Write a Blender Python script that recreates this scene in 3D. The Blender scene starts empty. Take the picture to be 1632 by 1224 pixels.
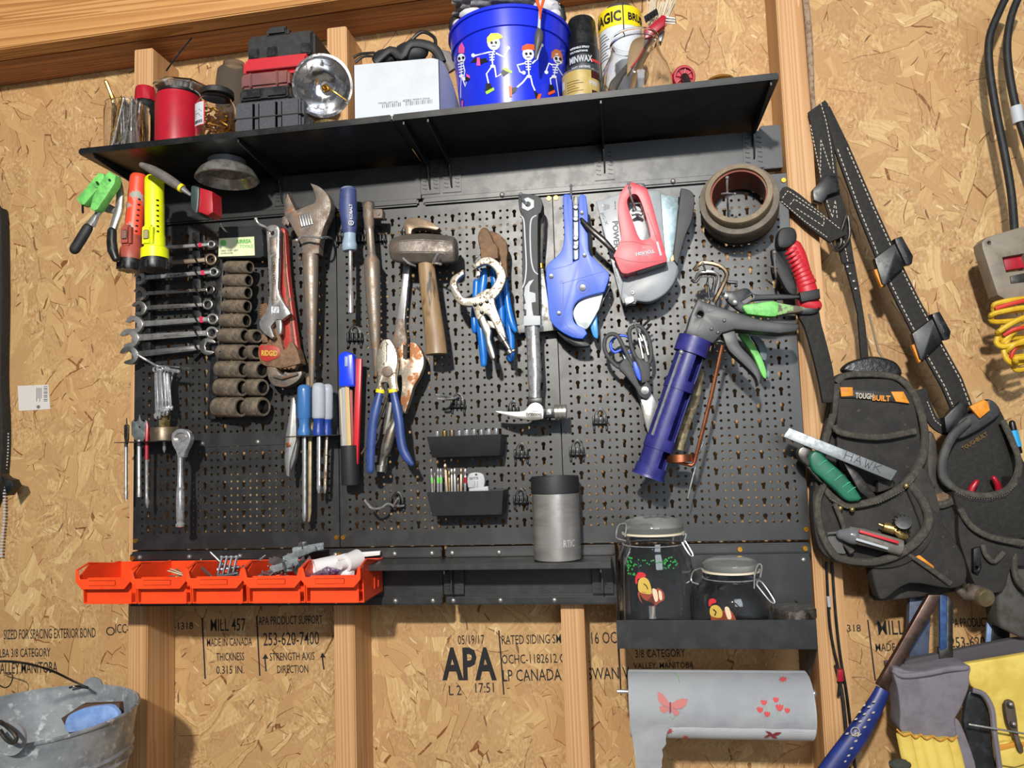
import bpy, bmesh, math, random
from mathutils import Vector, Matrix
random.seed(7)
PI = math.pi
sc = bpy.context.scene
COL = sc.collection

# ---------------------------------------------------------------- camera, light, exposure
CAM = Vector((.8807, -1.294, .1548)); FPX = 1225.0
RT = Vector((0.98947987, 0.14104902, -0.03216761)); UP = Vector((0.04406196, -0.0820323, 0.99565518)); FW = Vector((-0.1377974, 0.98659813, 0.08738421))
cd = bpy.data.cameras.new('camera'); cam = bpy.data.objects.new('camera', cd); COL.objects.link(cam)
mw = Matrix.Identity(4)
for i in range(3):
    mw[i][0] = RT[i]; mw[i][1] = UP[i]; mw[i][2] = -FW[i]; mw[i][3] = CAM[i]
cam.matrix_world = mw
cd.sensor_width = 36; cd.lens = FPX / 1632 * 36; cd.clip_start = .02
sc.camera = cam
w = bpy.data.worlds.new('world'); sc.world = w; w.use_nodes = True
w.node_tree.nodes['Background'].inputs[0].default_value = (.80, .88, 1.0, 1)
w.node_tree.nodes['Background'].inputs[1].default_value = .17
def area(name, loc, target, size, energy, color, size_y=None):
    l = bpy.data.lights.new(name, 'AREA'); l.energy = energy; l.color = color; l.size = size
    if size_y: l.shape = 'RECTANGLE'; l.size_y = size_y
    o = bpy.data.objects.new(name, l); COL.objects.link(o); o.location = loc
    o.rotation_euler = (Vector(target) - Vector(loc)).to_track_quat('-Z', 'Y').to_euler()
    return o
area('work_lamp', (.66, -2.7, 1.2), (.55, 0, .2), .10, 128, (1, .95, .87))
area('window_light', (1.36, -2.05, .70), (.95, 0, .3), .75, 22, (.82, .91, 1), 1.3)
sc.view_settings.view_transform = 'Standard'; sc.view_settings.look = 'None'
sc.view_settings.gamma = 1; sc.view_settings.use_curve_mapping = False
sc.view_settings.exposure = -0.38

# ---------------------------------------------------------------- helpers
def at(x, y, Y):
    d = FW * FPX + RT * (x - 816) + UP * (612 - y)
    return CAM + d * ((Y - CAM.y) / d.y)
def atz(x, y, Z):
    d = FW * FPX + RT * (x - 816) + UP * (612 - y)
    return CAM + d * ((Z - CAM.z) / d.z)
def pm(P): return (P - CAM).dot(FW) / FPX          # metres per pixel of the photo at P
def V(p):
    if isinstance(p, Vector): return p
    return at(p[0], p[1], p[2])
def lin(h):
    h = h.lstrip('#'); r = []
    for i in (0, 2, 4):
        c = int(h[i:i+2], 16) / 255
        r.append(c / 12.92 if c <= .04045 else ((c + .055) / 1.055) ** 2.4)
    return (*r, 1)
MC = {}
def M(name, c1, c2=None, sc_=60, lo=.45, hi=.6, r=.5, r2=None, m=0, m2=None, bump=0, bs=300, trans=0, ior=1.45, stretch=(1,1,1), c3=None, s3=200, lo3=.6, hi3=.7, coat=0, cior=1.5, crg=.1, alpha=1, spec=None):
    if name in MC: return MC[name]
    mt = bpy.data.materials.new(name); mt.use_nodes = True; nt = mt.node_tree; N = nt.nodes; L = nt.links
    b = N['Principled BSDF']; b.inputs['Roughness'].default_value = r; b.inputs['Metallic'].default_value = m
    b.inputs['Base Color'].default_value = lin(c1)
    if spec is not None: b.inputs['Specular IOR Level'].default_value = spec
    if trans: b.inputs['Transmission Weight'].default_value = trans; b.inputs['IOR'].default_value = ior
    if coat: b.inputs['Coat Weight'].default_value = coat; b.inputs['Coat Roughness'].default_value = crg; b.inputs['Coat IOR'].default_value = cior
    if alpha < 1: b.inputs['Alpha'].default_value = alpha
    tc = N.new('ShaderNodeTexCoord'); mp = N.new('ShaderNodeMapping'); mp.inputs['Scale'].default_value = stretch
    L.new(tc.outputs['Object'], mp.inputs['Vector'])
    def noise(s, det=4):
        n = N.new('ShaderNodeTexNoise'); n.inputs['Scale'].default_value = s; n.inputs['Detail'].default_value = det; n.inputs['Roughness'].default_value = .65
        L.new(mp.outputs[0], n.inputs['Vector']); return n
    def ramp(src, lo, hi):
        q = N.new('ShaderNodeMapRange'); q.inputs[1].default_value = lo; q.inputs[2].default_value = hi
        L.new(src, q.inputs[0]); return q.outputs[0]
    if c2:
        f = ramp(noise(sc_).outputs['Fac'], lo, hi)
        mx = N.new('ShaderNodeMix'); mx.data_type = 'RGBA'; L.new(f, mx.inputs[0]); mx.inputs[6].default_value = lin(c1); mx.inputs[7].default_value = lin(c2)
        out = mx.outputs[2]
        if c3:
            f3 = ramp(noise(s3).outputs['Fac'], lo3, hi3); m3 = N.new('ShaderNodeMix'); m3.data_type = 'RGBA'
            L.new(f3, m3.inputs[0]); L.new(out, m3.inputs[6]); m3.inputs[7].default_value = lin(c3); out = m3.outputs[2]
        L.new(out, b.inputs['Base Color'])
        if r2 is not None:
            q = N.new('ShaderNodeMapRange'); q.inputs[3].default_value = r; q.inputs[4].default_value = r2; L.new(f, q.inputs[0]); L.new(q.outputs[0], b.inputs['Roughness'])
        if m2 is not None:
            q = N.new('ShaderNodeMapRange'); q.inputs[3].default_value = m; q.inputs[4].default_value = m2; L.new(f, q.inputs[0]); L.new(q.outputs[0], b.inputs['Metallic'])
    if bump:
        bp = N.new('ShaderNodeBump'); bp.inputs['Strength'].default_value = bump; bp.inputs['Distance'].default_value = .002
        L.new(noise(bs, 3).outputs['Fac'], bp.inputs['Height']); L.new(bp.outputs[0], b.inputs['Normal'])
    MC[name] = mt; return mt

def B(): return bmesh.new()
def join(dst, src):
    me = bpy.data.meshes.new('t'); src.to_mesh(me); src.free(); dst.from_mesh(me); bpy.data.meshes.remove(me)
def finish(bm, name, mat, origin, keep=False):
    bmesh.ops.recalc_face_normals(bm, faces=bm.faces[:])
    for f in bm.faces: f.smooth = True
    for e in bm.edges:
        if len(e.link_faces) == 2 and e.calc_face_angle(0) > .62: e.smooth = False
    bmesh.ops.translate(bm, verts=bm.verts[:], vec=-origin)
    me = bpy.data.meshes.new(name); bm.to_mesh(me); bm.free(); me.materials.append(mat)
    return me
def tagp(o, label=None, cat=None, group=None, kind=None):
    if label: o['label'] = label
    if cat: o['category'] = cat
    if group: o['group'] = group
    if kind: o['kind'] = kind
class T:
    def __init__(s, name, label, cat, loc, group=None, kind=None):
        s.loc = V(loc); s.o = bpy.data.objects.new(name, None); COL.objects.link(s.o); s.o.location = s.loc; s.o.empty_display_size = .01
        tagp(s.o, label, cat, group, kind)
    def p(s, name, bm, mat, parent=None, label=None, kind=None):
        o = bpy.data.objects.new(name, finish(bm, name, mat, s.loc)); COL.objects.link(o); o.parent = parent or s.o
        tagp(o, label, None, None, kind); return o
def solo(name, label, cat, bm, mat, group=None, kind=None, loc=None):
    if loc is None:
        c = Vector((0, 0, 0))
        for v in bm.verts: c += v.co
        loc = c / max(1, len(bm.verts))
    loc = V(loc)
    o = bpy.data.objects.new(name, finish(bm, name, mat, loc)); COL.objects.link(o); o.location = loc
    tagp(o, label, cat, group, kind); return o
def copytree(o, loc=None, rot=None, label=None, group=None, scale=None):
    def rec(a, par):
        c = a.copy(); COL.objects.link(c)
        if par: c.parent = par
        for ch in a.children: rec(ch, c)
        return c
    r = rec(o, None)
    if loc is not None: r.location = V(loc)
    if rot is not None: r.rotation_euler = rot
    if scale is not None: r.scale = scale
    if label: r['label'] = label
    if group: r['group'] = group
    return r
def sm(pts, n=5, closed=True):
    """Catmull-Rom smoothing; a point with a third item 1 is a corner"""
    P = [(q[0], q[1]) for q in pts]; C = [len(q) > 2 and q[2] for q in pts]; out = []; k = len(P)
    for i in range(k if closed else k - 1):
        a, b, c, d = P[(i-1) % k], P[i], P[(i+1) % k], P[(i+2) % k]
        if not closed:
            if i == 0: a = b
            if i == k - 2: d = c
        if C[i]: a = b
        if C[(i+1) % k]: d = c
        if C[i] and C[(i+1) % k]: out.append(b); continue
        for j in range(n):
            t = j / n
            out.append(tuple(.5*((2*b[e]) + (-a[e]+c[e])*t + (2*a[e]-5*b[e]+4*c[e]-d[e])*t*t + (-a[e]+3*b[e]-3*c[e]+d[e])*t**3) for e in (0, 1)))
    if not closed: out.append(P[-1])
    return out
def circ(x, y, r, n=16, ry=None, a0=0): return [(x + r*math.cos(2*PI*i/n+a0), y + (ry or r)*math.sin(2*PI*i/n+a0)) for i in range(n)]
def plate(bm, poly, Y, t=.004, bev=.0008, seg=2, holes=(), Yf=None):
    """solid of an outline standing in the plane Y (front face), t deep; Yf(x,y) gives a tilted front"""
    q = bmesh.new()
    def loop(pl):
        vs = [q.verts.new(at(a[0], a[1], Y if Yf is None else Yf(a[0], a[1]))) for a in pl]
        return vs
    vs = loop(poly); hs = [loop(h) for h in holes]
    if hs:
        es = []
        for l in [vs] + hs:
            for i in range(len(l)): es.append(q.edges.new((l[i], l[(i+1) % len(l)])))
        bmesh.ops.triangle_fill(q, edges=es, use_beauty=True, use_dissolve=False)
    else: q.faces.new(vs)
    ff = q.faces[:]
    bmesh.ops.recalc_face_normals(q, faces=ff)
    if ff and sum((f.normal.y for f in ff)) > 0: bmesh.ops.reverse_faces(q, faces=ff)
    ext = bmesh.ops.extrude_face_region(q, geom=ff, use_keep_orig=True)
    nv = [g for g in ext['geom'] if isinstance(g, bmesh.types.BMVert)]
    bmesh.ops.translate(q, verts=nv, vec=(0, t, 0))
    if bev:
        fr = set(ff)
        ed = [e for e in q.edges if len(e.link_faces) == 2 and sum(f in fr for f in e.link_faces) == 1]
        try: bmesh.ops.bevel(q, geom=ed, offset=bev, segments=seg, affect='EDGES', clamp_overlap=True, profile=.5)
        except Exception: pass
    join(bm, q); return bm
def frame(d):
    d = d.normalized(); a = Vector((0, 1, 0)) if abs(d.y) < .9 else Vector((1, 0, 0))
    u = d.cross(a).normalized(); v = u.cross(d).normalized(); return u, v
def sweep(bm, pts, rad, n=10, flat=1, cap=True, closed=False, fl2=1):
    """tube through world points with radii (m)"""
    k = len(pts); rings = []
    for i in range(k):
        a = pts[(i-1) % k] if (i or closed) else pts[i]; b = pts[(i+1) % k] if (i < k-1 or closed) else pts[i]
        d = (b - a)
        if d.length < 1e-9: d = Vector((0, 0, 1))
        u, v = frame(d)
        if i and u.dot(pu) < 0: u = -u; v = -v
        pu = u
        r = rad[i] if isinstance(rad, (list, tuple)) else rad
        rings.append([bm.verts.new(pts[i] + u*r*fl2*math.cos(2*PI*j/n) + v*r*flat*math.sin(2*PI*j/n)) for j in range(n)])
    for i in range(k if closed else k-1):
        A, C = rings[i], rings[(i+1) % k]
        for j in range(n): bm.faces.new((A[j], A[(j+1) % n], C[(j+1) % n], C[j]))
    if cap and not closed: bm.faces.new(rings[0]); bm.faces.new(rings[-1][::-1])
    return bm
def tube(bm, pts, n=10, flat=1, rnd=False, smooth=0):
    """pts: (x, y, Y, r_px)"""
    if smooth:
        q = []
        k = len(pts)
        for i in range(k-1):
            a, b, c, d = pts[max(0, i-1)], pts[i], pts[i+1], pts[min(k-1, i+2)]
            for j in range(smooth):
                t = j/smooth
                q.append(tuple(.5*((2*b[e]) + (-a[e]+c[e])*t + (2*a[e]-5*b[e]+4*c[e]-d[e])*t*t + (-a[e]+3*b[e]-3*c[e]+d[e])*t**3) for e in range(4)))
        q.append(tuple(pts[-1])); pts = q
    W = [at(*p[:3]) for p in pts]; R = [p[3]*pm(w_) for p, w_ in zip(pts, W)]
    if rnd:
        d0 = (W[0]-W[1]).normalized(); d1 = (W[-1]-W[-2]).normalized()
        pre = [(W[0]+d0*R[0]*s, R[0]*c) for s, c in ((.95, .3), (.7, .7), (.35, .93))]
        post = [(W[-1]+d1*R[-1]*s, R[-1]*c) for s, c in ((.35, .93), (.7, .7), (.95, .3))]
        W = [a for a, _ in pre] + W + [a for a, _ in post]; R = [b for _, b in pre] + R + [b for _, b in post]
    return sweep(bm, W, R, n, flat)
def wire(bm, pts, r_m, n=8, smooth=4, cap=True):
    """pts (x,y,Y), constant radius in metres"""
    if smooth and len(pts) > 2:
        q = []; k = len(pts)
        for i in range(k-1):
            a, b, c, d = pts[max(0, i-1)], pts[i], pts[i+1], pts[min(k-1, i+2)]
            for j in range(smooth):
                t = j/smooth
                q.append(tuple(.5*((2*b[e]) + (-a[e]+c[e])*t + (2*a[e]-5*b[e]+4*c[e]-d[e])*t*t + (-a[e]+3*b[e]-3*c[e]+d[e])*t**3) for e in range(3)))
        q.append(tuple(pts[-1])); pts = q
    return sweep(bm, [at(*p) for p in pts], r_m, n, cap=cap)
def lathe(bm, p0, p1, prof, n=24, cap=True, flat=1):
    """revolve about the axis p0->p1 (world); prof: (t along axis 0..1, radius m)"""
    p0, p1 = V(p0), V(p1); d = p1 - p0; u, v = frame(d); rings = []
    for t, r in prof:
        rings.append([bm.verts.new(p0 + d*t + u*max(r, 1e-5)*math.cos(2*PI*j/n) + v*max(r, 1e-5)*flat*math.sin(2*PI*j/n)) for j in range(n)])
    for A, C in zip(rings, rings[1:]):
        for j in range(n): bm.faces.new((A[j], A[(j+1) % n], C[(j+1) % n], C[j]))
    if cap: bm.faces.new(rings[0]); bm.faces.new(rings[-1][::-1])
    return bm
def box(bm, x0, x1, y0, y1, z0, z1, bev=0, rot=None, seg=2):
    q = bmesh.new(); bmesh.ops.create_cube(q, size=1)
    c = Vector(((x0+x1)/2, (y0+y1)/2, (z0+z1)/2)); s = (abs(x1-x0), abs(y1-y0), abs(z1-z0))
    bmesh.ops.scale(q, vec=s, verts=q.verts[:])
    if bev: bmesh.ops.bevel(q, geom=q.edges[:], offset=bev, segments=seg, affect='EDGES', clamp_overlap=True)
    if rot: bmesh.ops.rotate(q, cent=(0, 0, 0), matrix=Matrix.Rotation(rot[1], 3, rot[0]), verts=q.verts[:])
    bmesh.ops.translate(q, vec=c, verts=q.verts[:]); join(bm, q); return bm
def pbox(bm, x0, x1, y0, y1, Y, t, bev=.001):
    return plate(bm, [(x0, y0), (x1, y0), (x1, y1), (x0, y1)], Y, t, bev)
def ball(bm, p, r, n=10, s=(1, 1, 1)):
    q = bmesh.new(); bmesh.ops.create_uvsphere(q, u_segments=n, v_segments=max(6, n*2//3), radius=r)
    bmesh.ops.scale(q, vec=s, verts=q.verts[:]); bmesh.ops.translate(q, vec=V(p), verts=q.verts[:]); join(bm, q); return bm
def textbm(s, h, thick=.0003, sx=1.0, shear=0, bold=0):
    c = bpy.data.curves.new('t', 'FONT'); c.body = s; c.size = h / .69; c.extrude = thick; c.resolution_u = 2; c.offset = bold; c.shear = shear
    o = bpy.data.objects.new('t', c); me = bpy.data.meshes.new_from_object(o)
    q = bmesh.new(); q.from_mesh(me); bpy.data.objects.remove(o); bpy.data.curves.remove(c); bpy.data.meshes.remove(me)
    for v in q.verts: v.co.x *= sx
    return q
def text(bm, s, x, y, hpx, Y, ang=0, wpx=None, thick=.0003, off=.0004, bold=0, shear=0, ctr=False):
    """text on the plane Y, baseline starting at pixel (x,y), cap height hpx; wpx sets total width; ang in image degrees (up positive)"""
    P = at(x, y, Y); k = pm(P); q = textbm(s, hpx*k, thick, 1, shear, bold*k)
    xs = [v.co.x for v in q.verts]; 
    if not xs: return bm
    x0, x1 = min(xs), max(xs)
    f = wpx*k/(x1-x0) if wpx else 1
    a = math.radians(ang); px = at(x+10*math.cos(a), y-10*math.sin(a), Y) - P; px.normalize()
    py = Vector((-px.z, 0, px.x))
    for v in q.verts:
        u = (v.co.x - x0)*f - ((x1-x0)*f/2 if ctr else 0); w_ = v.co.y; n = v.co.z
        v.co = P + px*u + py*w_ + Vector((0, -off - n, 0))
    join(bm, q); return bm
def cylwrap(q, C, R, tilt=None, ang0=0, out=.0004, Rf=None):
    """bend a flat bmesh (x,y in metres, z outwards) round a vertical cylinder centred C"""
    for v in q.verts:
        r = (Rf(v.co.y) if Rf else R); a = v.co.x / r + ang0; rr = r + out + v.co.z
        p = Vector((rr*math.sin(a), -rr*math.cos(a), v.co.y))
        v.co = C + p
    if tilt: 
        bmesh.ops.rotate(q, cent=C, matrix=tilt, verts=q.verts[:])
    return q
def flat(poly, t=.0004, sub=0):
    q = bmesh.new(); vs = [q.verts.new((a[0], a[1], 0)) for a in poly]; f = q.faces.new(vs)
    if sub:
        bmesh.ops.triangulate(q, faces=q.faces[:])
    e = bmesh.ops.extrude_face_region(q, geom=q.faces[:], use_keep_orig=True)
    bmesh.ops.translate(q, verts=[g for g in e['geom'] if isinstance(g, bmesh.types.BMVert)], vec=(0, 0, t)); return q
def strip2(pts, wd):
    """outline polygon of a polyline of width wd, px or m"""
    L_, R_ = [], []
    for i, p in enumerate(pts):
        a = pts[max(0, i-1)]; b = pts[min(len(pts)-1, i+1)]; dx, dy = b[0]-a[0], b[1]-a[1]; l = math.hypot(dx, dy) or 1
        ww = wd[i] if isinstance(wd, (list, tuple)) else wd
        L_.append((p[0]-dy/l*ww/2, p[1]+dx/l*ww/2)); R_.append((p[0]+dy/l*ww/2, p[1]-dx/l*ww/2))
    return L_ + R_[::-1]
# ---------------------------------------------------------------- materials of the place
def osb_mat():
    mt = bpy.data.materials.new('osb'); mt.use_nodes = True; nt = mt.node_tree; N = nt.nodes; L = nt.links; b = N['Principled BSDF']
    b.inputs['Roughness'].default_value = .62
    tc = N.new('ShaderNodeTexCoord')
    def vm(op, a, bb=None, s=None):
        n = N.new('ShaderNodeVectorMath'); n.operation = op
        for i, q in enumerate((a, bb)):
            if q is None: continue
            if isinstance(q, tuple): n.inputs[i].default_value = q
            else: L.new(q, n.inputs[i])
        if s is not None: n.inputs['Scale'].default_value = s
        return n.outputs[0]
    def mth(op, a, b_=0.0, clamp=False):
        n = N.new('ShaderNodeMath'); n.operation = op; n.use_clamp = clamp
        for i, q in enumerate((a, b_)):
            if isinstance(q, (int, float)): n.inputs[i].default_value = q
            else: L.new(q, n.inputs[i])
        return n.outputs[0]
    def vor(vec, s, feat='F1'):
        n = N.new('ShaderNodeTexVoronoi'); n.feature = feat; n.inputs['Scale'].default_value = s; n.voronoi_dimensions = '3D'; L.new(vec, n.inputs['Vector']); return n
    def noi(vec, s, d=3):
        n = N.new('ShaderNodeTexNoise'); n.inputs['Scale'].default_value = s; n.inputs['Detail'].default_value = d; L.new(vec, n.inputs['Vector']); return n
    base = vm('MULTIPLY', tc.outputs['Object'], (1, 0, 1))
    wob = vm('ADD', base, vm('SCALE', vm('SUBTRACT', noi(base, 14, 2).outputs['Color'], (.5, .5, .5)), s=.03))
    layers = []
    for k, (big, fl, off) in enumerate(((8, 17, 0), (13, 28, 3.7), (30, 60, 8.1))):
        v0 = vm('ADD', wob, (off, 0, off*1.3))
        cell = vor(v0, big)                                   # each chip has its own grain direction
        sep = N.new('ShaderNodeSeparateColor'); L.new(cell.outputs['Color'], sep.inputs[0])
        ang = mth('ADD', mth('MULTIPLY', mth('SUBTRACT', sep.outputs[0], .5), 2.6), 1.57)
        rot = N.new('ShaderNodeVectorRotate'); rot.rotation_type = 'Y_AXIS'; L.new(v0, rot.inputs['Vector']); L.new(ang, rot.inputs['Angle'])
        st = vm('MULTIPLY', rot.outputs[0], (.32, 0, 1.5))
        fv = vor(st, fl); s2 = N.new('ShaderNodeSeparateColor'); L.new(fv.outputs['Color'], s2.inputs[0])
        ed = vor(st, fl, 'DISTANCE_TO_EDGE')
        fib = noi(vm('MULTIPLY', rot.outputs[0], (12, 0, 260)), 1, 2)
        layers.append((s2.outputs[0], s2.outputs[1], ed.outputs['Distance'], fib.outputs['Fac'], sep.outputs[1]))
    m1 = mth('GREATER_THAN', layers[1][4], .58); m2 = mth('GREATER_THAN', layers[2][4], .70)
    def pick(i):
        a = N.new('ShaderNodeMix'); L.new(m1, a.inputs[0]); L.new(layers[0][i], a.inputs[2]); L.new(layers[1][i], a.inputs[3])
        c = N.new('ShaderNodeMix'); L.new(m2, c.inputs[0]); L.new(a.outputs[0], c.inputs[2]); L.new(layers[2][i], c.inputs[3]); return c.outputs[0]
    tone, tone2, edge, fib = pick(0), pick(1), pick(2), pick(3)
    cr = N.new('ShaderNodeValToRGB'); L.new(mth('ADD', mth('MULTIPLY', tone, .62), mth('MULTIPLY', mth('SUBTRACT', fib, .1), .55)), cr.inputs[0])
    e = cr.color_ramp.elements; e[0].position = 0; e[0].color = lin('9b764c'); e[1].position = 1; e[1].color = lin('d8bd88')
    for p, c in ((.16, 'ad8658'), (.45, 'b58e5f'), (.75, 'bf9a66')): q = e.new(p); q.color = lin(c)
    mx = N.new('ShaderNodeMix'); mx.data_type = 'RGBA'; mx.blend_type = 'MULTIPLY'
    L.new(cr.outputs[0], mx.inputs[6]); mx.inputs[7].default_value = lin('a88055')
    L.new(mth('MULTIPLY', mth('LESS_THAN', edge, .014), mth('GREATER_THAN', tone2, .55)), mx.inputs[0])
    # fine strands, pale dust and small dark gaps between the chips
    col = mx.outputs[2]
    def over(col, fac, c):
        m = N.new('ShaderNodeMix'); m.data_type = 'RGBA'; L.new(fac, m.inputs[0]); L.new(col, m.inputs[6]); m.inputs[7].default_value = lin(c); return m.outputs[2]
    clus = mth('MULTIPLY', mth('SUBTRACT', noi(base, 11, 3).outputs['Fac'], .40), 4.5, True)
    fine = noi(vm('MULTIPLY', wob, (1, 0, .6)), 210, 3).outputs['Fac']
    col = over(col, mth('MULTIPLY', mth('MULTIPLY', mth('SUBTRACT', fine, .50), 5, True), mth('MULTIPLY', clus, .55)), 'dcc49a')
    col = over(col, mth('MULTIPLY', mth('MULTIPLY', mth('SUBTRACT', .46, fine), 7, True), mth('MULTIPLY', clus, .55)), '8e643a')
    col = over(col, mth('MULTIPLY', mth('MULTIPLY', mth('SUBTRACT', noi(base, 4.5, 2).outputs['Fac'], .5), 3, True), .38), 'c08c55')
    for an, s_, th, den, c, amt in ((.2, 60, .12, .80, '5f3f26', .85), (1.1, 75, .10, .78, '6e4a2c', .8), (-.8, 70, .11, .80, '5a3a22', .85), (1.9, 95, .12, .70, '7d5632', .7), (-.3, 105, .12, .74, 'e2cda4', .7), (.75, 85, .13, .76, 'e0c89c', .7)):
        r_ = N.new('ShaderNodeVectorRotate'); r_.rotation_type = 'Y_AXIS'; L.new(vm('ADD', wob, (an*3, 0, an*5)), r_.inputs['Vector']); r_.inputs['Angle'].default_value = an
        sl = vor(vm('MULTIPLY', r_.outputs[0], (1, 0, .17)), s_); q2 = N.new('ShaderNodeSeparateColor'); L.new(sl.outputs['Color'], q2.inputs[0])
        col = over(col, mth('MULTIPLY', mth('MULTIPLY', mth('LESS_THAN', sl.outputs['Distance'], th), mth('GREATER_THAN', q2.outputs[0], den)), amt), c)
    L.new(col, b.inputs['Base Color'])
    bp = N.new('ShaderNodeBump'); bp.inputs['Strength'].default_value = .22; bp.inputs['Distance'].default_value = .002
    L.new(mth('ADD', tone, mth('MULTIPLY', fib, .4)), bp.inputs['Height']); L.new(bp.outputs[0], b.inputs['Normal'])
    return mt
def wood_mat(name, cols, axis, sc_=1.0, off=0):
    mt = bpy.data.materials.new(name); mt.use_nodes = True; nt = mt.node_tree; N = nt.nodes; L = nt.links; b = N['Principled BSDF']
    b.inputs['Roughness'].default_value = .6
    tc = N.new('ShaderNodeTexCoord'); mp = N.new('ShaderNodeMapping'); s = [34, 34, 34]; s[axis] = .45
    mp.inputs['Scale'].default_value = [q*sc_ for q in s]; mp.inputs['Location'].default_value = (off, off, off); L.new(tc.outputs['Object'], mp.inputs['Vector'])
    n1 = N.new('ShaderNodeTexNoise'); n1.inputs['Scale'].default_value = .8; n1.inputs['Detail'].default_value = 1; L.new(mp.outputs[0], n1.inputs['Vector'])
    mu = N.new('ShaderNodeMath'); mu.operation = 'MULTIPLY'; L.new(n1.outputs['Fac'], mu.inputs[0]); mu.inputs[1].default_value = 13
    sn = N.new('ShaderNodeMath'); sn.operation = 'FRACT'; L.new(mu.outputs[0], sn.inputs[0])
    n2 = N.new('ShaderNodeTexNoise'); n2.inputs['Scale'].default_value = 9; n2.inputs['Detail'].default_value = 3; L.new(mp.outputs[0], n2.inputs['Vector'])
    ad = N.new('ShaderNodeMath'); ad.operation = 'MULTIPLY_ADD'; L.new(n2.outputs['Fac'], ad.inputs[0]); ad.inputs[1].default_value = .45; L.new(sn.outputs[0], ad.inputs[2])
    cr = N.new('ShaderNodeValToRGB'); L.new(ad.outputs[0], cr.inputs[0]); e = cr.color_ramp.elements
    e[0].position = .1; e[0].color = lin(cols[0]); e[1].position = 1.15 if False else 1; e[1].color = lin(cols[2]); q = e.new(.55); q.color = lin(cols[1])
    L.new(cr.outputs[0], b.inputs['Base Color'])
    bp = N.new('ShaderNodeBump'); bp.inputs['Strength'].default_value = .25; bp.inputs['Distance'].default_value = .001; L.new(ad.outputs[0], bp.inputs['Height']); L.new(bp.outputs[0], b.inputs['Normal'])
    return mt
OSB = osb_mat()
STUD = wood_mat('stud_pine', ('cfa678', 'c59a6b', 'b58758'), 2)
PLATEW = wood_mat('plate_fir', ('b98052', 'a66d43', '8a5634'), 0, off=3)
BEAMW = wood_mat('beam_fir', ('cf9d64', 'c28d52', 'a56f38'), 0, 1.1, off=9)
INK = M('stamp_ink', '1b1a1c', r=.8)
BLK = M('black_painted_steel', '0d0e10', '131517', 30, r=.42, r2=.5, spec=.6, coat=.3, cior=1.7, crg=.42, bump=.0, bs=500)
BLKP = M('black_plastic', '111214', '1b1c1e', 60, r=.35, r2=.5)
BRASS = M('brass', 'd8a03c', 'c08a30', 200, r=.3, m=.9)
CHROME = M('chrome', 'd4d4d6', 'a9a8a8', 120, r=.16, r2=.3, m=.72)
STEEL = M('steel', 'a8a9ab', '8b8780', 80, r=.3, r2=.45, m=.7)

# ---------------------------------------------------------------- the setting
q = B(); box(q, -3, 3.6, .11, .121, -1.1, 1.5)
wall = solo('wall_back', 'oriented strand board sheathing behind the pegboard', 'wall', q, OSB, kind='structure', loc=Vector((0, .11, 0)))
def wallpart(name, bm, mat, **k):
    o = bpy.data.objects.new(name, finish(bm, name, mat, Vector((0, .11, 0)))); COL.objects.link(o); o.parent = wall; return o
def wt(*rows):
    q = B()
    for s, x, y, h, ww in rows[:]: text(q, s, x, y, h, .11, ang=1.2, wpx=ww, thick=.0002, off=.0002, bold=.06)
    wallpart('stamp_lettering', q, INK)
wt(('SIZED FOR SPACING EXTERIOR BOND', 6, 1019, 15, 160), ('ICC-', 184, 1009, 14, 23), ('NELBA 3/8 CATEGORY', -12, 1048, 13, 102), ('ALLEY,MANITOBA', 0, 1074, 17, 101))
wt(('NER-1318', 252, 1004, 11, 60), ('MILL 457', 336, 1006, 19, 59), ('MADE IN CANADA', 330, 1030, 12, 76), ('THICKNESS', 345, 1053, 12, 47), ('0.315 IN.', 345, 1074, 12, 47))
wt(('APA PRODUCT SUPPORT', 412, 996, 13, 107), ('253-620-7400', 420, 1029, 20, 93), ('STRENGTH AXIS', 430, 1053, 12, 75), ('DIRECTION', 442, 1073, 12, 52))
wt(('05/19/17', 730, 1027, 14, 43), ('L 2', 716, 1108, 15, 20), ('17:51', 758, 1104, 15, 30))
q = B(); text(q, 'APA', 705, 1082, 47, .11, ang=0, wpx=88, off=.0002, bold=2.2, thick=.0002); wallpart('stamp_lettering', q, INK)
wt(('RATED SIDING SMOOTH', 800, 1027, 14, 130), ('OCHC-1182612 CSA-032', 800, 1058, 14, 140), ('LP CANADA LTD SWAN V', 802, 1086, 18, 200), ('16 OC', 943, 1026, 18, 40))
wt(('3/8 CATEGORY', 1013, 1048, 12, 78), ('VALLEY, MANITOBA', 1010, 1066, 9, 94))
wt(('1318', 1345, 1007, 11, 26), ('MILL', 1400, 1012, 22, 40), ('MADE IN', 1396, 1038, 12, 44), ('APA PRODUCT', 1510, 1000, 14, 62), ('253-620', 1515, 1032, 16, 52))
q = B()
for a in (((322, 985), (327, 1082)), ((409, 982), (414, 1077)), ((795, 1005), (803, 1107)), ((1383, 988), (1395, 1085)), ((422, 1045), (424, 1070)), ((513, 1042), (516, 1067))):
    plate(q, strip2(a, 2.2), .1096, .0004, 0)
plate(q, [(418, 1050), (423, 1042), (428, 1050)], .1096, .0004, 0); plate(q, [(510, 1048), (514, 1040), (519, 1048)], .1096, .0004, 0)
plate(q, circ(176, 1006, 7, 14), .1096, .0004, 0, holes=[circ(176, 1006, 5.2, 12)])
wallpart('stamp_lines', q, INK)
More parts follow.
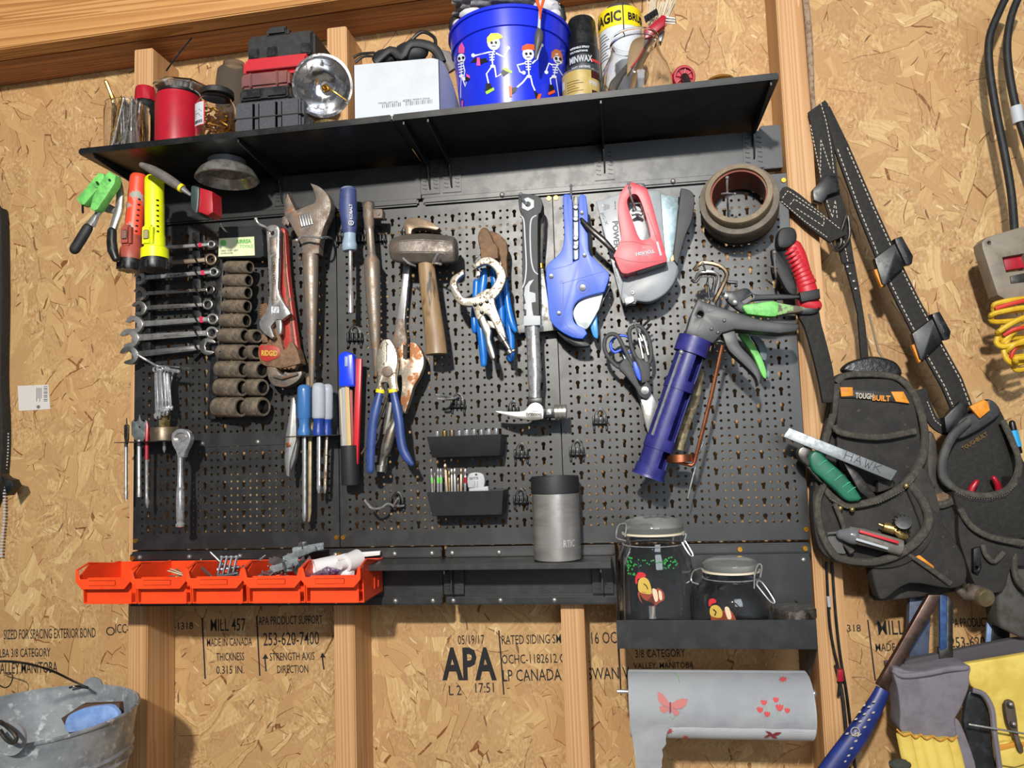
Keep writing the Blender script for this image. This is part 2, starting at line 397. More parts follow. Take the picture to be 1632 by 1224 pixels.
for i, (a, b_) in enumerate(((-.022, .017), (.369, .407), (.767, .806), (1.177, 1.222))):
    q = B(); box(q, a, b_, .021, .1095, -1.1, .955 if i < 3 else 1.4, .002)
    solo('trim_%d' % (i+1), ['pine stud at the left edge of the pegboard', 'pine stud below the middle of the pegboard', 'pine stud just left of the paper towel holder', 'pine stud at the right edge of the pegboard running up past the shelf'][i], 'stud', q, STUD, kind='structure')
def tilted(x0, x1, y0, y1, zf, h):
    q = bmesh.new(); bmesh.ops.create_cube(q, size=1)
    for v in q.verts:
        x = x0 if v.co.x < 0 else x1; y = y0 if v.co.y < 0 else y1; v.co = Vector((x, y, zf(x) + (h if v.co.z > 0 else 0)))
    bmesh.ops.bevel(q, geom=q.edges[:], offset=.002, segments=2, affect='EDGES'); return q
zf = lambda x: .960 + (x + .39) * .030
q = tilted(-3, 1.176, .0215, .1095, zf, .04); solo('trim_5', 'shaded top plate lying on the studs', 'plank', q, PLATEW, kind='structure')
q = tilted(-3, 3, -.018, .0205, lambda x: zf(x)-.001, .24); solo('trim_6', 'wide golden fir beam nailed across the top of the studs', 'beam', q, BEAMW, kind='structure')
q = B(); box(q, -3, 4, -4, .12, -1.16, -1.1)
solo('floor', 'concrete floor of the workshop', 'floor', q, M('concrete', '77736c', '67635d', 8, r=.8), kind='structure')

# ---------------------------------------------------------------- pegboards
PW, PH = .3905, .600
def pegmesh():
    bm = B(); cw = .01217; rh = .012635; x0 = .0189 - cw/2; z0 = .0297 - rh/2
    def ringf(outer, inner):
        n = len(outer); O = [bm.verts.new((a[0], 0, a[1])) for a in outer]; I = [bm.verts.new((a[0], 0, a[1])) for a in inner]
        for i in range(n): bm.faces.new((O[i], O[(i+1) % n], I[(i+1) % n], I[i]))
    for c in range(30):
        xa = x0 + c*cw; xb = xa + cw; xm = (xa+xb)/2
        if c % 3 == 1:
            for j in range(22):
                za = z0 + 2*j*rh; zb = za + 2*rh; zm = (za+zb)/2; hh = rh/2
                outer = [(xb, zm), (xb, zm+hh), (xb, zb), (xm, zb), (xa, zb), (xa, zm+hh), (xa, zm), (xa, za+hh), (xa, za), (xm, za), (xb, za), (xb, za+hh)]
                hr = .0039; hz = zm+.003; s = .0022
                inner = [(xm+hr, hz)] + [(xm+hr*math.cos(a), hz+hr*math.sin(a)) for a in (.8, 1.25, 1.57, 1.9, 2.35, 3.14)] + [(xm-s, hz-.0030), (xm-s, zm-.0065), (xm, zm-.0073), (xm+s, zm-.0065), (xm+s, hz-.0030)]
                ringf(outer, inner)
        else:
            for j in range(44):
                za = z0 + j*rh; zb = za + rh; zm = (za+zb)/2; r_ = .0025
                outer = [(xb, zm), (xb, zb), (xm, zb), (xa, zb), (xa, zm), (xa, za), (xm, za), (xb, za)]
                ringf(outer, [(xm + r_*math.cos(2*PI*i/8), zm + r_*math.sin(2*PI*i/8)) for i in range(8)])
    bmesh.ops.remove_doubles(bm, verts=bm.verts[:], dist=1e-5)
    X0, X1, Z0, Z1 = x0, x0+30*cw, z0, z0+44*rh
    def quad(a, b, c, d): bm.faces.new([bm.verts.new((p[0], 0, p[1])) for p in (a, b, c, d)])
    e = .0008
    quad((e, 0), (X0, 0), (X0, PH), (e, PH)); quad((X1, 0), (PW-e, 0), (PW-e, PH), (X1, PH)); quad((X0, 0), (X1, 0), (X1, Z0), (X0, Z0)); quad((X0, Z1), (X1, Z1), (X1, PH), (X0, PH))
    bmesh.ops.recalc_face_normals(bm, faces=bm.faces[:])
    if sum(f.normal.y for f in bm.faces) > 0: bmesh.ops.reverse_faces(bm, faces=bm.faces[:])
    for v in bm.verts: v.co.y = 0
    ext = bmesh.ops.extrude_face_region(bm, geom=bm.faces[:], use_keep_orig=True)
    bmesh.ops.translate(bm, verts=[g for g in ext['geom'] if isinstance(g, bmesh.types.BMVert)], vec=(0, .0012, 0))
    for (a, b_, c, d) in ((e, e+.0015, 0, PH), (PW-e-.0015, PW-e, 0, PH), (e, PW-e, 0, .0015), (e, PW-e, PH-.0015, PH)): box(bm, a, b_, .0012, .0185, c, d)
    me = bpy.data.meshes.new('perforated_sheet'); bm.to_mesh(me); bm.free(); me.materials.append(BLK); return me
PM = pegmesh()
q = B()
lathe(q, Vector((0, -.0022, 0)), Vector((0, .012, 0)), [(0, .0012), (0, .0038), (.1, .0044), (.16, .0044), (.17, .002), (1, .001)], 12)
bmesh.ops.recalc_face_normals(q, faces=q.faces[:]); SCRM = bpy.data.meshes.new('screw'); q.to_mesh(SCRM); q.free(); SCRM.materials.append(BRASS)
q = B(); lathe(q, Vector((0, -.003, 0)), Vector((0, .01, 0)), [(0, .001), (.05, .003), (.23, .0045), (.24, .002), (1, .001)], 10); BOLM = bpy.data.meshes.new('bolt'); q.to_mesh(BOLM); q.free(); BOLM.materials.append(STEEL)
def screw(parent, loc, me=SCRM, nm='screw', label=None):
    o = bpy.data.objects.new(nm, me); COL.objects.link(o); o.parent = parent; o.location = Vector(loc) - parent.location
    if label: o['label'] = label
    return o
lab = ['black perforated steel panel on the left behind the wrenches and sockets', 'black perforated steel panel in the middle behind the hammers', 'black perforated steel panel on the right behind the caulking gun']
PEGS = []
for i in range(3):
    r = bpy.data.objects.new('pegboard_panel', None); COL.objects.link(r); r.location = (i*PW, 0, 0); r.empty_display_size = .05
    tagp(r, lab[i], 'pegboard', 'pegboard panels'); PEGS.append(r)
    o = bpy.data.objects.new('perforated_sheet', PM); COL.objects.link(o); o.parent = r
    for (x, y) in ((.006, .016), (PW-.006, .016), (.006, PH-.012), (PW-.006, PH-.012)): screw(r, (i*PW+x, 0, y))
# seam strip and second sheet edge of the left panel
q = B(); box(q, .004, PW-.004, -.0016, -.0001, .180, .196, .0004); o = bpy.data.objects.new('overlap_strip', finish(q, 'overlap_strip', BLK, Vector((0, 0, 0)))); COL.objects.link(o); o.parent = PEGS[0]
for x in (.02, .135, .241): screw(PEGS[0], (x, -.0016, .186), BOLM, 'bolt')

# ---------------------------------------------------------------- rails, brackets and shelves
BLK2 = M('black_shelf_steel', '0a0b0c', '101113', 25, r=.33, r2=.42)
def louvre(q, x, z0, z1, y):
    """strip of slanted pressed slots either side of a bracket arm"""
    box(q, x-.017, x+.017, y-.0022, y, z0, z1, .0006)
    n = 6
    for k in range(n):
        z = z0 + .007 + (z1-z0-.014)*(k+.5)/n
        for s in (-1, 1):
            box(q, x+s*.010-.0042, x+s*.010+.0042, y-.0042, y-.0018, z-.0016, z+.0016, .0008, rot=('Y', .30))
SZ = .6738
def zs(x): return .6665 + .0135*x      # the upper shelf sags a little to the left
def shelf_unit(x0, x1, brs, label):
    t = T('wall_shelf', label, 'shelf', Vector(((x0+x1)/2, 0, SZ)), 'upper shelf sections')
    q = B(); box(q, x0+.0008, x1-.0008, -.001, .018, .606, zs((x0+x1)/2)-.002, .0008); t.p('back_rail', q, BLK)
    q = tilted(x0+.0006, x1-.0006, -.172, .018, zs, .0022); e = tilted(x0+.0006, x1-.0006, -.1738, -.1715, lambda x: zs(x)-.0005, .010); join(q, e)
    t.p('shelf_board', q, BLK2)
    q = B(); box(q, x0+.004, x1-.004, -.0095, -.0005, .5925, .6045, .003); t.p('lower_rail', q, BLK)
    for x in brs:
        q = B(); louvre(q, x, .612, zs(x)-.006, -.001)
        d = bmesh.new(); z = zs(x)
        vs = [(-.0035, z-.0003), (-.168, z-.0003), (-.168, z-.006), (-.02, z-.018), (-.0095, z-.050), (-.0035, z-.055)]
        fs = d.faces.new([d.verts.new((x-.0012, a, b_)) for a, b_ in vs]); ee = bmesh.ops.extrude_face_region(d, geom=[fs]); bmesh.ops.translate(d, verts=[g for g in ee['geom'] if isinstance(g, bmesh.types.BMVert)], vec=(.0024, 0, 0)); join(q, d)
        t.p('shelf_bracket', q, BLK)
    for z, xs_ in ((.5985, (.25, .75)),):
        for f in xs_: screw(t.o, (x0+(x1-x0)*f, -.0095, z), BOLM, 'bolt')
    return t
xb = lambda px, py: at(px, py, 0).x
J = at(643, 200, -.172).x
shelf_unit(.0135, .5488, (.037, xb(452, 300), xb(686, 280)), 'left section of the long black upper shelf, holding the jars and the cases')
shelf_unit(.549, 1.131, (xb(715, 280)+.006, xb(963, 260), 1.120), 'right section of the long black upper shelf, holding the blue bucket')
q = B(); box(q, 1.133, 1.166, -.001, .018, .610, .684, .0008)
solo('rail_end_plate', 'short black steel end plate right of the upper shelf brackets', 'bracket', q, BLK)
# lower rails
t = T('wall_rail', 'long black steel rail under the left and middle pegboards, carrying the orange bins', 'rail', Vector((.2, 0, -.05)), 'lower rails')
q = B(); box(q, .0, .571, -.001, .018, -.098, -.003, .0008); t.p('rail_plate', q, BLK)
q = B(); box(q, .0, .571, -.008, -.0012, -.019, -.006, .002); t.p('upper_flange', q, BLK)
q = B(); box(q, .0, .571, -.008, -.0012, -.098, -.084, .002); t.p('lower_flange', q, BLK)
for x in (.02, .115, .21, .30, .385, .49, .555):
    screw(t.o, (x, -.008, -.0125), BOLM, 'bolt'); screw(t.o, (x, -.008, -.091), BOLM, 'bolt')
screw(t.o, (.006, -.008, -.014)); screw(t.o, (.3905, -.008, -.013))
t = T('wall_rail', 'shorter black steel rail under the stainless can cooler', 'rail', Vector((.7, 0, -.05)), 'lower rails')
q = B(); box(q, .578, .862, -.001, .018, -.098, -.003, .0008); t.p('rail_plate', q, BLK)
q = B(); box(q, .578, .862, -.008, -.0012, -.019, -.006, .002); t.p('upper_flange', q, BLK)
q = B(); box(q, .578, .862, -.008, -.0012, -.098, -.084, .002); t.p('lower_flange', q, BLK)
for x in (.59, .67, .76): screw(t.o, (x, -.008, -.091), BOLM, 'bolt'); screw(t.o, (x, -.008, -.0125), BOLM, 'bolt')
t = T('narrow_shelf', 'narrow black shelf under the stainless can cooler', 'shelf', Vector((.68, -.04, -.02)))
q = B(); box(q, .462, .856, -.082, -.0085, -.0215, -.0195, .0005); box(q, .462, .856, -.0835, -.0815, -.0290, -.0195, .0005); t.p('shelf_board', q, BLK)
for x in (.592, .840):
    q = B(); louvre(q, x, -.080, -.032, -.009); box(q, x-.0012, x+.0012, -.078, -.0112, -.036, -.0222); box(q, x-.0012, x+.0012, -.03, -.0112, -.075, -.034); t.p('shelf_bracket', q, BLK)
# ---------------------------------------------------------------- things on the upper shelf
GLASS = M('clear_glass', 'ffffff', r=.02, trans=1, ior=1.46)
PLCLR = M('clear_plastic', 'f2f4f4', r=.12, trans=1, ior=1.2)
RED = M('red_plastic', 'a81528', '9a1226', 20, r=.35)
RED2 = M('red_hard_case', 'b41a28', r=.45, bump=.1)
BLKR = M('black_rubber', '17181a', '222325', 90, r=.6, bump=.1)
GREYF = M('speckled_dark_case', '35373b', '50535a', 700, .45, .62, r=.75, bump=.3, bs=700)
WHITE = M('white_card', 'b9bec5', 'b1b7bf', 10, r=.6)
BLUE = M('blue_bucket_plastic', '1c2fd0', r=.28)
PWH = M('white_print', 'e8ecf4', r=.5); PBK = M('black_print', '15151a', r=.5); PYE = M('yellow_print', 'e6e04a', r=.5); POR = M('orange_print', 'ea5a28', r=.5)
PPK = M('pink_print', 'e2559c', r=.5); PGR = M('green_print', '9ed83e', r=.5); PRD = M('red_print', 'c8303a', r=.5)
PGY = M('grey_print', '6e7074', r=.5)
def cyl(bm, px0, px1, pytop, Y, prof, n=32, base=None):
    """upright lathe whose left and right outline sit at px0, px1; prof (height fraction, radius fraction)"""
    c = (px0+px1)/2; xw = at(c, 150, Y).x; zb = (zs(xw)+.0026) if base is None else base
    R = (px1-px0)/2*pm(Vector((xw, Y, .75))); top = at(c, pytop, Y-R)
    lathe(bm, Vector((xw, Y, zb)), Vector((xw, Y, top.z)), [(h, r*R) for h, r in prof], n); return Vector((xw, Y, zb)), R, top.z - zb
def glassjar(px0, px1, top, Y, outer, wall=.05, **k):
    q = B(); inner = [(h, max(.01, r-wall)) for h, r in outer if r > .3][::-1]
    b, R, H = cyl(q, px0, px1, top, Y, outer + [(outer[-1][0], outer[-1][1]-wall)] + inner[1:] + [(.03, .01)], **k); return q, b, R, H
# jar of drill bits
q, b, R, H = glassjar(169, 237, 152, -.125, [(0, .01), (0, .9), (.03, .97), (.5, 1), (.86, 1), (.95, .92), (1, .95)])
solo('glass_jar', 'open clear glass jar full of drill bits at the left end of the upper shelf', 'jar', q, GLASS, loc=b)
q = B(); L_ = .098
lathe(q, Vector((0, 0, 0)), Vector((0, 0, L_)), [(0, .0032), (.35, .0032), (.36, .0028)] + [(.36 + .6*i/14, .0024 if i % 2 else .0017) for i in range(15)] + [(1, .0003)], 8)
bitm = finish(q, 'drill_bit', M('drill_bit_steel', 'a8a29a', 'd2ccc2', 200, r=.25, m=.7), Vector((0, 0, 0)))
q = B(); lathe(q, Vector((0, 0, 0)), Vector((0, 0, L_)), [(0, .0032), (.35, .0032), (.36, .0028)] + [(.36 + .6*i/14, .0024 if i % 2 else .0017) for i in range(15)] + [(1, .0003)], 8)
bitg = finish(q, 'drill_bit', M('gold_drill_bit', 'a07838', 'd0a860', 200, r=.3, m=1), Vector((0, 0, 0)))
random.seed(3)
for i in range(60):
    a = random.uniform(0, 2*PI); rr = R*.80*math.sqrt(random.random()); a2 = a + (random.uniform(2.2, 4) if i % 3 == 0 else random.uniform(-1.1, 1.1)); r2 = R*.80*math.sqrt(random.random())
    gold = i % 5 == 0; p0 = b + Vector((rr*math.cos(a), rr*math.sin(a), .006)); p1 = b + Vector((r2*math.cos(a2), r2*math.sin(a2), random.uniform(.07, .088)+.03))
    o = bpy.data.objects.new('drill_bit', bitg if gold else bitm); COL.objects.link(o); o.location = p0; o.rotation_euler = (p1-p0).to_track_quat('Z', 'Y').to_euler()
    tagp(o, 'brass coloured drill bit standing in the open glass jar' if gold else 'steel twist drill bit standing in the open glass jar', 'drill bit', 'gold drill bits in the jar' if gold else 'steel drill bits in the jar')
q = B(); tube(q, [(186, 188, -.135, 2), (183, 165, -.14, 3), (176, 147, -.145, 3), (169, 130, -.15, 3)], 8, rnd=True); tube(q, [(181, 160, -.141, 3.8), (178, 152, -.144, 3.8)], 8)
solo('spade_bit', 'long pale brass drill bit sticking out above the rim of the glass jar', 'drill bit', q, M('gold_drill_bit', 'a07838'))
# red capped bottle
t = T('spray_bottle', 'dark bottle with a red cap behind the jar of drill bits', 'bottle', (231, 215, -.055))
q = B(); cyl(q, 214, 252, 150, -.055, [(0, .01), (0, 1), (.7, 1), (.92, .9), (1, .7)]); t.p('body', q, BLKP)
q = B(); pp, R_, h_ = cyl(q, 215, 250, 132, -.055, [(.84, .01), (.84, .95), (.97, .9), (1, .85)], n=10); t.p('cap', q, RED)
# red jar
t = T('plastic_jar', 'tall red plastic jar with a black lid on the upper shelf', 'jar', (285, 225, -.12))
q = B(); cyl(q, 250, 320, 137, -.12, [(0, .01), (0, .96), (.02, 1), (.86, 1), (.93, .95), (.99, .94)], 28); t.p('body', q, RED)
q = B(); pp, R_, h_ = cyl(q, 253, 317, 133, -.12, [(.955, .01), (.955, .99), (.99, .99), (1, .94)], 28); t.p('lid', q, BLKP)
ztop = pp.z + h_
t = T('plastic_tub', 'small clear plastic tub of white clips on top of the red jar', 'tub', (290, 130, -.10))
q = B(); c_ = at(292, 125, -.10)
lathe(q, Vector((c_.x, -.10, ztop+.001)), Vector((c_.x, -.10, ztop+.022)), [(0, .03), (0, .036), (.6, .046), (.62, .049), (.8, .049), (1, .036)], 8); t.p('tub', q, PLCLR)
q = B()
for i in range(16):
    a = i*2.4; box(q, c_.x+.022*math.cos(a)-.005, c_.x+.022*math.cos(a)+.005, -.10+.02*math.sin(a)-.003, -.10+.02*math.sin(a)+.003, ztop+.003, ztop+.012, .001, rot=('Z', a))
t.p('clips', q, WHITE, kind='stuff')
# jar of brass screws
t = T('screw_jar', 'glass jar of brass screws with a dark lid and white label', 'jar', (344, 220, -.135))
q, b, R, H = glassjar(313, 375, 143, -.138, [(0, .01), (0, .92), (.04, 1), (.8, 1), (.9, .93), (.96, .78), (1, .78)]); t.p('glass', q, GLASS)
q = B(); cyl(q, 321, 372, 133, -.138, [(.9, .01), (.9, 1), (.985, 1), (1, .95)]); t.p('lid', q, BLKR)
q = B(); d = flat([(-.012, 0), (.012, 0), (.012, .040), (-.012, .040)]); bmesh.ops.subdivide_edges(d, edges=[e for e in d.edges if abs(e.verts[0].co.x-e.verts[1].co.x) > .01], cuts=6); cylwrap(d, b+Vector((0, 0, .026)), R, ang0=-.40); t.p('label_border', d, PRD)
d = flat([(-.011, 0.001), (.0105, 0.001), (.0105, .039), (-.011, .039)]); bmesh.ops.subdivide_edges(d, edges=[e for e in d.edges if abs(e.verts[0].co.x-e.verts[1].co.x) > .01], cuts=6); lb = t.p('label', cylwrap(d, b+Vector((0, 0, .026)), R+.0004, ang0=-.40), WHITE, label='white paper label with a barcode')
q = B()
for k in range(9): join(q, flat([(-.009+k*.0021, .004), (-.009+k*.0021+(.0007, .0012)[k % 2], .004), (-.009+k*.0021+(.0007, .0012)[k % 2], .009), (-.009+k*.0021, .009)]))
for k in range(5): join(q, flat([(-.009, .014+k*.003), (.007-(k % 3)*.003, .014+k*.003), (.007-(k % 3)*.003, .0148+k*.003), (-.009, .0148+k*.003)]))
t.p('barcode', cylwrap(q, b+Vector((0, 0, .026)), R+.0009, ang0=-.40), PBK, parent=lb)
random.seed(5); q = B()
for i in range(130):
    p = b + Vector((random.uniform(-1, 1), random.uniform(-1, 1), 0))*R*.62; p.z = b.z + .008 + random.random()**1.3*.055
    d = Vector((random.uniform(-1, 1), random.uniform(-1, 1), random.uniform(-.8, .8))).normalized()*.014
    e = p + d
    if (Vector((e.x, e.y, 0))-Vector((b.x, b.y, 0))).length > R*.85: e = p - d
    if e.z < b.z+.005: e.z = b.z + .006
    lathe(q, p, e, [(0, .003), (.08, .003), (.22, .0013), (.85, .0012), (1, .0003)], 6)
s_ = solo('brass_screws', 'heap of brass screws inside the labelled glass jar', 'screws', q, BRASS, kind='stuff')
q, b, R, H = glassjar(345, 402, 86, -.045, [(0, .01), (0, .95), (.05, 1), (.8, 1), (.92, .9), (.97, .6), (1, .6)])
solo('large_clear_jar', 'tall dim clear jar behind the stacked cases', 'jar', q, M('smoky_plastic', '9a938a', r=.1, trans=.85, ior=1.2), loc=b)
# stacked cases
def case(x0, x1, y0, y1, Y, D, mat, name, label, zb=None, ribs=3, bev=.006, lid=None, slant=0):
    c = at((x0+x1)/2, 150, Y); z0 = zs(c.x)+.003 if zb is None else zb
    xa = at(x0, (y0+y1)/2, Y).x; xb_ = at(x1, (y0+y1)/2, Y).x; zt = at((x0+x1)/2, y0, Y).z
    t = T(name, label, 'case', Vector((c.x, Y+D/2, z0)))
    q = B(); box(q, xa, xb_, Y, Y+D, z0, zt-.0005, bev, seg=3)
    for k in range(ribs):
        x = xa + (xb_-xa)*(k+.5)/ribs; w_ = (xb_-xa)/ribs*.42
        box(q, x-w_, x+w_, Y-.003, Y+.004, z0+.003, zt-.004, .003)
    t.p('body', q, mat); return t, xa, xb_, z0, zt
t, xa, xb_, z0, z1 = case(373, 482, 157, 212, -.160, .12, GREYF, 'tool_case', 'speckled dark grey moulded case at the bottom of the stack of cases', ribs=3)
q = B(); box(q, xa-.001, xb_+.001, -.1645, -.155, z0+.030, z0+.032, .0006); t.p('seam', q, BLKR)
q = B(); box(q, xb_, xb_+.012, -.15, -.07, z0, z0+.030, .003); t.p('latch', q, BLKP)
t, xa, xb_, z0, z2 = case(381, 462, 137, 156, -.155, .10, BLKP, 'bit_case', 'small black bit case with a clear lid, second from the bottom of the stack', zb=z1, ribs=2, bev=.004)
zt = at(420, 113, -.155).z; q = B(); box(q, xa+.002, xb_-.002, -.154, -.06, z2-.0004, zt, .004); box(q, xa+.018, xa+.022, -.157, -.153, z2, zt-.002, .001); box(q, xb_-.024, xb_-.02, -.157, -.153, z2, zt-.002, .001); t.p('clear_lid', q, M('pink_clear_lid', 'c89090', r=.15, trans=.75, ior=1.15))
c_ = zt + .001
t, xa, xb_, z0, z3 = case(385, 492, 86, 112, -.145, .09, RED2, 'drill_case', 'red plastic case between the clear lidded case and the top black case', zb=c_, ribs=0, bev=.007)
q = B(); box(q, xa+.01, xb_-.012, -.1462, -.144, z0+.006, z0+.008, .0005); t.p('seam', q, M('dark_red', '8e1520', r=.5))
t, xa, xb_, z0, z4 = case(393, 500, 50, 82, -.120, .09, BLKR, 'hard_case', 'black latched hard case on top of the stack of cases', zb=z3+.001, ribs=0, bev=.006)
q = B(); box(q, xa+.035, xa+.075, -.124, -.05, z4-.010, z4+.010, .006, seg=3); t.p('lid_bulge', q, BLKR)
q = B()
for x in (xa+.014, xa+.046, xb_-.014): box(q, x-.009, x+.009, -.124, -.118, z0+.006, z0+.026, .002)
t.p('latch', q, BLKP)
# reflector lamp
def dish(t, cx, cy, Y, rpx, axis, mats, depth=.035):
    C = at(cx, cy, Y); R = rpx*pm(C); ax = Vector(axis).normalized()
    q = B(); pr = [(0, .18)] + [(1-math.sqrt(max(0, 1-(a/10)**2))*.96 if False else (a/10)**2, .18+.82*a/10) for a in range(1, 11)]
    out = [(h, r*R) for h, r in pr]; inn = [(h+.02, (r-.02)*R) for h, r in pr][::-1]
    lathe(q, C - ax*depth, C, out + [(1.0, R*1.05), (1.04, R*1.06), (1.05, R*.98)] + inn, 40); t.p('reflector', q, mats[0])
    return C, R, ax
CHD = M('spotted_chrome', 'd6d6d8', '6e655c', 90, .52, .66, r=.16, r2=.45, m=1, m2=.7)
t = T('reflector_lamp', 'round chrome lamp reflector facing forward beside the red case', 'lamp', (514, 137, -.165))
C, R, ax = dish(t, 514, 137, -.150, 46, (.10, -1, -.28), (CHD,), .03)
q = B(); lathe(q, C-ax*.05, C-ax*.029, [(0, .012), (.2, .016), (1, .010)], 20); t.p('socket', q, BLKP)
q = B(); wire(q, [(520, 139, -.160), (528, 143, -.162), (538, 150, -.160), (552, 160, -.152)], .0011, 6); wire(q, [(514, 140, -.160), (519, 136, -.168), (524, 143, -.168), (518, 146, -.166)], .002, 6); ball(q, (517, 140, -.160), .005, 8); t.p('filament_wire', q, BRASS)
t = T('round_tin', 'low round brass tin under the chrome lamp reflector', 'tin', (526, 205, -.12))
q = B(); cyl(q, 497, 553, 189, -.12, [(0, .01), (0, .93), (.12, 1), (.7, .97), (.75, 1.03), (1, .98)]); t.p('can', q, M('worn_brass', '9c8350', 'c6b27a', 100, r=.35, m=.9))
# white box and goggles
t = T('cardboard_box', 'open white cardboard box with an upside down barcode label', 'box', (640, 195, -.165))
q = B(); a = at(564, 150, -.165); c_ = at(701, 150, -.165); z0 = zs((a.x+c_.x)/2)+.003; ztl = at(563, 104, -.165).z; ztr = at(695, 92, -.165).z; D = .115
def wallq(pts, n_):                                    # a thin card wall
    d = bmesh.new(); f = d.faces.new([d.verts.new(p) for p in pts]); n_ = Vector(n_)*.0012
    e = bmesh.ops.extrude_face_region(d, geom=[f], use_keep_orig=True); bmesh.ops.translate(d, verts=[g for g in e['geom'] if isinstance(g, bmesh.types.BMVert)], vec=n_); return d
X0, X1 = a.x, c_.x; Y0 = -.165
join(q, wallq([(X0, Y0, z0), (X1, Y0, z0), (X1, Y0, ztr-.004), (X1-.01, Y0, ztr), (X0, Y0, ztl)], (0, 1, 0)))
join(q, wallq([(X0, Y0, z0), (X0, Y0+D, z0), (X0, Y0+D, ztl), (X0, Y0, ztl)], (1, 0, 0)))
sd = [(X1, Y0, z0)] + [(X1+.002+.012*k/8, Y0+D*k/8, z0) for k in range(1, 9)] + [(X1+.002+.012*k/8, Y0+D*k/8, z0 + (ztr-z0)*(1-.62*(k/8)**2.2)) for k in range(8, 0, -1)] + [(X1, Y0, ztr-.004)]
join(q, wallq(sd, (-1, 0, 0))); join(q, wallq([(X0, Y0+D, z0), (X1+.012, Y0+D, z0), (X1+.012, Y0+D, z0+.03), (X0, Y0+D, ztl)], (0, -1, 0))); join(q, wallq([(X0, Y0, z0), (X1, Y0, z0), (X1+.012, Y0+D, z0), (X0, Y0+D, z0)], (0, 0, 1)))
t.p('carton', q, WHITE)
q = B()
for k in range(26):
    if k not in (10, 11): x = 609 + k*3.15; plate(q, [(x, 172 - k*.32), (x+(1.3, .8, 1.8)[k % 3], 172-k*.32), (x+(1.3, .8, 1.8)[k % 3], 166 - k*.32), (x, 166-k*.32)], -.1655, .0004, 0)
text(q, '0534', 657, 158, -4.5, -.165, ang=4, wpx=12) if False else None
text(q, '4S80', 642, 163, 4.2, -.165, ang=5, wpx=14); text(q, 'MODEL LOT NO', 603, 166, 2.4, -.165, ang=5, wpx=32); text(q, 'MADE IN CHINA', 658, 160, 2.4, -.165, ang=5, wpx=28)
t.p('barcode_label', q, PGY)
t = T('safety_goggles', 'dark rubber safety goggles and straps lying in the white box', 'goggles', (640, 95, -.12))
q = B()
for x, y, r_ in ((614, 92, 19), (655, 84, 25)): 
    c_ = at(x, y, -.115); k = pm(c_); d = bmesh.new(); bmesh.ops.create_uvsphere(d, u_segments=18, v_segments=10, radius=r_*k); bmesh.ops.scale(d, vec=(1.15, .6, .72), verts=d.verts[:]); bmesh.ops.translate(d, vec=c_, verts=d.verts[:]); join(q, d)
tube(q, [(598, 100, -.13, 6), (622, 80, -.13, 7), (640, 90, -.13, 7), (655, 70, -.13, 8), (690, 76, -.12, 8), (705, 100, -.12, 7)], 10, flat=.6, smooth=4)
t.p('frame', q, BLKR)
q = B(); wire(q, [(563, 92, -.12), (575, 86, -.12), (597, 84, -.12)], .0022); wire(q, [(566, 100, -.12), (580, 90, -.12), (600, 90, -.12)], .0022); wire(q, [(652, 68, -.10), (672, 51, -.10), (692, 60, -.10), (694, 76, -.10)], .003); t.p('strap', q, BLKP)
q = B(); tube(q, [(690, 84, -.10, 9), (710, 92, -.09, 12), (722, 112, -.085, 10)], 10, flat=.6); t.p('lens', q, M('grey_lens', 'a8acb4', r=.15, trans=.7, ior=1.2))
# blue bucket with dancing skeletons
t = T('bucket', 'blue plastic bucket printed with dancing skeletons on the upper shelf', 'bucket', (812, 175, -.085))
cx_ = at(814, 120, -.085); zb = zs(cx_.x)+.0026; kk = pm(Vector((cx_.x, -.085, .76))); RT_ = 95*kk; RB = 79*kk; zt = at(812, 62, -.085).z
q = B(); bh = zt - zb
pr = [(0, .001), (0, RB-.003), (.02, RB), (.80, RB+(RT_-RB)*.72), (.805, RB+(RT_-RB)*.72+.003), (.965, RT_), (.968, RT_+.003), (1, RT_+.003), (1, RT_-.002), (.05, RB-.003), (.04, .001)]
lathe(q, Vector((cx_.x, -.085, zb)), Vector((cx_.x, -.085, zt)), pr, 56, cap=False); t.p('body', q, BLUE)
q = B(); BC = Vector((cx_.x, -.085, zb))
def Rf(v): return RB + (RT_-RB)*.72*(v/(.8*bh))
def bpx(x, y):
    """photo pixel on the bucket -> unrolled (u, v) metres (angle times mean radius, height)"""
    v = None; Yc = -.085
    for Yg in [(-.085 - RB*math.sqrt(max(0, 1-((x-814)/92)**2)))]*1: P = at(x, y, Yg)
    v = P.z - zb; R_ = Rf(v); s = max(-.97, min(.97, (P.x - cx_.x)/R_)); return (math.asin(s)*R_, v)
def bst(pts, wpx): return strip2([bpx(*p) for p in pts], wpx*kk)
def bdec(polys, off=.0004):
    q = B()
    for p in polys:
        d = flat(p, .0002)
        lo = min(v.co.x for v in d.verts); hi = max(v.co.x for v in d.verts)
        cylwrap(d, BC, RB, out=off, Rf=Rf); join(q, d)
    return q
def bp(pts): return [bpx(*p) for p in pts]
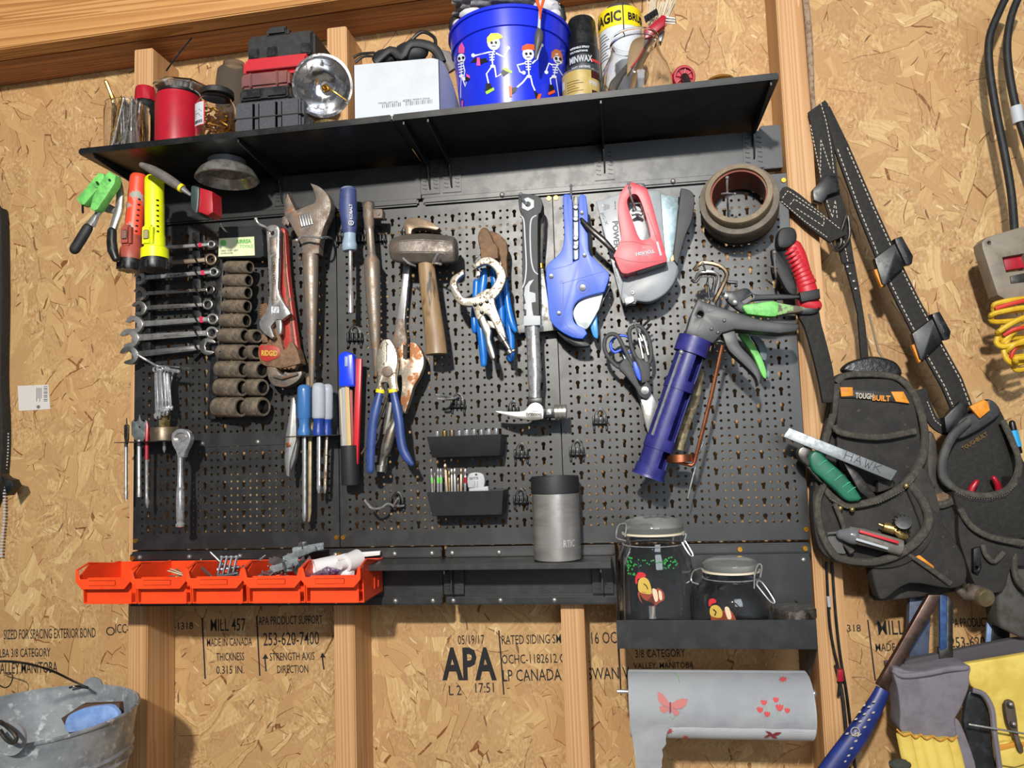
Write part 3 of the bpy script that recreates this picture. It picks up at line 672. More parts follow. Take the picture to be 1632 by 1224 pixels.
def skeleton(sx, sy, hat, hatmat, head, ribs, limbs, shoes, hands, shoemat):
    pol = [bp(circ(sx, sy, head*.9, 12, head))]
    for k in range(4): pol.append(bst([(ribs[0]-5+k*.5, ribs[1]-6+k*4), (ribs[0]+5-k*.5, ribs[1]-7+k*4)], 1.6))
    pol.append(bst([(sx, sy+head), ribs[:2], (ribs[2], ribs[3])], 2)); pol.append(bp(circ(ribs[2], ribs[3], 4, 8, 2.5)))
    for l in limbs: pol.append(bst(l, 2.2))
    for h in hands: pol.append(bp(circ(h[0], h[1], 3, 8)))
    par = t.p('skeleton_print', bdec(pol), PWH)
    t.p('hat_print', bdec([bp(hat)], .0007), hatmat, par)
    t.p('eye_print', bdec([bp(circ(sx-3, sy, 2.2, 8)), bp(circ(sx+3.5, sy-.8, 2.2, 8)), bst([(sx-3, sy+5), (sx+3, sy+4.5)], 1)], .0008), PBK, par)
    t.p('shoe_print', bdec([bp(s) for s, _ in shoes], .0005), PBK, par); t.p('sole_print', bdec([bp(s) for _, s in shoes], .0008), shoemat, par)
skeleton(789, 75, [(779, 76), (779, 68), (785, 61), (796, 60), (802, 63), (803, 67), (791, 70)], PYE, 11, (786, 95, 787, 110), [[(783, 89), (770, 92), (757, 96)], [(792, 90), (806, 96), (810, 84)], [(785, 111), (777, 122), (780, 136)], [(790, 111), (792, 126), (800, 121)]],
    [([(776, 136), (783, 136), (787, 146), (774, 149)], [(775, 149), (788, 142), (789, 146), (777, 153)]), ([(799, 118), (806, 111), (812, 118), (803, 125)], [(803, 110), (817, 116), (816, 120), (802, 114)])], [(757, 95), (811, 81)], PGR)
skeleton(842, 88, [(832, 84), (833, 77), (840, 73), (850, 73), (856, 78), (856, 82), (842, 81)], POR, 10, (842, 106, 843, 122), [[(838, 102), (825, 106), (829, 116), (835, 118)], [(848, 102), (856, 94), (862, 76)], [(840, 123), (833, 132), (824, 140)], [(846, 124), (848, 134), (852, 143)]],
    [([(815, 141), (825, 140), (821, 148), (816, 151)], [(811, 139), (816, 139), (816, 155), (812, 155)]), ([(850, 143), (857, 147), (861, 155), (854, 158)], [(857, 148), (862, 147), (858, 160), (853, 160)])], [(835, 117), (863, 73)], POR)
skeleton(888, 90, [(878, 92), (878, 82), (884, 76), (892, 77), (895, 86), (894, 94), (890, 85), (884, 86)], M('pumpkin_print', 'c8703c', r=.5), 8, (884, 106, 882, 118), [[(880, 101), (874, 99), (870, 110)], [(888, 104), (895, 112)], [(881, 118), (876, 122), (877, 131)], [(885, 120), (887, 134), (889, 147)]],
    [([(874, 131), (880, 131), (883, 140), (873, 145)], [(872, 144), (882, 138), (883, 142), (873, 148)]), ([(887, 148), (891, 150), (894, 160), (889, 160)], [(890, 158), (894, 155), (894, 164), (889, 165)])], [(870, 113)], POR)
skeleton(738, 99, [(734, 91), (735, 82), (740, 76), (744, 84), (743, 92)], PPK, 7, (737, 113, 737, 124), [[(741, 108), (743, 118), (741, 128)], [(737, 124), (735, 140), (734, 155)], [(738, 126), (743, 140), (745, 134)]],
    [([(743, 128), (748, 124), (751, 130), (745, 134)], [(745, 122), (751, 125), (751, 129), (746, 126)]), ([(735, 158), (738, 158), (737, 166), (735, 168)], [(736, 160), (739, 160), (737, 172), (735, 175)])], [(741, 129)], PPK)
pr = t.p('bat_print', bdec([bp([(752, 106), (760, 98), (768, 100), (776, 98), (781, 104), (774, 105), (769, 108), (762, 105)])]), PBK); t.p('bow_print', bdec([bp([(762, 110), (763, 98), (767, 98), (768, 110)])], .0007), PPK, pr)
# the bundle on the bucket
random.seed(11)
def blob(bm, x, y, Y, r, s, amp=.25, seed=0, sub=3):
    c = at(x, y, Y); d = bmesh.new(); bmesh.ops.create_icosphere(d, subdivisions=sub, radius=r*pm(c)); rnd_ = random.Random(seed)
    ph = [(Vector((rnd_.uniform(-1, 1), rnd_.uniform(-1, 1), rnd_.uniform(-1, 1))).normalized()*rnd_.uniform(2, 7), rnd_.uniform(0, 6)) for _ in range(9)]
    for v in d.verts:
        n = v.co.normalized(); f = sum(abs(math.sin(a.dot(n)*1.6+p)) for a, p in ph)/9; v.co *= 1 + amp*(f-.6)*2
        v.co = Vector((v.co.x*s[0], v.co.y*s[1], v.co.z*s[2]))
    bmesh.ops.translate(d, vec=c, verts=d.verts[:]); join(bm, d)
q = B(); blob(q, 808, 2, -.090, 78, (1.05, .75, .30), .3, 4, 5)
solo('plastic_bag', 'crumpled grey plastic bag heaped on the blue bucket', 'bag', q, M('grey_film', '9a9aa0', '75757b', 60, r=.35, bump=.3, bs=120), loc=(808, 20, -.09))
q = B(); blob(q, 752, 24, -.125, 17, (1.2, .8, .55), .2, 8); blob(q, 730, 38, -.11, 8, (1, .8, .9), .2, 3); solo('white_rag', 'white cloth bunched over the left rim of the blue bucket', 'cloth', q, M('white_cotton', 'c2c2c6', r=.8, bump=.2, bs=90)); q = B(); blob(q, 870, 14, -.13, 20, (1.1, .8, .6), .25, 6); blob(q, 882, 24, -.13, 12, (1, .8, .7), .2, 2); solo('white_rag', 'white cloth showing over the right rim of the blue bucket', 'cloth', q, M('white_cotton', 'c2c2c6'))
t = T('paddle_brush', 'slim brush with an orange and white neck and dark handle hanging over the bucket', 'brush', (858, 40, -.19))
q = B(); tube(q, [(858, 47, -.195, 3), (859, 53, -.196, 6.5), (858, 66, -.197, 6.8), (855, 82, -.197, 3.5), (854, 94, -.196, 1.5)], 12, rnd=True, smooth=3); t.p('handle', q, M('dark_grey_grip', '4b4a4c', r=.5))
q = B(); tube(q, [(862, 8, -.18, 3.4), (860, 28, -.19, 2.2), (859, 47, -.195, 2.6)], 10); t.p('neck', q, WHITE)
q = B(); tube(q, [(854, -4, -.175, 2.5), (861, 16, -.186, 2.6), (861, 30, -.193, 1.2)], 8); tube(q, [(868, -6, -.175, 2.5), (862, 14, -.186, 2.4)], 8); t.p('orange_cord', q, POR)
q = B(); blob(q, 726, 42, -.06, 15, (.7, .7, 1.2), .2, 12); solo('black_cloth', 'black cloth showing behind the left rim of the blue bucket', 'cloth', q, BLKR); q = B(); tube(q, [(893, 14, -.06, 7), (896, 30, -.06, 7)], 12, rnd=True); solo('rubber_stopper', 'black rounded rubber stopper behind the right rim of the blue bucket', 'stopper', q, BLKR)
# cans
def wtext(t, s, b, R, v, ang, h, w_, mat, nm='lettering', bold=.0002, par=None, off=.0005):
    d = textbm(s, h, .0001, 1, 0, bold); xs = [q.co.x for q in d.verts]; x0, x1 = min(xs), max(xs)
    for q in d.verts: q.co.x = (q.co.x-(x0+x1)/2)*w_/(x1-x0); q.co.y += v
    return t.p(nm, cylwrap(d, b, R, ang0=ang, out=off), mat, par)
def band(bm, b, R, v0, v1, a0, a1, n=14, out=.0004):
    d = bmesh.new(); rows = [[d.verts.new(b + Vector(((R+out)*math.sin(a0+(a1-a0)*i/n), -(R+out)*math.cos(a0+(a1-a0)*i/n), v))) for i in range(n+1)] for v in (v0, v1)]
    fs = [d.faces.new((rows[0][i], rows[0][i+1], rows[1][i+1], rows[1][i])) for i in range(n)]
    e = bmesh.ops.extrude_face_region(d, geom=fs, use_keep_orig=True)
    for g in e['geom']:
        if isinstance(g, bmesh.types.BMVert): q_ = g.co - b; q_.z = 0; g.co -= q_.normalized()*.0003
    join(bm, d); return bm
t = T('stain_can', 'small gold can of wood stain at the front of the upper shelf', 'can', (926, 160, -.135))
q = B(); b, R, H = cyl(q, 896, 957, 107, -.135, [(0, .01), (0, .98), (.03, 1), (.05, .97), (.95, .97), (.97, 1), (1, .97), (1, .86), (.96, .85), (.96, .01)]); t.p('can', q, STEEL)
q = B(); band(q, b, R*.97, .004, H*.94, -1.5, .62); t.p('gold_label', q, M('gold_label', 'a68f50', 'b59e60', 30, r=.45))
q = B(); band(q, b, R*.97, H*.72, H*.94, .63, 1.5); band(q, b, R*.97, .014, H*.35, .63, 1.5); t.p('dark_label', q, M('maroon_label', '3d1418', r=.4))
q = B(); band(q, b, R*.97, H*.36, H*.71, .63, 1.5); t.p('gold_label', q, M('gold_label', 'a68f50'))
q = B(); band(q, b, R*.97, .005, .012, -.75, .2, out=.0008); band(q, b, R*.97, H*.5, H*.75, -1.3, -1.0, out=.0008); lb = t.p('white_panel', q, WHITE)
q = B()
for k in range(10): band(q, b, R*.97, .0055, .0115, -.7+k*.09, -.7+k*.09+(.03, .05)[k % 2], 2, out=.0012)
for k in range(7): band(q, b, R*.97, H*.32+k*H*.075, H*.32+k*H*.075+.0007, -.75, .15-(k % 3)*.2, 8, out=.0012) if k < 5 else None
t.p('small_print', q, M('dark_gold_print', '6d5c30', r=.5)); wtext(t, 'PRE', b, R*.97, H*.5, .78, .007, .016, WHITE)
t = T('spray_can', 'black spray can of clear finish behind the gold stain can', 'can', (930, 120, -.07))
q = B(); b, R, H = cyl(q, 904, 958, 66, -.07, [(0, .01), (0, 1), (.96, 1), (1, .93)]); t.p('can', q, M('black_can', '151517', r=.35))
q = B(); zc = b.z+H; lathe(q, Vector((b.x, b.y, zc)), Vector((b.x, b.y, at(934, 33, -.07).z)), [(0, R*.93), (.9, R*.82), (1, R*.72), (1, .001)], 28); t.p('cap', q, BLKP)
v_ = lambda y: at(930, y, -.07-R).z - b.z
q = B(); band(q, b, R, v_(124), v_(94), -1.4, 1.4); t.p('grey_band', q, M('charcoal_band', '3b3d42', r=.4)); q = B(); band(q, b, R, v_(97), v_(93), .5, 1.4, out=.0006); t.p('red_band', q, PRD)
wtext(t, 'MINWAX', b, R, v_(98), -.10, .0105, .038, WHITE, bold=.0004, off=.0012); q = B(); band(q, b, R, v_(100.5), v_(85), -.95, .75, out=.0006); t.p('name_panel', q, PBK)
wtext(t, 'WIPEABLE SPRAY', b, R, v_(76), -.15, .0032, .034, WHITE); wtext(t, 'POLYURETHANE', b, R, v_(82), -.2, .003, .03, WHITE); wtext(t, 'FAST DRYING', b, R, v_(108), -.1, .0036, .030, WHITE, off=.001); wtext(t, 'POLYURETHANE', b, R, v_(113), -.05, .0046, .040, WHITE, off=.001)
t = T('powder_can', 'tall yellow and white canister standing behind the glass vase', 'canister', (992, 140, -.045))
q = B(); b, R, H = cyl(q, 959, 1027, 8, -.028, [(0, .01), (0, .98), (.02, 1), (.98, 1), (1, .95), (1, .01)]); t.p('canister', q, M('canister_white', 'cdd2da', r=.4))
q = B(); lathe(q, Vector((b.x, b.y, b.z+H)), Vector((b.x, b.y, b.z+H+.012)), [(0, R*.7), (1, R*.65), (1, .001)], 24); t.p('cap', q, M('grey_cap', '44434a', r=.4))
v_ = lambda y: at(990, y, -.028-R).z - b.z
q = B(); band(q, b, R, v_(39), v_(8), -1.5, 1.5, 24); t.p('yellow_band', q, M('yellow_label', 'ecd21c', r=.4)); q = B(); band(q, b, R, v_(60), v_(5), .12, .17, 2, out=.0009); t.p('label_seam', q, PBK)
wtext(t, 'MAGIC', b, R, v_(32), -.75, .017, .058, PBK, bold=.0009, off=.001); wtext(t, 'BRUSH', b, R, v_(31), .95, .012, .042, PBK, bold=.0006, off=.001)
q = B()
for k in range(9): band(q, b, R, v_(48+k*5), v_(46.6+k*5), -1.3, -.75+(k % 3)*.1, 4, out=.0006)
t.p('small_print', q, PGY)
# glass vase with brushes
q = B(); out = [(0, .01), (0, .52), (.02, .6), (.10, .85), (.25, .99), (.36, 1), (.5, .94), (.68, .76), (.80, .66), (.86, .64), (.90, .64), (.905, .67), (.93, .67), (.935, .64), (.97, .64), (.975, .67), (1, .66)]
cyl(q, 956, 1074, 31, -.116, out + [(1, .62)] + [(h, r-.035) for h, r in out[3:15]][::-1] + [(.05, .5), (.045, .01)], 48)
solo('glass_vase', 'round bellied clear glass vase holding brushes near the right end of the shelf', 'vase', q, GLASS)
t = T('wire_brush', 'red brush with black bristles leaning out of the glass vase', 'brush', (1045, 45, -.105))
q = B(); plate(q, [(1026, 48), (1056, 22), (1062, 25), (1060, 40), (1036, 60), (1028, 62)], -.112, .014, .003); t.p('head', q, RED)
q = B(); tube(q, [(1034, 56, -.105, 5), (1020, 82, -.105, 4.5), (1003, 104, -.11, 5), (978, 132, -.115, 6), (968, 150, -.115, 5)], 8, flat=.5, rnd=True); t.p('handle', q, M('grey_brown_handle', '4d4640', r=.5))
q = B()
for k in range(12): wire(q, [(1030+k*1.7, 36-k*1.2, -.106+.004*(k % 3)), (1027+k*1.7, 26-k*1.1, -.106+.004*(k % 3))], .0011, 5, 0)
t.p('bristles', q, PBK)
q = B()
for k in range(5): wire(q, [(1060, 27+k*2.3, -.108+.004*(k % 2)), (1076, 29+k*2.1, -.108)], .0009, 5, 0)
t.p('steel_bristles', q, STEEL)
t = T('paint_brush', 'paint brush with pale bristles upright in the glass vase', 'brush', (1040, 30, -.085))
q = B(); random.seed(2)
for k in range(46):
    a = k/45; wire(q, [(1034+a*22, 46+(k % 3), -.085+.006*math.sin(k*2.3)), (1033+a*45+random.uniform(-3, 3), -3+random.uniform(-4, 6)+a*4, -.085+.01*math.sin(k*1.7))], .0006, 4, 0)
t.p('bristles', q, M('pale_bristle', 'd8cfb8', r=.7))
q = B(); plate(q, [(1031, 44), (1060, 48), (1054, 66), (1034, 64)], -.092, .013, .003); t.p('ferrule', q, STEEL)
q = B(); tube(q, [(1044, 62, -.086, 8), (1026, 90, -.09, 6), (1006, 132, -.10, 4), (998, 148, -.10, 3)], 10, flat=.5, rnd=True); t.p('handle', q, M('varnished_wood', 'b08c5e', r=.4))
t = T('hand_brush', 'small flat wooden brush standing inside the glass vase', 'brush', (1018, 90, -.12))
q = B(); plate(q, sm([(1008, 66), (1026, 60), (1025, 80), (1012, 100), (1000, 118), (1000, 96)]), -.128, .008, .002); t.p('paddle', q, M('tan_wood', 'a88a60', r=.5))
q = B(); wire(q, [(1026, 78, -.129), (1018, 92, -.129), (1006, 108, -.129)], .0012); t.p('red_edge', q, PRD)
# red crank knob and glass lid
t = T('screwdriver', 'red spoked knob on a black shaft lying next to the glass vase', 'tool', (1092, 123, -.13))
C = at(1090, 123, -.13); ax = Vector((.12, -1, -.25)).normalized(); k = pm(C)
q = B(); lathe(q, C-ax*.008, C+ax*.004, [(0, .001), (0, 14*k), (.3, 18*k), (.8, 18*k), (1, 16.5*k), (1, 14*k), (.6, 13*k), (.6, .001)], 32)
u, v = frame(ax)
for i in range(8):
    a = i*PI/4+.2; dd = u*math.cos(a)+v*math.sin(a); sweep(q, [C+dd*.003, C+dd*15*k], .0013, 6)
t.p('knob', q, RED); q = B(); tube(q, [(1091, 123, -.134, 6.5), (1095, 130, -.148, 6), (1097, 134, -.155, 5)], 12); tube(q, [(1098, 134, -.155, 3.8), (1103, 143, -.17, 3.5)], 10); t.p('shaft', q, BLKP)
t = T('glass_dome', 'low domed glass lid with an amber knob at the right end of the shelf', 'lid', (1150, 135, -.09))
q = B(); b, R, H = cyl(q, 1098, 1198, 123, -.10, [(0, .98), (0, 1), (.3, 1), (.5, .9), (.8, .6), (1, .28), (.96, .27), (.7, .6), (.4, .88), (.1, .96)]); t.p('dome', q, GLASS)
q = B(); cyl(q, 1128, 1170, 115, -.10, [(.80, .01), (.80, .75), (.86, 1), (.92, 1), (.93, .8), (1, .7), (1, .01)]); t.p('knob', q, M('amber_glass', 'c99a50', r=.1, trans=.8, ior=1.4))
q = B(); wire(q, [(265, 113, -.03), (280, 92, -.035), (306, 60, -.035)], .0016, 6)
solo('loose_cable', 'short black cord leaning behind the red jar up to the beam', 'cord', q, BLKP)
# ---------------------------------------------------------------- hand tools on the left
def K(ox, oy, s):
    def f(pts):
        out = []
        for p in pts:
            if len(p) == 4: out.append((ox+p[0]/s, oy+p[1]/s, p[2], p[3]/s))
            elif len(p) == 3 and isinstance(p[2], float): out.append((ox+p[0]/s, oy+p[1]/s, p[2]))
            else: out.append((ox+p[0]/s, oy+p[1]/s) + tuple(p[2:]))
        return out
    return f
RUST = M('rusty_steel', '77706a', '7c6a5a', 70, .4, .65, r=.45, r2=.75, m=.75, m2=.35, bump=.25, bs=400, c3='8a5a38', s3=45, lo3=.58, hi3=.72)
RUST2 = M('brown_rust', '6a5341', '8c6a4c', 110, .4, .65, r=.6, r2=.8, m=.5, m2=.15, bump=.4, bs=500)
RUSTL = M('pitted_pale_steel', 'bdb5a5', '7a6048', 130, .52, .62, r=.35, r2=.7, m=.85, m2=.3, bump=.2, bs=400)
IMPACT = M('brown_impact_socket', '675e55', '857663', 80, .4, .62, r=.5, r2=.7, m=.45, m2=.3, bump=.2, bs=600)
TREAD = M('worn_red_paint', 'a82f26', '7a5a45', 90, .55, .66, r=.45, r2=.7, bump=.2)
DARKST = M('dark_steel', '4e4c4a', '66605a', 90, r=.35, m=.9)
CHW = M('worn_chrome', 'c2c1c0', '8f8881', 70, .45, .65, r=.2, r2=.4, m=.75)
GRN = M('light_green_paint', '74c765', '5fa955', 60, r=.5)
# spring clamp
k = K(90, 220, 4.8)
t = T('spring_clamp', 'aluminium spring clamp with green jaw pads hanging from the left end of the upper shelf', 'clamp', (165, 330, -.13))
q = B(); tube(q, k([(465, 300, -.128, 26), (487, 420, -.130, 30), (480, 540, -.132, 34), (450, 640, -.135, 32), (420, 730, -.138, 30)]), 10, flat=.7, smooth=3); tube(q, k([(340, 520, -.13, 26), (400, 540, -.130, 34), (460, 560, -.130, 24)]), 8, flat=.5); t.p('arm', q, STEEL)
q = B(); tube(q, k([(400, 430, -.142, 18), (350, 530, -.144, 22), (300, 600, -.146, 26), (225, 700, -.148, 30)]), 10, flat=.6, smooth=3); tube(q, k([(355, 505, -.150, 12), (285, 680, -.156, 12)]), 6); t.p('arm', q, CHW)
q = B(); tube(q, k([(425, 715, -.138, 36), (422, 790, -.139, 38), (430, 860, -.140, 40), (452, 920, -.141, 30)]), 12, flat=.8, rnd=True); t.p('grip', q, BLKP)
q = B(); tube(q, k([(238, 690, -.148, 40), (190, 770, -.149, 42), (140, 850, -.150, 40)]), 12, flat=.8, rnd=True); t.p('grip', q, BLKR)
q = B(); plate(q, k([(150, 465), (320, 265), (360, 272), (365, 300), (330, 370), (210, 508), (185, 510)]), -.158, .016, .0015)
plate(q, k(circ(310, 340, 40, 14)), -.160, .014, .001); t.p('jaw_pad', q, GRN)
q = B(); plate(q, k([(400, 253), (452, 285), (442, 350), (312, 545), (285, 557), (255, 540), (275, 450), (350, 310)]), -.164, .016, .0015); t.p('jaw_pad', q, GRN)
q = B(); 
for x, y in ((310, 340), (405, 320)): lathe(q, at(*k([(x, y, -.168)])[0]), at(*k([(x, y, -.158)])[0]), [(0, .0012), (.2, .0022), (1, .002)], 8)
tube(q, k([(200, 510, -.150, 9), (202, 575, -.150, 9)]), 6); t.p('pivot_pin', q, BLKP)
# flashlights
def torch(name, label, top, bot, rb, rh, body, head, hook, Y0):
    t = T(name, label, 'flashlight', (bot[0], bot[1], Y0)); p0 = at(top[0], top[1], Y0); p1 = at(bot[0], bot[1], Y0-.006); s = pm(p0)
    q = B(); lathe(q, p0, p1, [(0, .001), (0, rb*s*.8), (.02, rb*s*.96), (.05, rb*s), (.70, rb*s*1.02), (.72, rb*s)], 28); t.p('body', q, body)
    q = B(); lathe(q, p0, p1, [(.64, rb*s*.9), (.64, rb*s*1.08), (.76, rb*s*1.10), (.78, rh*s), (.885, rh*s*1.02), (.885, .001)], 28)
    c = p0 + (p1-p0)*.66; box(q, c.x-.010, c.x+.009, c.y-rb*s-.008, c.y-rb*s+.006, c.z-.018, c.z+.018, .004); t.p('head', q, head)
    q = B(); box(q, c.x-.0055, c.x+.0050, c.y-rb*s-.0100, c.y-rb*s-.0075, c.z-.008, c.z+.008, .0024, seg=3); t.p('switch', q, hook)
    q = B(); lathe(q, p0, p1, [(.886, .001), (.886, rh*s*.99), (.97, rh*s*1.03), (1, rh*s*.95), (1, .001)], 28)
    for i in range(8):
        a = i*PI/4; u, v = frame(p1-p0); dd = u*math.cos(a)+v*math.sin(a); sweep(q, [p0+(p1-p0)*.93+dd*rh*s, p0+(p1-p0)*1.0+dd*rh*s*.98], .0035, 6)
    t.p('lens_ring', q, BLKP)
    q = B(); u, v = frame(p1-p0)
    for i in range(7): 
        c = p0 + (p1-p0)*(.28+.055*i) + Vector((rb*s*.80, -rb*s*.62, 0)); box(q, c.x-.002, c.x+.001, c.y-.002, c.y+.002, c.z-.0012, c.z+.0012)
    t.p('grip_marks', q, BLKP)
torch('flashlight', 'scuffed red flashlight hanging head down beside the yellow one', (222, 279), (207, 432), 13.5, 17, M('scuffed_red_paint', 'dc4a30', '9a9a90', 45, .56, .62, r=.45, r2=.6), M('dusty_red', 'a04a3c', '8c4438', 40, r=.5), M('dull_brown', '7c5a52', r=.6), -.105)
torch('flashlight', 'bright yellow flashlight hanging head down beside the red one', (246, 282), (247, 431), 14.5, 20.5, M('fluorescent_yellow', 'e4ee1c', 'd8e010', 30, r=.4), M('fluorescent_yellow', 'e4ee1c'), M('dull_button', '9c9468', r=.5), -.115)
t = T('scraper', 'brush with a grey wooden handle and red block head under the left of the shelf', 'brush', (300, 310, -.15))
q = B(); tube(q, [(226, 263, -.165, 4.5), (245, 272, -.162, 7.5), (270, 287, -.158, 8), (288, 299, -.155, 6.5)], 14, rnd=True, smooth=3); t.p('handle', q, M('weathered_handle', '5c5753', '6d675f', 60, r=.7, bump=.2))
q = B(); tube(q, [(287, 298.5, -.1555, 7), (291, 301, -.155, 6.8)], 14); t.p('ferrule', q, M('yellow_label', 'ecd21c'))
q = B(); tube(q, [(291, 301, -.155, 5), (304, 311, -.15, 2.6)], 10); t.p('shaft', q, STEEL)
q = B(); plate(q, [(312, 297), (338, 305), (339, 338), (331, 343), (312, 336)], -.148, .03, .001); t.p('head', q, M('deep_red_paint', 'a51b26', r=.35))
q = B(); plate(q, sm([(306, 296), (314, 297), (317, 302), (314, 338), (308, 335), (304, 328), (304, 302)], 3), -.152, .04, .0015); t.p('head_cover', q, M('dark_green_grey', '31403f', r=.4))
t = T('magnetic_dish', 'shiny round metal parts dish stuck upside down under the upper shelf', 'dish', (360, 270, -.09))
c = at(362, 285, -.09); zz = zs(c.x)-.0008; k_ = pm(c); R = 48*k_
q = B(); lathe(q, Vector((c.x, c.y, zz)), Vector((c.x, c.y, zz-.034)), [(0, .001), (0, R*.60), (.28, R*.60), (.30, R*.66), (.55, R*.86), (.9, R*1.0), (1, R*1.02), (1.03, R*.98), (.9, R*.94), (.55, R*.78), (.4, R*.2), (.4, .001)], 44); t.p('bowl', q, M('brushed_dish', 'c9c7c2', '8f8a82', 50, r=.22, r2=.4, m=.75))
q = B(); lathe(q, Vector((c.x, c.y, zz-.0005)), Vector((c.x, c.y, zz-.010)), [(0, .03), (0, R*.615), (1, R*.615), (1, .03)], 36); t.p('magnet_ring', q, M('grey_magnet', '5c6064', r=.5))
# combination wrenches in a rack
t = T('wrench_rack', 'black plastic rack holding the row of combination wrenches', 'rack', (270, 470, -.01))
q = B(); plate(q, [(226, 380), (238, 380), (240, 575), (226, 575)], -.016, .015, .001); t.p('side_bar', q, BLKP)
q = B(); plate(q, [(306, 370), (318, 370), (322, 560), (308, 575)], -.012, .011, .001); t.p('side_bar', q, BLKP)
WR = [((214, 398), (336, 389), 7, 6.2, 3.2), ((212, 424), (335, 413), 8, 9.5, 4.2), ((222, 443), (340, 433), 10, 7.2, 3.6), ((223, 468), (334, 461), 11, 7.5, 3.2), ((221, 491), (330, 485), 12, 8.5, 3.8), ((213, 517), (338, 508), 14, 9, 4.6), ((205, 539), (337, 530), 15.5, 10, 5.2), ((205, 566), (331, 552), 15, 14, 5)]
WL = ['top combination wrench of the row, mostly behind the yellow flashlight', 'second combination wrench from the top, brown with a wide ring', 'third combination wrench from the top, with a pink size band', 'fourth combination wrench from the top, rusty near its ring', 'fifth combination wrench from the top, with a dull grey shank', 'sixth combination wrench from the top, thick chrome shank with a pink band', 'seventh combination wrench from the top, with a wide stained open end', 'lowest double open ended wrench in the rack']
def wrench(w_, label, mat, Y, both=False, t_=.005):
    (x0, y0), (x1, y1), ro, rr, sh = w_; L0 = math.hypot(x1-x0, y1-y0); ux, uy = (x1-x0)/L0, (y1-y0)/L0
    g = lambda u, v, cx=x0, cy=y0: (cx + u*ux - v*uy, cy + u*uy + v*ux)
    t = T('wrench', label, 'wrench', ((x0+x1)/2, (y0+y1)/2, Y), 'combination wrenches in the rack')
    q = B(); plate(q, [g(ro*.8, -sh), g(L0-rr*.8, -sh*.8), g(L0-rr*.8, sh*.8), g(ro*.8, sh)], Y, t_, .0012); plate(q, [g(ro*1.6, -sh*.5), g(L0-rr*1.6, -sh*.4), g(L0-rr*1.6, sh*.4), g(ro*1.6, sh*.5)], Y-.0004, .002, .0003); t.p('shank', q, mat)
    def jaw(cx, cy, r, s, an):
        pts = []
        for i in range(19):
            a = math.radians(180+an+34 + i*(292/18)); pts.append((r*math.cos(a), r*math.sin(a)))
        ca, sa = math.cos(math.radians(180+an)), math.sin(math.radians(180+an))
        for u, v in ((r*.62, -r*.42), (-r*.12, -r*.46), (-r*.32, 0), (-r*.12, r*.46), (r*.62, r*.42)): pts.append((u*ca-v*sa, u*sa+v*ca))
        return [g(s*u, v, cx, cy) for u, v in pts]
    q = B(); plate(q, jaw(x0, y0, ro, 1, -15), Y-.001, t_+.002, .001); t.p('open_end', q, mat)
    if both: q = B(); plate(q, jaw(x1, y1, rr, -1, -15), Y-.001, t_+.002, .001); t.p('open_end', q, mat)
    else:
        q = B(); plate(q, circ(x1, y1, rr, 20), Y-.003, t_+.005, .001, holes=[circ(x1, y1, rr*.62, 12)]); t.p('ring_end', q, mat)
    return t, g, L0
WM = [CHROME, M('brown_steel', '9a8a78', '7c6c5c', 60, r=.35, r2=.5, m=.9), CHROME, M('rust_spotted_chrome', 'c0b8ae', '8c5a34', 60, .56, .66, r=.2, r2=.5, m=1, m2=.5), M('dull_steel', '9c9a96', '88857f', 60, r=.35, m=.9), CHW, CHW, M('satin_steel', 'a9a8a6', '918e8a', 50, r=.35, m=.95)]
PKB = M('pink_band', 'c8284e', r=.4)
for i, (w_, l_) in enumerate(zip(WR, WL)):
    t, g, L0 = wrench(w_, l_, WM[i], -.026, both=(i == 7))
    if i in (0, 2, 5): q = B(); plate(q, [g(L0-20, -w_[4]*1.02), g(L0-15, -w_[4]*1.02), g(L0-15, w_[4]*1.02), g(L0-20, w_[4]*1.02)], -.0266, .0062, 0); t.p('size_band', q, PKB)
    q = B(); a = g(L0*.42, 1.6); an = -math.degrees(math.atan2(w_[1][1]-w_[0][1], w_[1][0]-w_[0][0])); text(q, ['DROP FORGED', 'VANADIUM', 'USA 17', 'ALLOY 16', 'CHROME 15', 'FORGED', 'DROP FORGED', 'ALLOY'][i], a[0], a[1], 3, -.0266, ang=an, wpx=28, thick=.0001, off=.0001) if i not in (0, 7) else q
    if len(q.verts): t.p('stamped_marks', q, STEEL if i % 2 else DARKST)
    else: q.free()
rk = [o for o in COL.objects if o.name.startswith('wrench_rack')][0]
for w_ in WR:
    q = B(); f = (313-w_[0][0])/(w_[1][0]-w_[0][0]); y = w_[0][1]+(w_[1][1]-w_[0][1])*f
    wire(q, [(309, y-9, -.018), (309, y-7, -.031), (313, y+1, -.037), (319, y+9, -.031), (321, y+11, -.015)], .0016, 6)
    o = bpy.data.objects.new('clip', finish(q, 'clip', BLKP, rk.location)); COL.objects.link(o); o.parent = rk
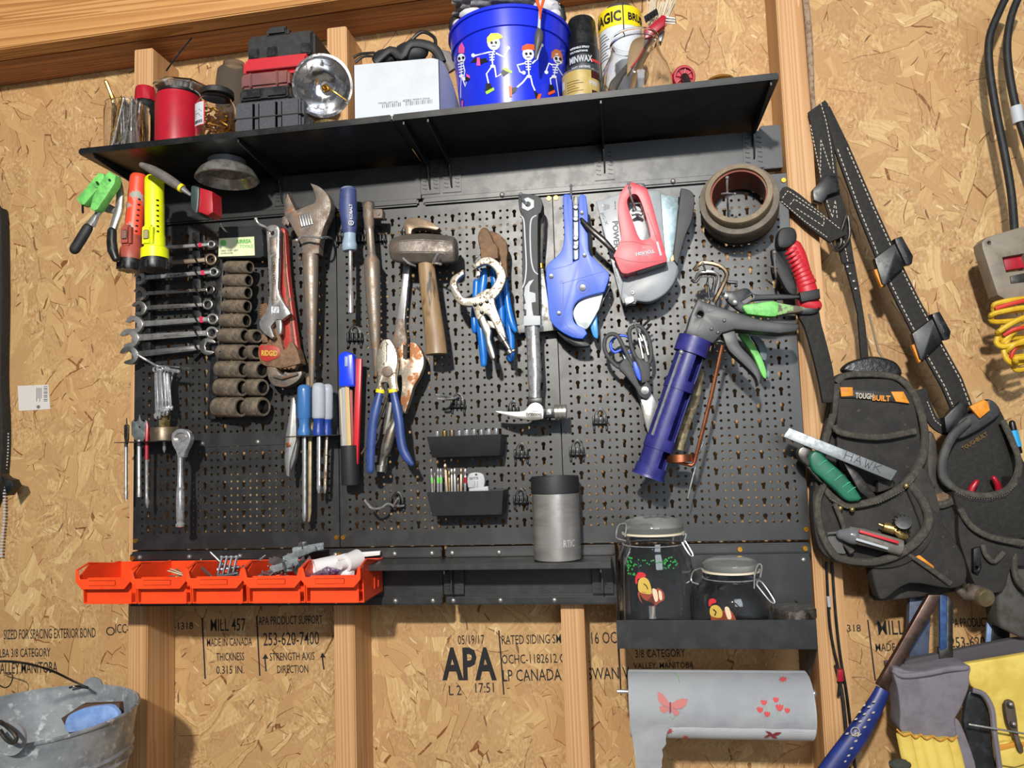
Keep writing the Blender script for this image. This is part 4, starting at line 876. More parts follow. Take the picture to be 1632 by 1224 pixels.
# socket rail
t = T('socket_tray', 'slanted black tray rail behind the brown impact sockets', 'tray', (350, 540, -.01))
q = B(); plate(q, [(346, 412), (357, 412), (343, 668), (330, 668)], -.016, .015, .0008); plate(q, [(357, 412), (366, 414), (354, 668), (343, 668)], -.010, .009, .0006); t.p('rail', q, BLKP)
q = B()
for x, y in ((352, 427), (345, 540), (337, 650)): plate(q, [(x, y), (x+28, y), (x+26, y+4), (x, y+4)], -.006, .005, .0005)
t.p('cross_bar', q, BLKP)
def socket(x0, x1, y0, y1, Y, label, n):
    c0 = at(x0, (y0+y1)/2, Y); r = (y1-y0)/2*pm(c0)*1.0; c1 = at(x1-(y1-y0)*.18, (y0+y1)/2, Y-.016)
    t = T('socket', label, 'socket', c0, 'impact sockets on the tray')
    q = B(); lathe(q, c0, c1, [(0, r*.5), (0, r*.9), (.06, r), (.94, r), (1, r*.93), (1, r*.74), (.99, r*.70)] , 24, cap=False); t.p('shell', q, IMPACT)
    q = B(); lathe(q, c0+(c1-c0)*.0, c1, [(.995, r*.72), (.6, r*.66), (.6, .0002)], 6, cap=False); t.p('hex_bore', q, DARKST)
    if n: q = B(); d = (c1-c0).normalized(); u = Vector((0, 0, 1)).cross(d); u = -u if u.y > 0 else u; p = c0+(c1-c0)*.25; lathe(q, p+u*r*.9, p+u*(r+.0003), [(0, .0015), (1, .0015)], 8); t.p('pin_hole', q, BLKP)
    return t
o_ = ['first', 'second', 'third', 'fourth', 'fifth', 'sixth', 'seventh', 'eighth', 'ninth', 'tenth']
A = [(362, 402, 416, 436), (360, 400, 437, 457), (359, 399, 457, 477), (358, 398, 478, 499), (355, 397, 500, 522), (353, 395, 523, 547), (351, 392, 549, 574), (349, 393, 575, 602), (348, 392, 603, 632), (345, 391, 633, 665)]
for i, a in enumerate(A): socket(*a, -.026, 'brown impact socket, %s from the top of the left column' % o_[i], i in (2, 6))
A = [(394, 414, 525, 547), (393, 414, 550, 573), (392, 423, 576, 603), (392, 424, 604, 631), (391, 426, 633, 664)]
for i, a in enumerate(A): socket(*a, -.019, 'brown impact socket, %s from the top of the right column' % o_[i], 0)
def hook(pts, label, r=.0018, tip=True, name='peg_hook', mat=CHROME, group=None):
    q = B(); wire(q, pts, r, 8); 
    if tip: ball(q, pts[-1], r*1.7, 8)
    return solo(name, label, 'hook', q, mat, group)
def clip(x, y, s=1.0, label=None, Y=-.0005, yaw=0):
    q = B(); k = lambda L_: [(x+a*s, y+b_*s) for a, b_ in L_]
    plate(q, k(sm([(-11, 8), (-10, -6), (-5, -15), (0, -18), (5, -15), (10, -6), (11, 8)], 3)), Y-.0035, .0035, .0006, holes=[k(circ(0, -8, 4, 8, 5))])
    for a in (-11, -4, 3, 9): plate(q, k([(a-1.5, -5), (a+1.5, -5), (a+1.5, 9), (a-1.5, 9)]), Y-.013, .010, .0008)
    plate(q, k([(-13, 4), (13, 4), (13, 8), (-13, 8)]), Y-.007, .0065, .0006)
    for a in (-10, 10): plate(q, k([(a-2, 9), (a+2, 9), (a+1.6, 18), (a-1.6, 18)]), Y-.004, .004, .0005)
    return q
t = T('blister_pack', 'clear plastic hang box with a green and white label above the sockets', 'package', (383, 390, -.03))
q = B(); plate(q, [(348, 361), (405, 359), (418, 362), (420, 408), (414, 411), (347, 411)], -.036, .026, .003); t.p('plastic_case', q, M('smoke_clear', '6b6f70', r=.12, trans=.8, ior=1.15))
q = B(); plate(q, [(349, 380), (405, 377), (406, 407), (348, 409)], -.0378, .0010, 0); lb = t.p('label', q, M('cream_label', 'd9dcb8', 'c8d0a0', 40, r=.5))
q = B(); text(q, 'URREA', 378, 388, 6, -.0378, ang=2, wpx=24, bold=.3, off=.0004); text(q, 'TOOLS', 382, 395, 4.5, -.0378, ang=2, wpx=22, off=.0004); plate(q, circ(356, 387, 5, 10), -.0384, .0005, 0); t.p('green_lettering', q, GRN, lb)
q = B(); text(q, 'HEX KEY SET', 352, 401, 2.2, -.0378, ang=2, wpx=30); text(q, 'CHROME', 352, 405, 2, -.0378, ang=2, wpx=20); t.p('small_print', q, PGY, lb)
q = B(); plate(q, [(406, 362), (417, 363), (419, 408), (408, 409)], -.030, .018, .001); t.p('black_insert', q, BLKP)
hook([(372, 374, -.002), (362, 370, -.04), (355, 363, -.055), (352, 357, -.06)], 'chrome peg hook carrying the green labelled clear pack')
# small chrome adjustable wrench
k = K(180, 340, 4.707)
def adj_wrench(): 
    t = T('adjustable_wrench', 'small chrome adjustable wrench hanging jaw down in front of the red pipe wrench', 'wrench', (438, 430, -.05))
    q = B(); plate(q, k(sm([(1150, 120, 1), (1165, 95), (1200, 85), (1235, 95), (1247, 125, 1), (1243, 300, 1), (1235, 560, 1), (1250, 620), (1290, 690, 1), (1330, 752, 1), (1268, 800, 1), (1225, 795, 1), (1205, 820, 1), (1180, 850, 1), (1208, 925, 1), (1190, 940, 1), (1120, 885), (1098, 825), (1120, 775), (1160, 700), (1175, 600, 1), (1160, 300, 1)], 4)), -.056, .010, .0016, holes=[k(circ(1195, 148, 17, 12)), k([(1190, 700), (1245, 695), (1250, 745), (1192, 752)])]); t.p('body', q, CHW)
    q = B(); plate(q, k([(1215, 800), (1262, 798), (1264, 860), (1262, 900), (1242, 915), (1228, 880)]), -.054, .007, .0012); t.p('sliding_jaw', q, STEEL)
    q = B()
    for i in range(5): tube(q, k([(1196+i*11, 700, -.055, 4.5), (1200+i*11, 748, -.055, 4.5)]), 8, rnd=True)
    t.p('adjusting_screw', q, CHROME)
    q = B(); plate(q, k([(1172, 180), (1222, 175), (1225, 290), (1180, 310)]), -.0566, .001, .0003); plate(q, k([(1185, 330), (1225, 300), (1222, 520), (1190, 540)]), -.0566, .001, .0003); plate(q, k([(1190, 540), (1222, 520), (1222, 670), (1190, 690)]), -.0566, .001, .0003); pl = t.p('recessed_panel', q, M('rubbed_panel', '8a8078', '756458', 80, r=.45, m=.8))
    q = B(); a = k([(1215, 345)])[0]; text(q, 'CRESCENT', a[0]-4, a[1]+4, 4, -.0570, ang=-88, wpx=34); t.p('stamped_marks', q, DARKST, pl)
adj_wrench()
hook([(434, 372, -.002), (434, 371, -.05), (424, 362, -.066), (412, 356, -.072), (408, 349, -.074)], 'chrome peg hook through the small chrome adjustable wrench')
k = K(330, 340, 3.6)
t = T('pipe_wrench', 'red pipe wrench with a rusty head hanging jaw down', 'wrench', (450, 480, -.03))
q = B(); plate(q, k(sm([(405, 100, 1), (425, 80), (445, 90), (450, 130), (465, 350), (500, 620), (525, 800, 1), (440, 800, 1), (425, 600, 1), (405, 300, 1)], 4)), -.034, .013, .003); pl = t.p('handle', q, TREAD)
q = B(); plate(q, k([(428, 110), (440, 110), (452, 350), (482, 600), (505, 790), (492, 790), (470, 600), (440, 350)]), -.0365, .004, .0015); t.p('handle_rib', q, RUST2, pl)
q = B(); plate(q, k(sm([(290, 790), (305, 750), (350, 738), (370, 640, 1), (400, 630, 1), (420, 700), (440, 780), (470, 740), (490, 735, 1), (515, 780), (538, 862, 1), (420, 892, 1), (405, 888, 1), (330, 875), (300, 845)], 3)), -.040, .024, .003); plate(q, k([(410+i*12, 885) if i % 2 == 0 else (410+i*12, 897-(i//3)) for i in range(9)] + [(520, 850), (410, 870)]), -.037, .015, .0003); t.p('head', q, RUST2)
q = B(); plate(q, k(sm([(300, 770), (320, 755), (400, 762), (420, 800), (400, 830), (340, 850), (305, 830)], 3)), -.0415, .002, .0006); pl = t.p('red_panel', q, TREAD)
q = B(); a = k([(312, 815)])[0]; text(q, 'RIDGID', a[0], a[1], 8, -.0416, ang=-2, wpx=27, bold=.4, off=.0006); t.p('yellow_lettering', q, M('worn_yellow_letter', 'c9a23a', r=.5), pl)
q = B(); plate(q, k(sm([(342, 880, 1), (395, 878, 1), (405, 905), (430, 925), (445, 908, 1), (470, 915), (540, 905, 1), (542, 925), (520, 960), (470, 990), (430, 997), (380, 985), (350, 945)], 4)), -.038, .018, .004); tube(q, k([(385, 935, -.041, 10), (430, 948, -.042, 8), (515, 922, -.041, 8)]), 8, rnd=True); tube(q, k([(430, 985, -.03, 8), (436, 1010, -.03, 5)]), 6, rnd=True); t.p('hook_jaw', q, RUST)
q = B()
for i in range(7): tube(q, k([(305, 530+i*12, -.035, 6), (338, 520+i*12, -.035, 6)]), 8, rnd=True)
plate(q, k([(318, 520), (345, 515), (350, 610), (330, 640), (305, 600)]), -.036, .012, .002); plate(q, k([(308, 690), (345, 690), (350, 740), (315, 745)]), -.034, .012, .002); t.p('adjusting_nut', q, RUST2)
# big spud wrench
k = K(400, 270, 3.223)
t = T('spud_wrench', 'long rusty adjustable spud wrench with its jaw up and a tapered handle', 'wrench', (495, 400, -.05))
q = B(); plate(q, k(sm([(303, 70, 1), (350, 88), (390, 125), (410, 175), (402, 230), (372, 300), (352, 380), (348, 432, 1), (262, 432, 1), (258, 390), (230, 330), (200, 275), (178, 245), (168, 200), (186, 120, 1), (205, 160), (228, 210, 1), (285, 188), (325, 172, 1), (333, 150), (322, 110)], 4)), -.060, .020, .003, holes=[k([(246, 240), (300, 225), (312, 280), (258, 300)])]); t.p('head', q, RUST)
q = B()
for i in range(5): tube(q, k([(250+i*13, 240-i*3, -.060, 7.5), (262+i*13, 292-i*3, -.060, 7.5)]), 8, rnd=True)
t.p('knurl_screw', q, CHW)
q = B(); plate(q, k([(160, 245), (178, 235), (200, 262), (190, 290), (180, 280), (172, 290), (155, 270)]), -.052, .012, .001); t.p('jaw_slide', q, RUST)
q = B(); tube(q, k([(304, 422, -.052, 30), (305, 440, -.052, 42), (307, 600, -.050, 37), (311, 800, -.046, 27), (313, 960, -.043, 19), (312, 1110, -.040, 12)]), 18, flat=.75, rnd=True); t.p('handle', q, M('rusty_handle', '8a8178', '85705c', 50, .4, .65, r=.38, r2=.6, m=.6, m2=.4, c3='96663f', s3=30, lo3=.6, hi3=.7, bump=.15))
q = B(); a = k([(305, 420)])[0]; text(q, 'ALLOY', a[0]+1, a[1]-4, 4.5, -.0605, ang=88, wpx=26, off=.0003); t.p('stamped_marks', q, STEEL)
hook([(529, 381, -.003), (522, 378, -.05), (508, 379, -.080), (486, 376, -.082), (473, 383, -.078)], 'chrome bracket hook across the neck of the long spud wrench', .0021)
# nut driver
t = T('nut_driver', 'nut driver with a blue and grey handle hanging handle up', 'driver', (556, 400, -.045))
q = B(); tube(q, k([(500, 100, -.050, 38), (500, 112, -.050, 42), (498, 180, -.050, 46), (502, 240, -.050, 45), (506, 300, -.050, 38), (507, 330, -.050, 34)]), 18, flat=.85, smooth=2); hd = t.p('handle', q, M('slate_blue_grip', '35406f', '3f4a7c', 60, r=.5))
q = B(); tube(q, k([(500, 93, -.050, 30), (500, 97, -.050, 37), (500, 106, -.050, 41)]), 18, flat=.85); t.p('end_cap', q, M('pale_blue_grey', '8fa2b4', r=.45))
q = B(); tube(q, k([(506, 300, -.050, 35), (508, 340, -.050, 31), (506, 370, -.050, 34), (506, 385, -.050, 39), (506, 408, -.050, 39), (507, 418, -.050, 34)]), 18, flat=.9); t.p('collar', q, M('pale_blue_grey', '8fa2b4'))
q = B(); tube(q, k([(510, 415, -.050, 11), (512, 596, -.050, 11), (512, 602, -.050, 15), (512, 738, -.050, 15)]), 14); t.p('shaft', q, CHROME)
q = B(); text(q, 'KOBALT', 400+522/3.223, 270+255/3.223, 4.6, -.0625, ang=92, wpx=25, bold=.25, off=.0003); plate(q, k(circ(514, 274, 14, 14)), -.0622, .0006, 0, holes=[k(circ(514, 274, 10, 10))]); plate(q, k([(507, 266), (510, 264), (521, 282), (518, 284)]), -.0622, .0006, 0); plate(q, k([(521, 266), (518, 264), (507, 282), (510, 284)]), -.0622, .0006, 0); t.p('lettering', q, WHITE, hd)
q = clip(545, 379, .8); join(q, clip(575, 378, .8)); solo('driver_clip', 'black plastic pegboard clip gripping the blue handled nut driver', 'clip', q, BLKP)
# breaker bar
k = K(560, 320, 4.372)
t = T('breaker_bar', 'long rusty flex head breaker bar with a fat tapered handle', 'bar', (595, 420, -.045))
q = B(); tube(q, k([(120, 8, -.048, 34), (120, 20, -.048, 42), (122, 110, -.048, 42), (126, 200, -.048, 32)]), 14, flat=.8); plate(q, k([(150, 55), (212, 55), (218, 72), (215, 120), (150, 122)]), -.055, .016, .002); t.p('drive_head', q, RUST)
q = B(); lathe(q, at(*k([(190, 92, -.058)])[0]), at(*k([(190, 92, -.05)])[0]), [(0, .001), (.1, .0022), (1, .0022)], 8); t.p('detent_ball', q, CHROME)
q = B(); tube(q, k([(126, 190, -.048, 30), (130, 220, -.048, 27), (140, 375, -.048, 30), (142, 420, -.048, 56), (150, 620, -.047, 53), (164, 900, -.044, 40), (172, 1050, -.042, 28), (172, 1215, -.038, 15)]), 18, flat=.85, rnd=True); t.p('handle', q, M('rusty_handle', '6f6054'))
q = clip(574, 377, .9); join(q, clip(603, 376, .95)); solo('bar_clip', 'black plastic pegboard clip gripping the rusty breaker bar', 'clip', q, BLKP)
# tools on the strip at the lower left
t = T('tool_strip', 'thin black steel strip with holes holding the spade bits and screwdrivers', 'strip', (330, 702, -.01))
def strip_(x0, x1, y0, y1): 
    q = B(); a = at(x0, y0, -.045); b_ = at(x1, y1, -.045); box(q, a.x, b_.x, -.058, -.0005, (a.z+b_.z)/2-.0006, (a.z+b_.z)/2+.0006, .0003); box(q, a.x, b_.x, -.003, -.0005, (a.z+b_.z)/2-.012, (a.z+b_.z)/2, .0003); return q
t.p('shelf_strip', strip_(189, 300, 707, 700), BLK); t.p('shelf_strip', strip_(452, 538, 696, 694), BLK)
k = K(180, 560, 4.08)
hook([(285, 586, -.003), (262, 584, -.045), (250, 583, -.052), (232, 573, -.066), (220, 566, -.07)], 'chrome peg hook holding the bunch of small wrenches', .002)
M_ = [(248, 591, 250, 662, 5, -.048), (254, 590, 257, 655, 5.5, -.052), (260, 590, 262, 658, 4.5, -.046), (266, 592, 270, 650, 4, -.042)]
for i, (a, b_, c, d, w_, Y) in enumerate(M_):
    t = T('small_wrench', ['leftmost small wrench of the bunch on the chrome hook', 'front small wrench of the bunch on the chrome hook', 'third small wrench of the bunch on the chrome hook', 'rearmost small wrench of the bunch on the chrome hook'][i], 'wrench', (a, b_, Y), 'bunch of small wrenches')
    q = B(); plate(q, [(a-2.5, b_), (a+2.5, b_), (c+3, d), (c-3, d)], Y, .003, .0006); t.p('shank', q, CHROME)
    q = B(); plate(q, circ(a, b_-2, 5.5, 14), Y, .003, .0006, holes=[circ(a, b_-2, 3, 8)]); t.p('ring_end', q, CHROME)
    q = B(); plate(q, [(c+w_*u, d+w_*v) for u, v in ((-.6, -1), (.7, -1), (1.1, -.2), (.9, .9), (.45, 1.1), (.4, .3), (-.3, .3), (-.35, 1.2), (-.9, .8), (-1.1, -.2))], Y-.0005, .004, .0006); t.p('open_end', q, CHROME)
q = B(); tube(q, [(262, 588, -.056, 2), (284, 592, -.056, 3.5)], 8, rnd=True); solo('peg_hook', 'short chrome prong beside the bunch of small wrenches', 'hook', q, CHROME)
for i, (x0, y0, x1, y1, r_, m_, l_) in enumerate(((268, 595, 272, 615, 2.5, STEEL, 'left short steel pin hanging behind the bunch of small wrenches'), (276, 592, 271, 617, 2, STEEL, 'right short steel pin hanging behind the bunch of small wrenches'))):
    q = B(); tube(q, [(x0, y0, -.03, r_), (x1, y1, -.03, r_*.7)], 8); solo('steel_pin', l_, 'pin', q, m_)
# spade bits
def spade(cx, y0, w_, y1, yb, label, mat, head=True, tilt=0, extra=None):
    t = T('spade_bit', label, 'drill bit', (cx, y1, -.035), 'spade bits in the strip')
    q = B(); plate(q, [(cx-w_*.5, y0+12), (cx-w_*.38, y0+8) if w_ > 8 else (cx-w_*.4, y0+11), (cx-w_*.3, y0+12), (cx-w_*.08, y0+9), (cx, y0), (cx+w_*.08, y0+9), (cx+w_*.3, y0+12), (cx+w_*.38, y0+8) if w_ > 8 else (cx+w_*.4, y0+11), (cx+w_*.5, y0+12), (cx+w_*.48, y0+32), (cx+w_*.22, y0+42), (cx-w_*.22, y0+42), (cx-w_*.48, y0+32)], -.038, .003, .0005, holes=[circ(cx, y0+20, 1.8, 8)] if w_ > 15 else ()); t.p('blade', q, mat)
    q = B(); r_ = 3.6 if w_ > 15 else 2.7; tube(q, [(cx, y0+40, -.036, r_), (cx+tilt, yb-14, -.036, r_*.9), (cx+tilt, yb-12, -.036, r_), (cx+tilt, yb, -.036, r_)], 8); t.p('shank', q, STEEL); return t
GALV = M('galvanised_grey', '8f9596', '747a7b', 60, r=.4, m=.7)
spade(201, 666, 7, 700, 796, 'thin spade bit at the left end of the strip', DARKST)
spade(222, 661, 26, 700, 792, 'wide spade bit with a pointed tip and a hole', GALV)
t = T('drill_bit', 'narrow drill bit with a red shank beside the wide spade bit', 'drill bit', (235, 720, -.035)); q = B(); tube(q, [(234, 672, -.040, 1), (235, 680, -.040, 2.6), (234, 704, -.040, 3), (234, 732, -.040, 3)], 8); t.p('red_shank', q, RED)
q = B(); tube(q, [(234, 730, -.039, 2.6), (234, 790, -.037, 2.6), (235, 800, -.037, 3.6), (235, 810, -.037, 1)], 8); t.p('steel_shank', q, CHW)
# hole saw
t = T('hole_saw', 'brown hole saw with a brass arbor resting on the strip behind the ratchet', 'hole saw', (262, 690, -.03))
c = at(262, 702, -.034); zt = at(262, 681, -.034).z; R = 21*pm(c)
q = B(); n = 40; lathe(q, Vector((c.x, c.y, c.z)), Vector((c.x, c.y, zt)), [(0, R*.94), (0, R), (.95, R), (1, R*.97), (1, .003)], n, cap=False)
for i in range(n): a = 2*PI*i/n; box(q, c.x+R*math.cos(a)*.98-.0009, c.x+R*math.cos(a)*.98+.0009, c.y+R*math.sin(a)*.98-.0009, c.y+R*math.sin(a)*.98+.0009, c.z-.0022, c.z)
t.p('cup', q, M('brown_cup_steel', '6e6252', '84745e', 60, r=.4, m=.7))
q = B(); z2 = at(262, 658, -.034).z; lathe(q, Vector((c.x, c.y, zt)), Vector((c.x, c.y, z2)), [(0, .010), (.5, .010), (.52, .005), (1, .0045)], 6); t.p('arbor', q, M('worn_brass', '9c8350'))
q = B(); lathe(q, Vector((c.x, c.y, c.z+.01)), Vector((c.x, c.y, c.z-.022)), [(0, .003), (.8, .003), (1, .0004)], 8); t.p('pilot_bit', q, STEEL)
# ratchet
t = T('ratchet', 'chrome ratchet handle hanging head up under the brown hole saw', 'ratchet', (288, 760, -.06))
q = B(); plate(q, k(sm([(380, 550), (395, 520), (435, 503), (480, 515), (502, 555), (495, 600), (470, 650), (458, 690, 1), (420, 690, 1), (408, 650), (385, 605)], 4)), -.068, .012, .003, holes=[k(circ(438, 560, 40, 18, 30))]); t.p('head', q, CHROME)
q = B(); plate(q, k(circ(438, 556, 42, 18, 33)), -.064, .006, .001); t.p('direction_plate', q, CHW)
q = B(); tube(q, k([(438, 675, -.062, 17), (438, 760, -.062, 16), (438, 880, -.062, 19), (438, 890, -.062, 25), (438, 905, -.062, 22), (438, 920, -.062, 25), (438, 1000, -.062, 26), (437, 1095, -.062, 24), (437, 1112, -.062, 20), (437, 1125, -.062, 29), (437, 1140, -.062, 26), (437, 1147, -.062, 14)]), 20); t.p('handle', q, CHROME)
# ---------------------------------------------------------------- screwdrivers, pens, pliers, hammers
CLRB = M('clear_handle', 'dfe4ee', r=.1, trans=.55, ior=1.3)
BLH = M('blue_handle', '3f6ea8', r=.25); NVY = M('navy_collar', '1d3a8c', r=.3)
def driver(x, y0, yb, ye, r, hmat, cmat, label, Y, tipr=3, smat=None, rc=None, slant=0):
    t = T('screwdriver', label, 'screwdriver', (x, yb, Y), 'screwdrivers in the strip'); rc = rc or r
    q = B(); c0 = at(x, y0, Y); c1 = at(x+slant*.3, yb, Y); R = r*pm(c0)
    lathe(q, c0, c1, [(0, R*.4), (.02, R*.75), (.06, R*.95), (.12, R), (.64, R), (.68, R*.88)], 12); t.p('handle', q, hmat)
    q = B(); lathe(q, c0, c1, [(.66, R*.86), (.72, R*.80), (.80, R*.72), (.92, R*.95), (1, R*.92), (1, .001)], 20); t.p('collar', q, cmat)
    q = B(); tube(q, [(x+slant*.3, yb-2, Y, tipr), (x+slant, ye-14, Y, tipr), (x+slant, ye-8, Y, tipr*1.1), (x+slant, ye, Y, tipr*.45)], 10, flat=.8); t.p('shaft', q, smat or STEEL); return t
driver(485, 613, 694, 831, 11, BLH, BLH, 'screwdriver with a solid blue handle and the longest shaft', -.046, 3.6, STEEL)
driver(508, 610, 694, 786, 10.5, CLRB, NVY, 'screwdriver with a clear handle and dark blue collar, in the middle of the row', -.050, 3.3, CHROME)
driver(522, 612, 695, 786, 9, CLRB, NVY, 'screwdriver with a worn clear handle at the right end of the row', -.038, 2.6, RUSTL, slant=-4)
q = B(); tube(q, [(494, 605, -.03, 7), (494, 694, -.03, 6), (494, 700, -.034, 3.4), (493, 815, -.034, 3.6), (492, 830, -.034, 2.2)], 8, flat=.5, rnd=True); solo('flat_file', 'narrow yellowed metal tool with a flat tip between the blue and clear screwdrivers', 'file', q, M('yellowed_steel', 'a09070', '84765c', 60, r=.45, m=.5))
t = T('folding_tool', 'folded grey metal multitool standing in the strip left of the blue screwdriver', 'multitool', (462, 700, -.05))
q = B(); plate(q, [(464, 634), (469, 633), (471, 650), (472, 700), (462, 735), (460, 760), (456, 758), (453, 735), (455, 695), (460, 665)], -.056, .010, .0015); t.p('grip', q, STEEL)
q = B(); plate(q, [(469, 650), (473, 672), (474, 700), (470, 730), (461, 755), (458, 750), (466, 700)], -.050, .010, .001); t.p('grip', q, CHW)
q = B(); plate(q, [(456, 706), (463, 705), (463, 712), (456, 713)], -.0572, .002, .0003); t.p('copper_tab', q, M('copper', 'b4704e', 'a06044', 60, r=.35, m=.9))
# pen cup
t = T('pen_cup', 'small black round cup full of pencils on the pegboard', 'cup', (560, 773, -.035))
c = at(559, 773, -.030); zt = at(559, 710, -.03).z; R = 14.5*pm(c)
q = B(); lathe(q, c, Vector((c.x-.001, c.y, zt)), [(0, .001), (0, R*.96), (.03, R), (1, R), (1, R*.9), (.05, R*.88), (.04, .001)], 32, cap=False); t.p('cup', q, M('matte_black', '1f2023', r=.6))
def stick(name, label, cat, x0, y0, x1, y1, Y, w_, mat, grp='pens in the black cup', tip=None, n=6):
    t = T(name, label, cat, (x1, y1, Y), grp)
    q = B(); tube(q, [(x0, y0, Y, w_), (x1, y1, Y, w_)], n); t.p('shaft', q, mat)
    if tip: q = B(); tube(q, [(x0+(x0-x1)*.08, y0-12, Y, w_*.25), (x0, y0, Y, w_)], n); t.p('tip', q, tip)
    return t
stick('pencil', 'flat natural wood pencil standing in the black cup', 'pencil', 552, 606, 557, 745, -.038, 4.2, M('pale_pencil', 'dcc08c', r=.5), n=4)
stick('pencil', 'thin cream pencil at the left edge of the black cup', 'pencil', 543, 620, 549, 745, -.036, 2.2, M('cream_pencil', 'cdb98c', r=.5))
stick('pencil', 'dark grey pencil at the left edge of the black cup', 'pencil', 540.5, 622, 546, 745, -.028, 1.5, PGY)
stick('pencil', 'faded pink pencil between the wooden and the red pencil', 'pencil', 559, 622, 561, 745, -.030, 3, M('faded_pink', 'b8706c', r=.5), tip=BLKP)
t = T('carpenter_pencil', 'flat bright red carpenter pencil leaning right in the black cup', 'pencil', (566, 740, -.035), 'pens in the black cup')
q = B(); plate(q, [(567, 571), (576, 572), (570, 740), (561, 740)], -.036, .007, .0012); t.p('shaft', q, M('bright_red_paint', 'cf2430', r=.35))
q = B(); plate(q, [(567, 571), (569.5, 571), (563.5, 740), (561, 740)], -.0364, .002, .0004); t.p('edge_strip', q, M('dark_red', '8e1520'))
t = T('marker_pen', 'blue marker cap sticking up out of the black cup', 'marker', (551, 700, -.04), 'pens in the black cup')
q = B(); plate(q, sm([(538, 572), (541, 564), (549, 560), (558, 562), (563, 570), (564, 613, 1), (563, 616, 1), (540, 616, 1), (539, 612, 1), (539.5, 590)], 4), -.046, .018, .005); cp = t.p('cap', q, M('bright_blue_plastic', '1c3ee0', r=.25))
q = B(); plate(q, [(549, 568), (554, 568), (554, 584), (549, 584)], -.0475, .003, .0006); t.p('clip_slot', q, M('pale_blue_grey', '8fa2b4'), cp)
q = B(); tube(q, [(548, 614, -.034, 5), (551, 745, -.034, 5)], 10); t.p('barrel', q, M('clear_handle', 'dfe4ee'))
# slip joint pliers with blue handles and yellow bands
k = K(430, 540, 3.948)
t = T('pliers', 'fencing pliers with navy blue grips and yellow bands hanging jaws up', 'pliers', (620, 640, -.065))
q = B(); plate(q, k(sm([(735, 0, 1), (755, 5), (790, 60), (803, 130), (795, 200), (790, 260), (800, 325, 1), (750, 325, 1), (740, 280), (700, 280), (720, 325, 1), (668, 325, 1), (680, 260), (672, 190), (668, 130), (680, 70), (705, 10)], 3)), -.070, .012, .0025); t.p('jaws', q, RUSTL)
q = B(); plate(q, k(circ(738, 205, 34, 18)), -.0725, .004, .0008); tube(q, k([(735, 20, -.0705, 3), (734, 150, -.0705, 3)]), 4); t.p('pivot', q, RUST)
NVG = M('navy_grip', '2a3f78', '344a86', 30, r=.4)
q = B(); tube(q, k([(694, 330, -.066, 22), (672, 420, -.068, 29), (650, 520, -.069, 31), (638, 640, -.069, 30), (634, 740, -.069, 28), (633, 825, -.069, 25)]), 14, flat=.7, rnd=True, smooth=3); t.p('grip', q, NVG)
q = B(); tube(q, k([(775, 330, -.066, 22), (795, 420, -.068, 28), (812, 520, -.069, 30), (822, 620, -.069, 30), (838, 700, -.069, 30), (868, 755, -.069, 26), (892, 785, -.069, 18)]), 14, flat=.7, rnd=True, smooth=3); t.p('grip', q, NVG)
YB = M('yellow_label', 'ecd21c'); q = B(); tube(q, k([(696, 318, -.066, 29), (692, 340, -.066, 29)]), 14, flat=.7); t.p('yellow_band', q, YB); q = B(); tube(q, k([(773, 317, -.066, 29), (776, 338, -.066, 29)]), 14, flat=.7); t.p('yellow_band', q, YB)
t = T('locking_pliers', 'rust stained locking pliers hanging jaws up behind the navy gripped pliers', 'pliers', (640, 640, -.045))
q = B(); plate(q, k(sm([(805, 60), (835, 22), (855, 30, 1), (850, 130, 1), (880, 130, 1), (880, 20, 1), (920, 30), (960, 90), (968, 160), (940, 240), (905, 300), (880, 380), (850, 470, 1), (820, 420), (830, 300), (825, 230), (800, 240, 1), (790, 150)], 3)), -.052, .014, .0025); t.p('jaws', q, M('stained_steel', 'b8ae9e', '9a6238', 30, .48, .56, r=.35, r2=.6, m=.8, m2=.4, bump=.1))
q = B()
for i in range(9): tube(q, k([(838, 40+i*10, -.0535, 4), (862, 44+i*10, -.0535, 4)]), 4)
t.p('jaw_teeth', q, RUST)
q = B(); tube(q, k([(850, 420, -.048, 22), (790, 520, -.046, 26), (750, 620, -.046, 36), (725, 720, -.046, 32), (712, 745, -.046, 20), (705, 800, -.046, 20)]), 12, flat=.8, smooth=2); tube(q, k([(703, 795, -.046, 34), (700, 835, -.046, 34)]), 12); tube(q, k([(760, 400, -.047, 22), (738, 520, -.047, 20), (722, 600, -.047, 12)]), 10, flat=.7); t.p('handle', q, M('nickel', 'b0aca2', '8a7a68', 60, .5, .65, r=.3, m=.9))
q = B(); tube(q, k([(735, 370, -.042, 9), (700, 480, -.04, 10), (650, 600, -.036, 10), (620, 660, -.034, 9), (575, 725, -.034, 6)]), 8, smooth=2); t.p('lever', q, M('brown_steel', '9a8a78'))
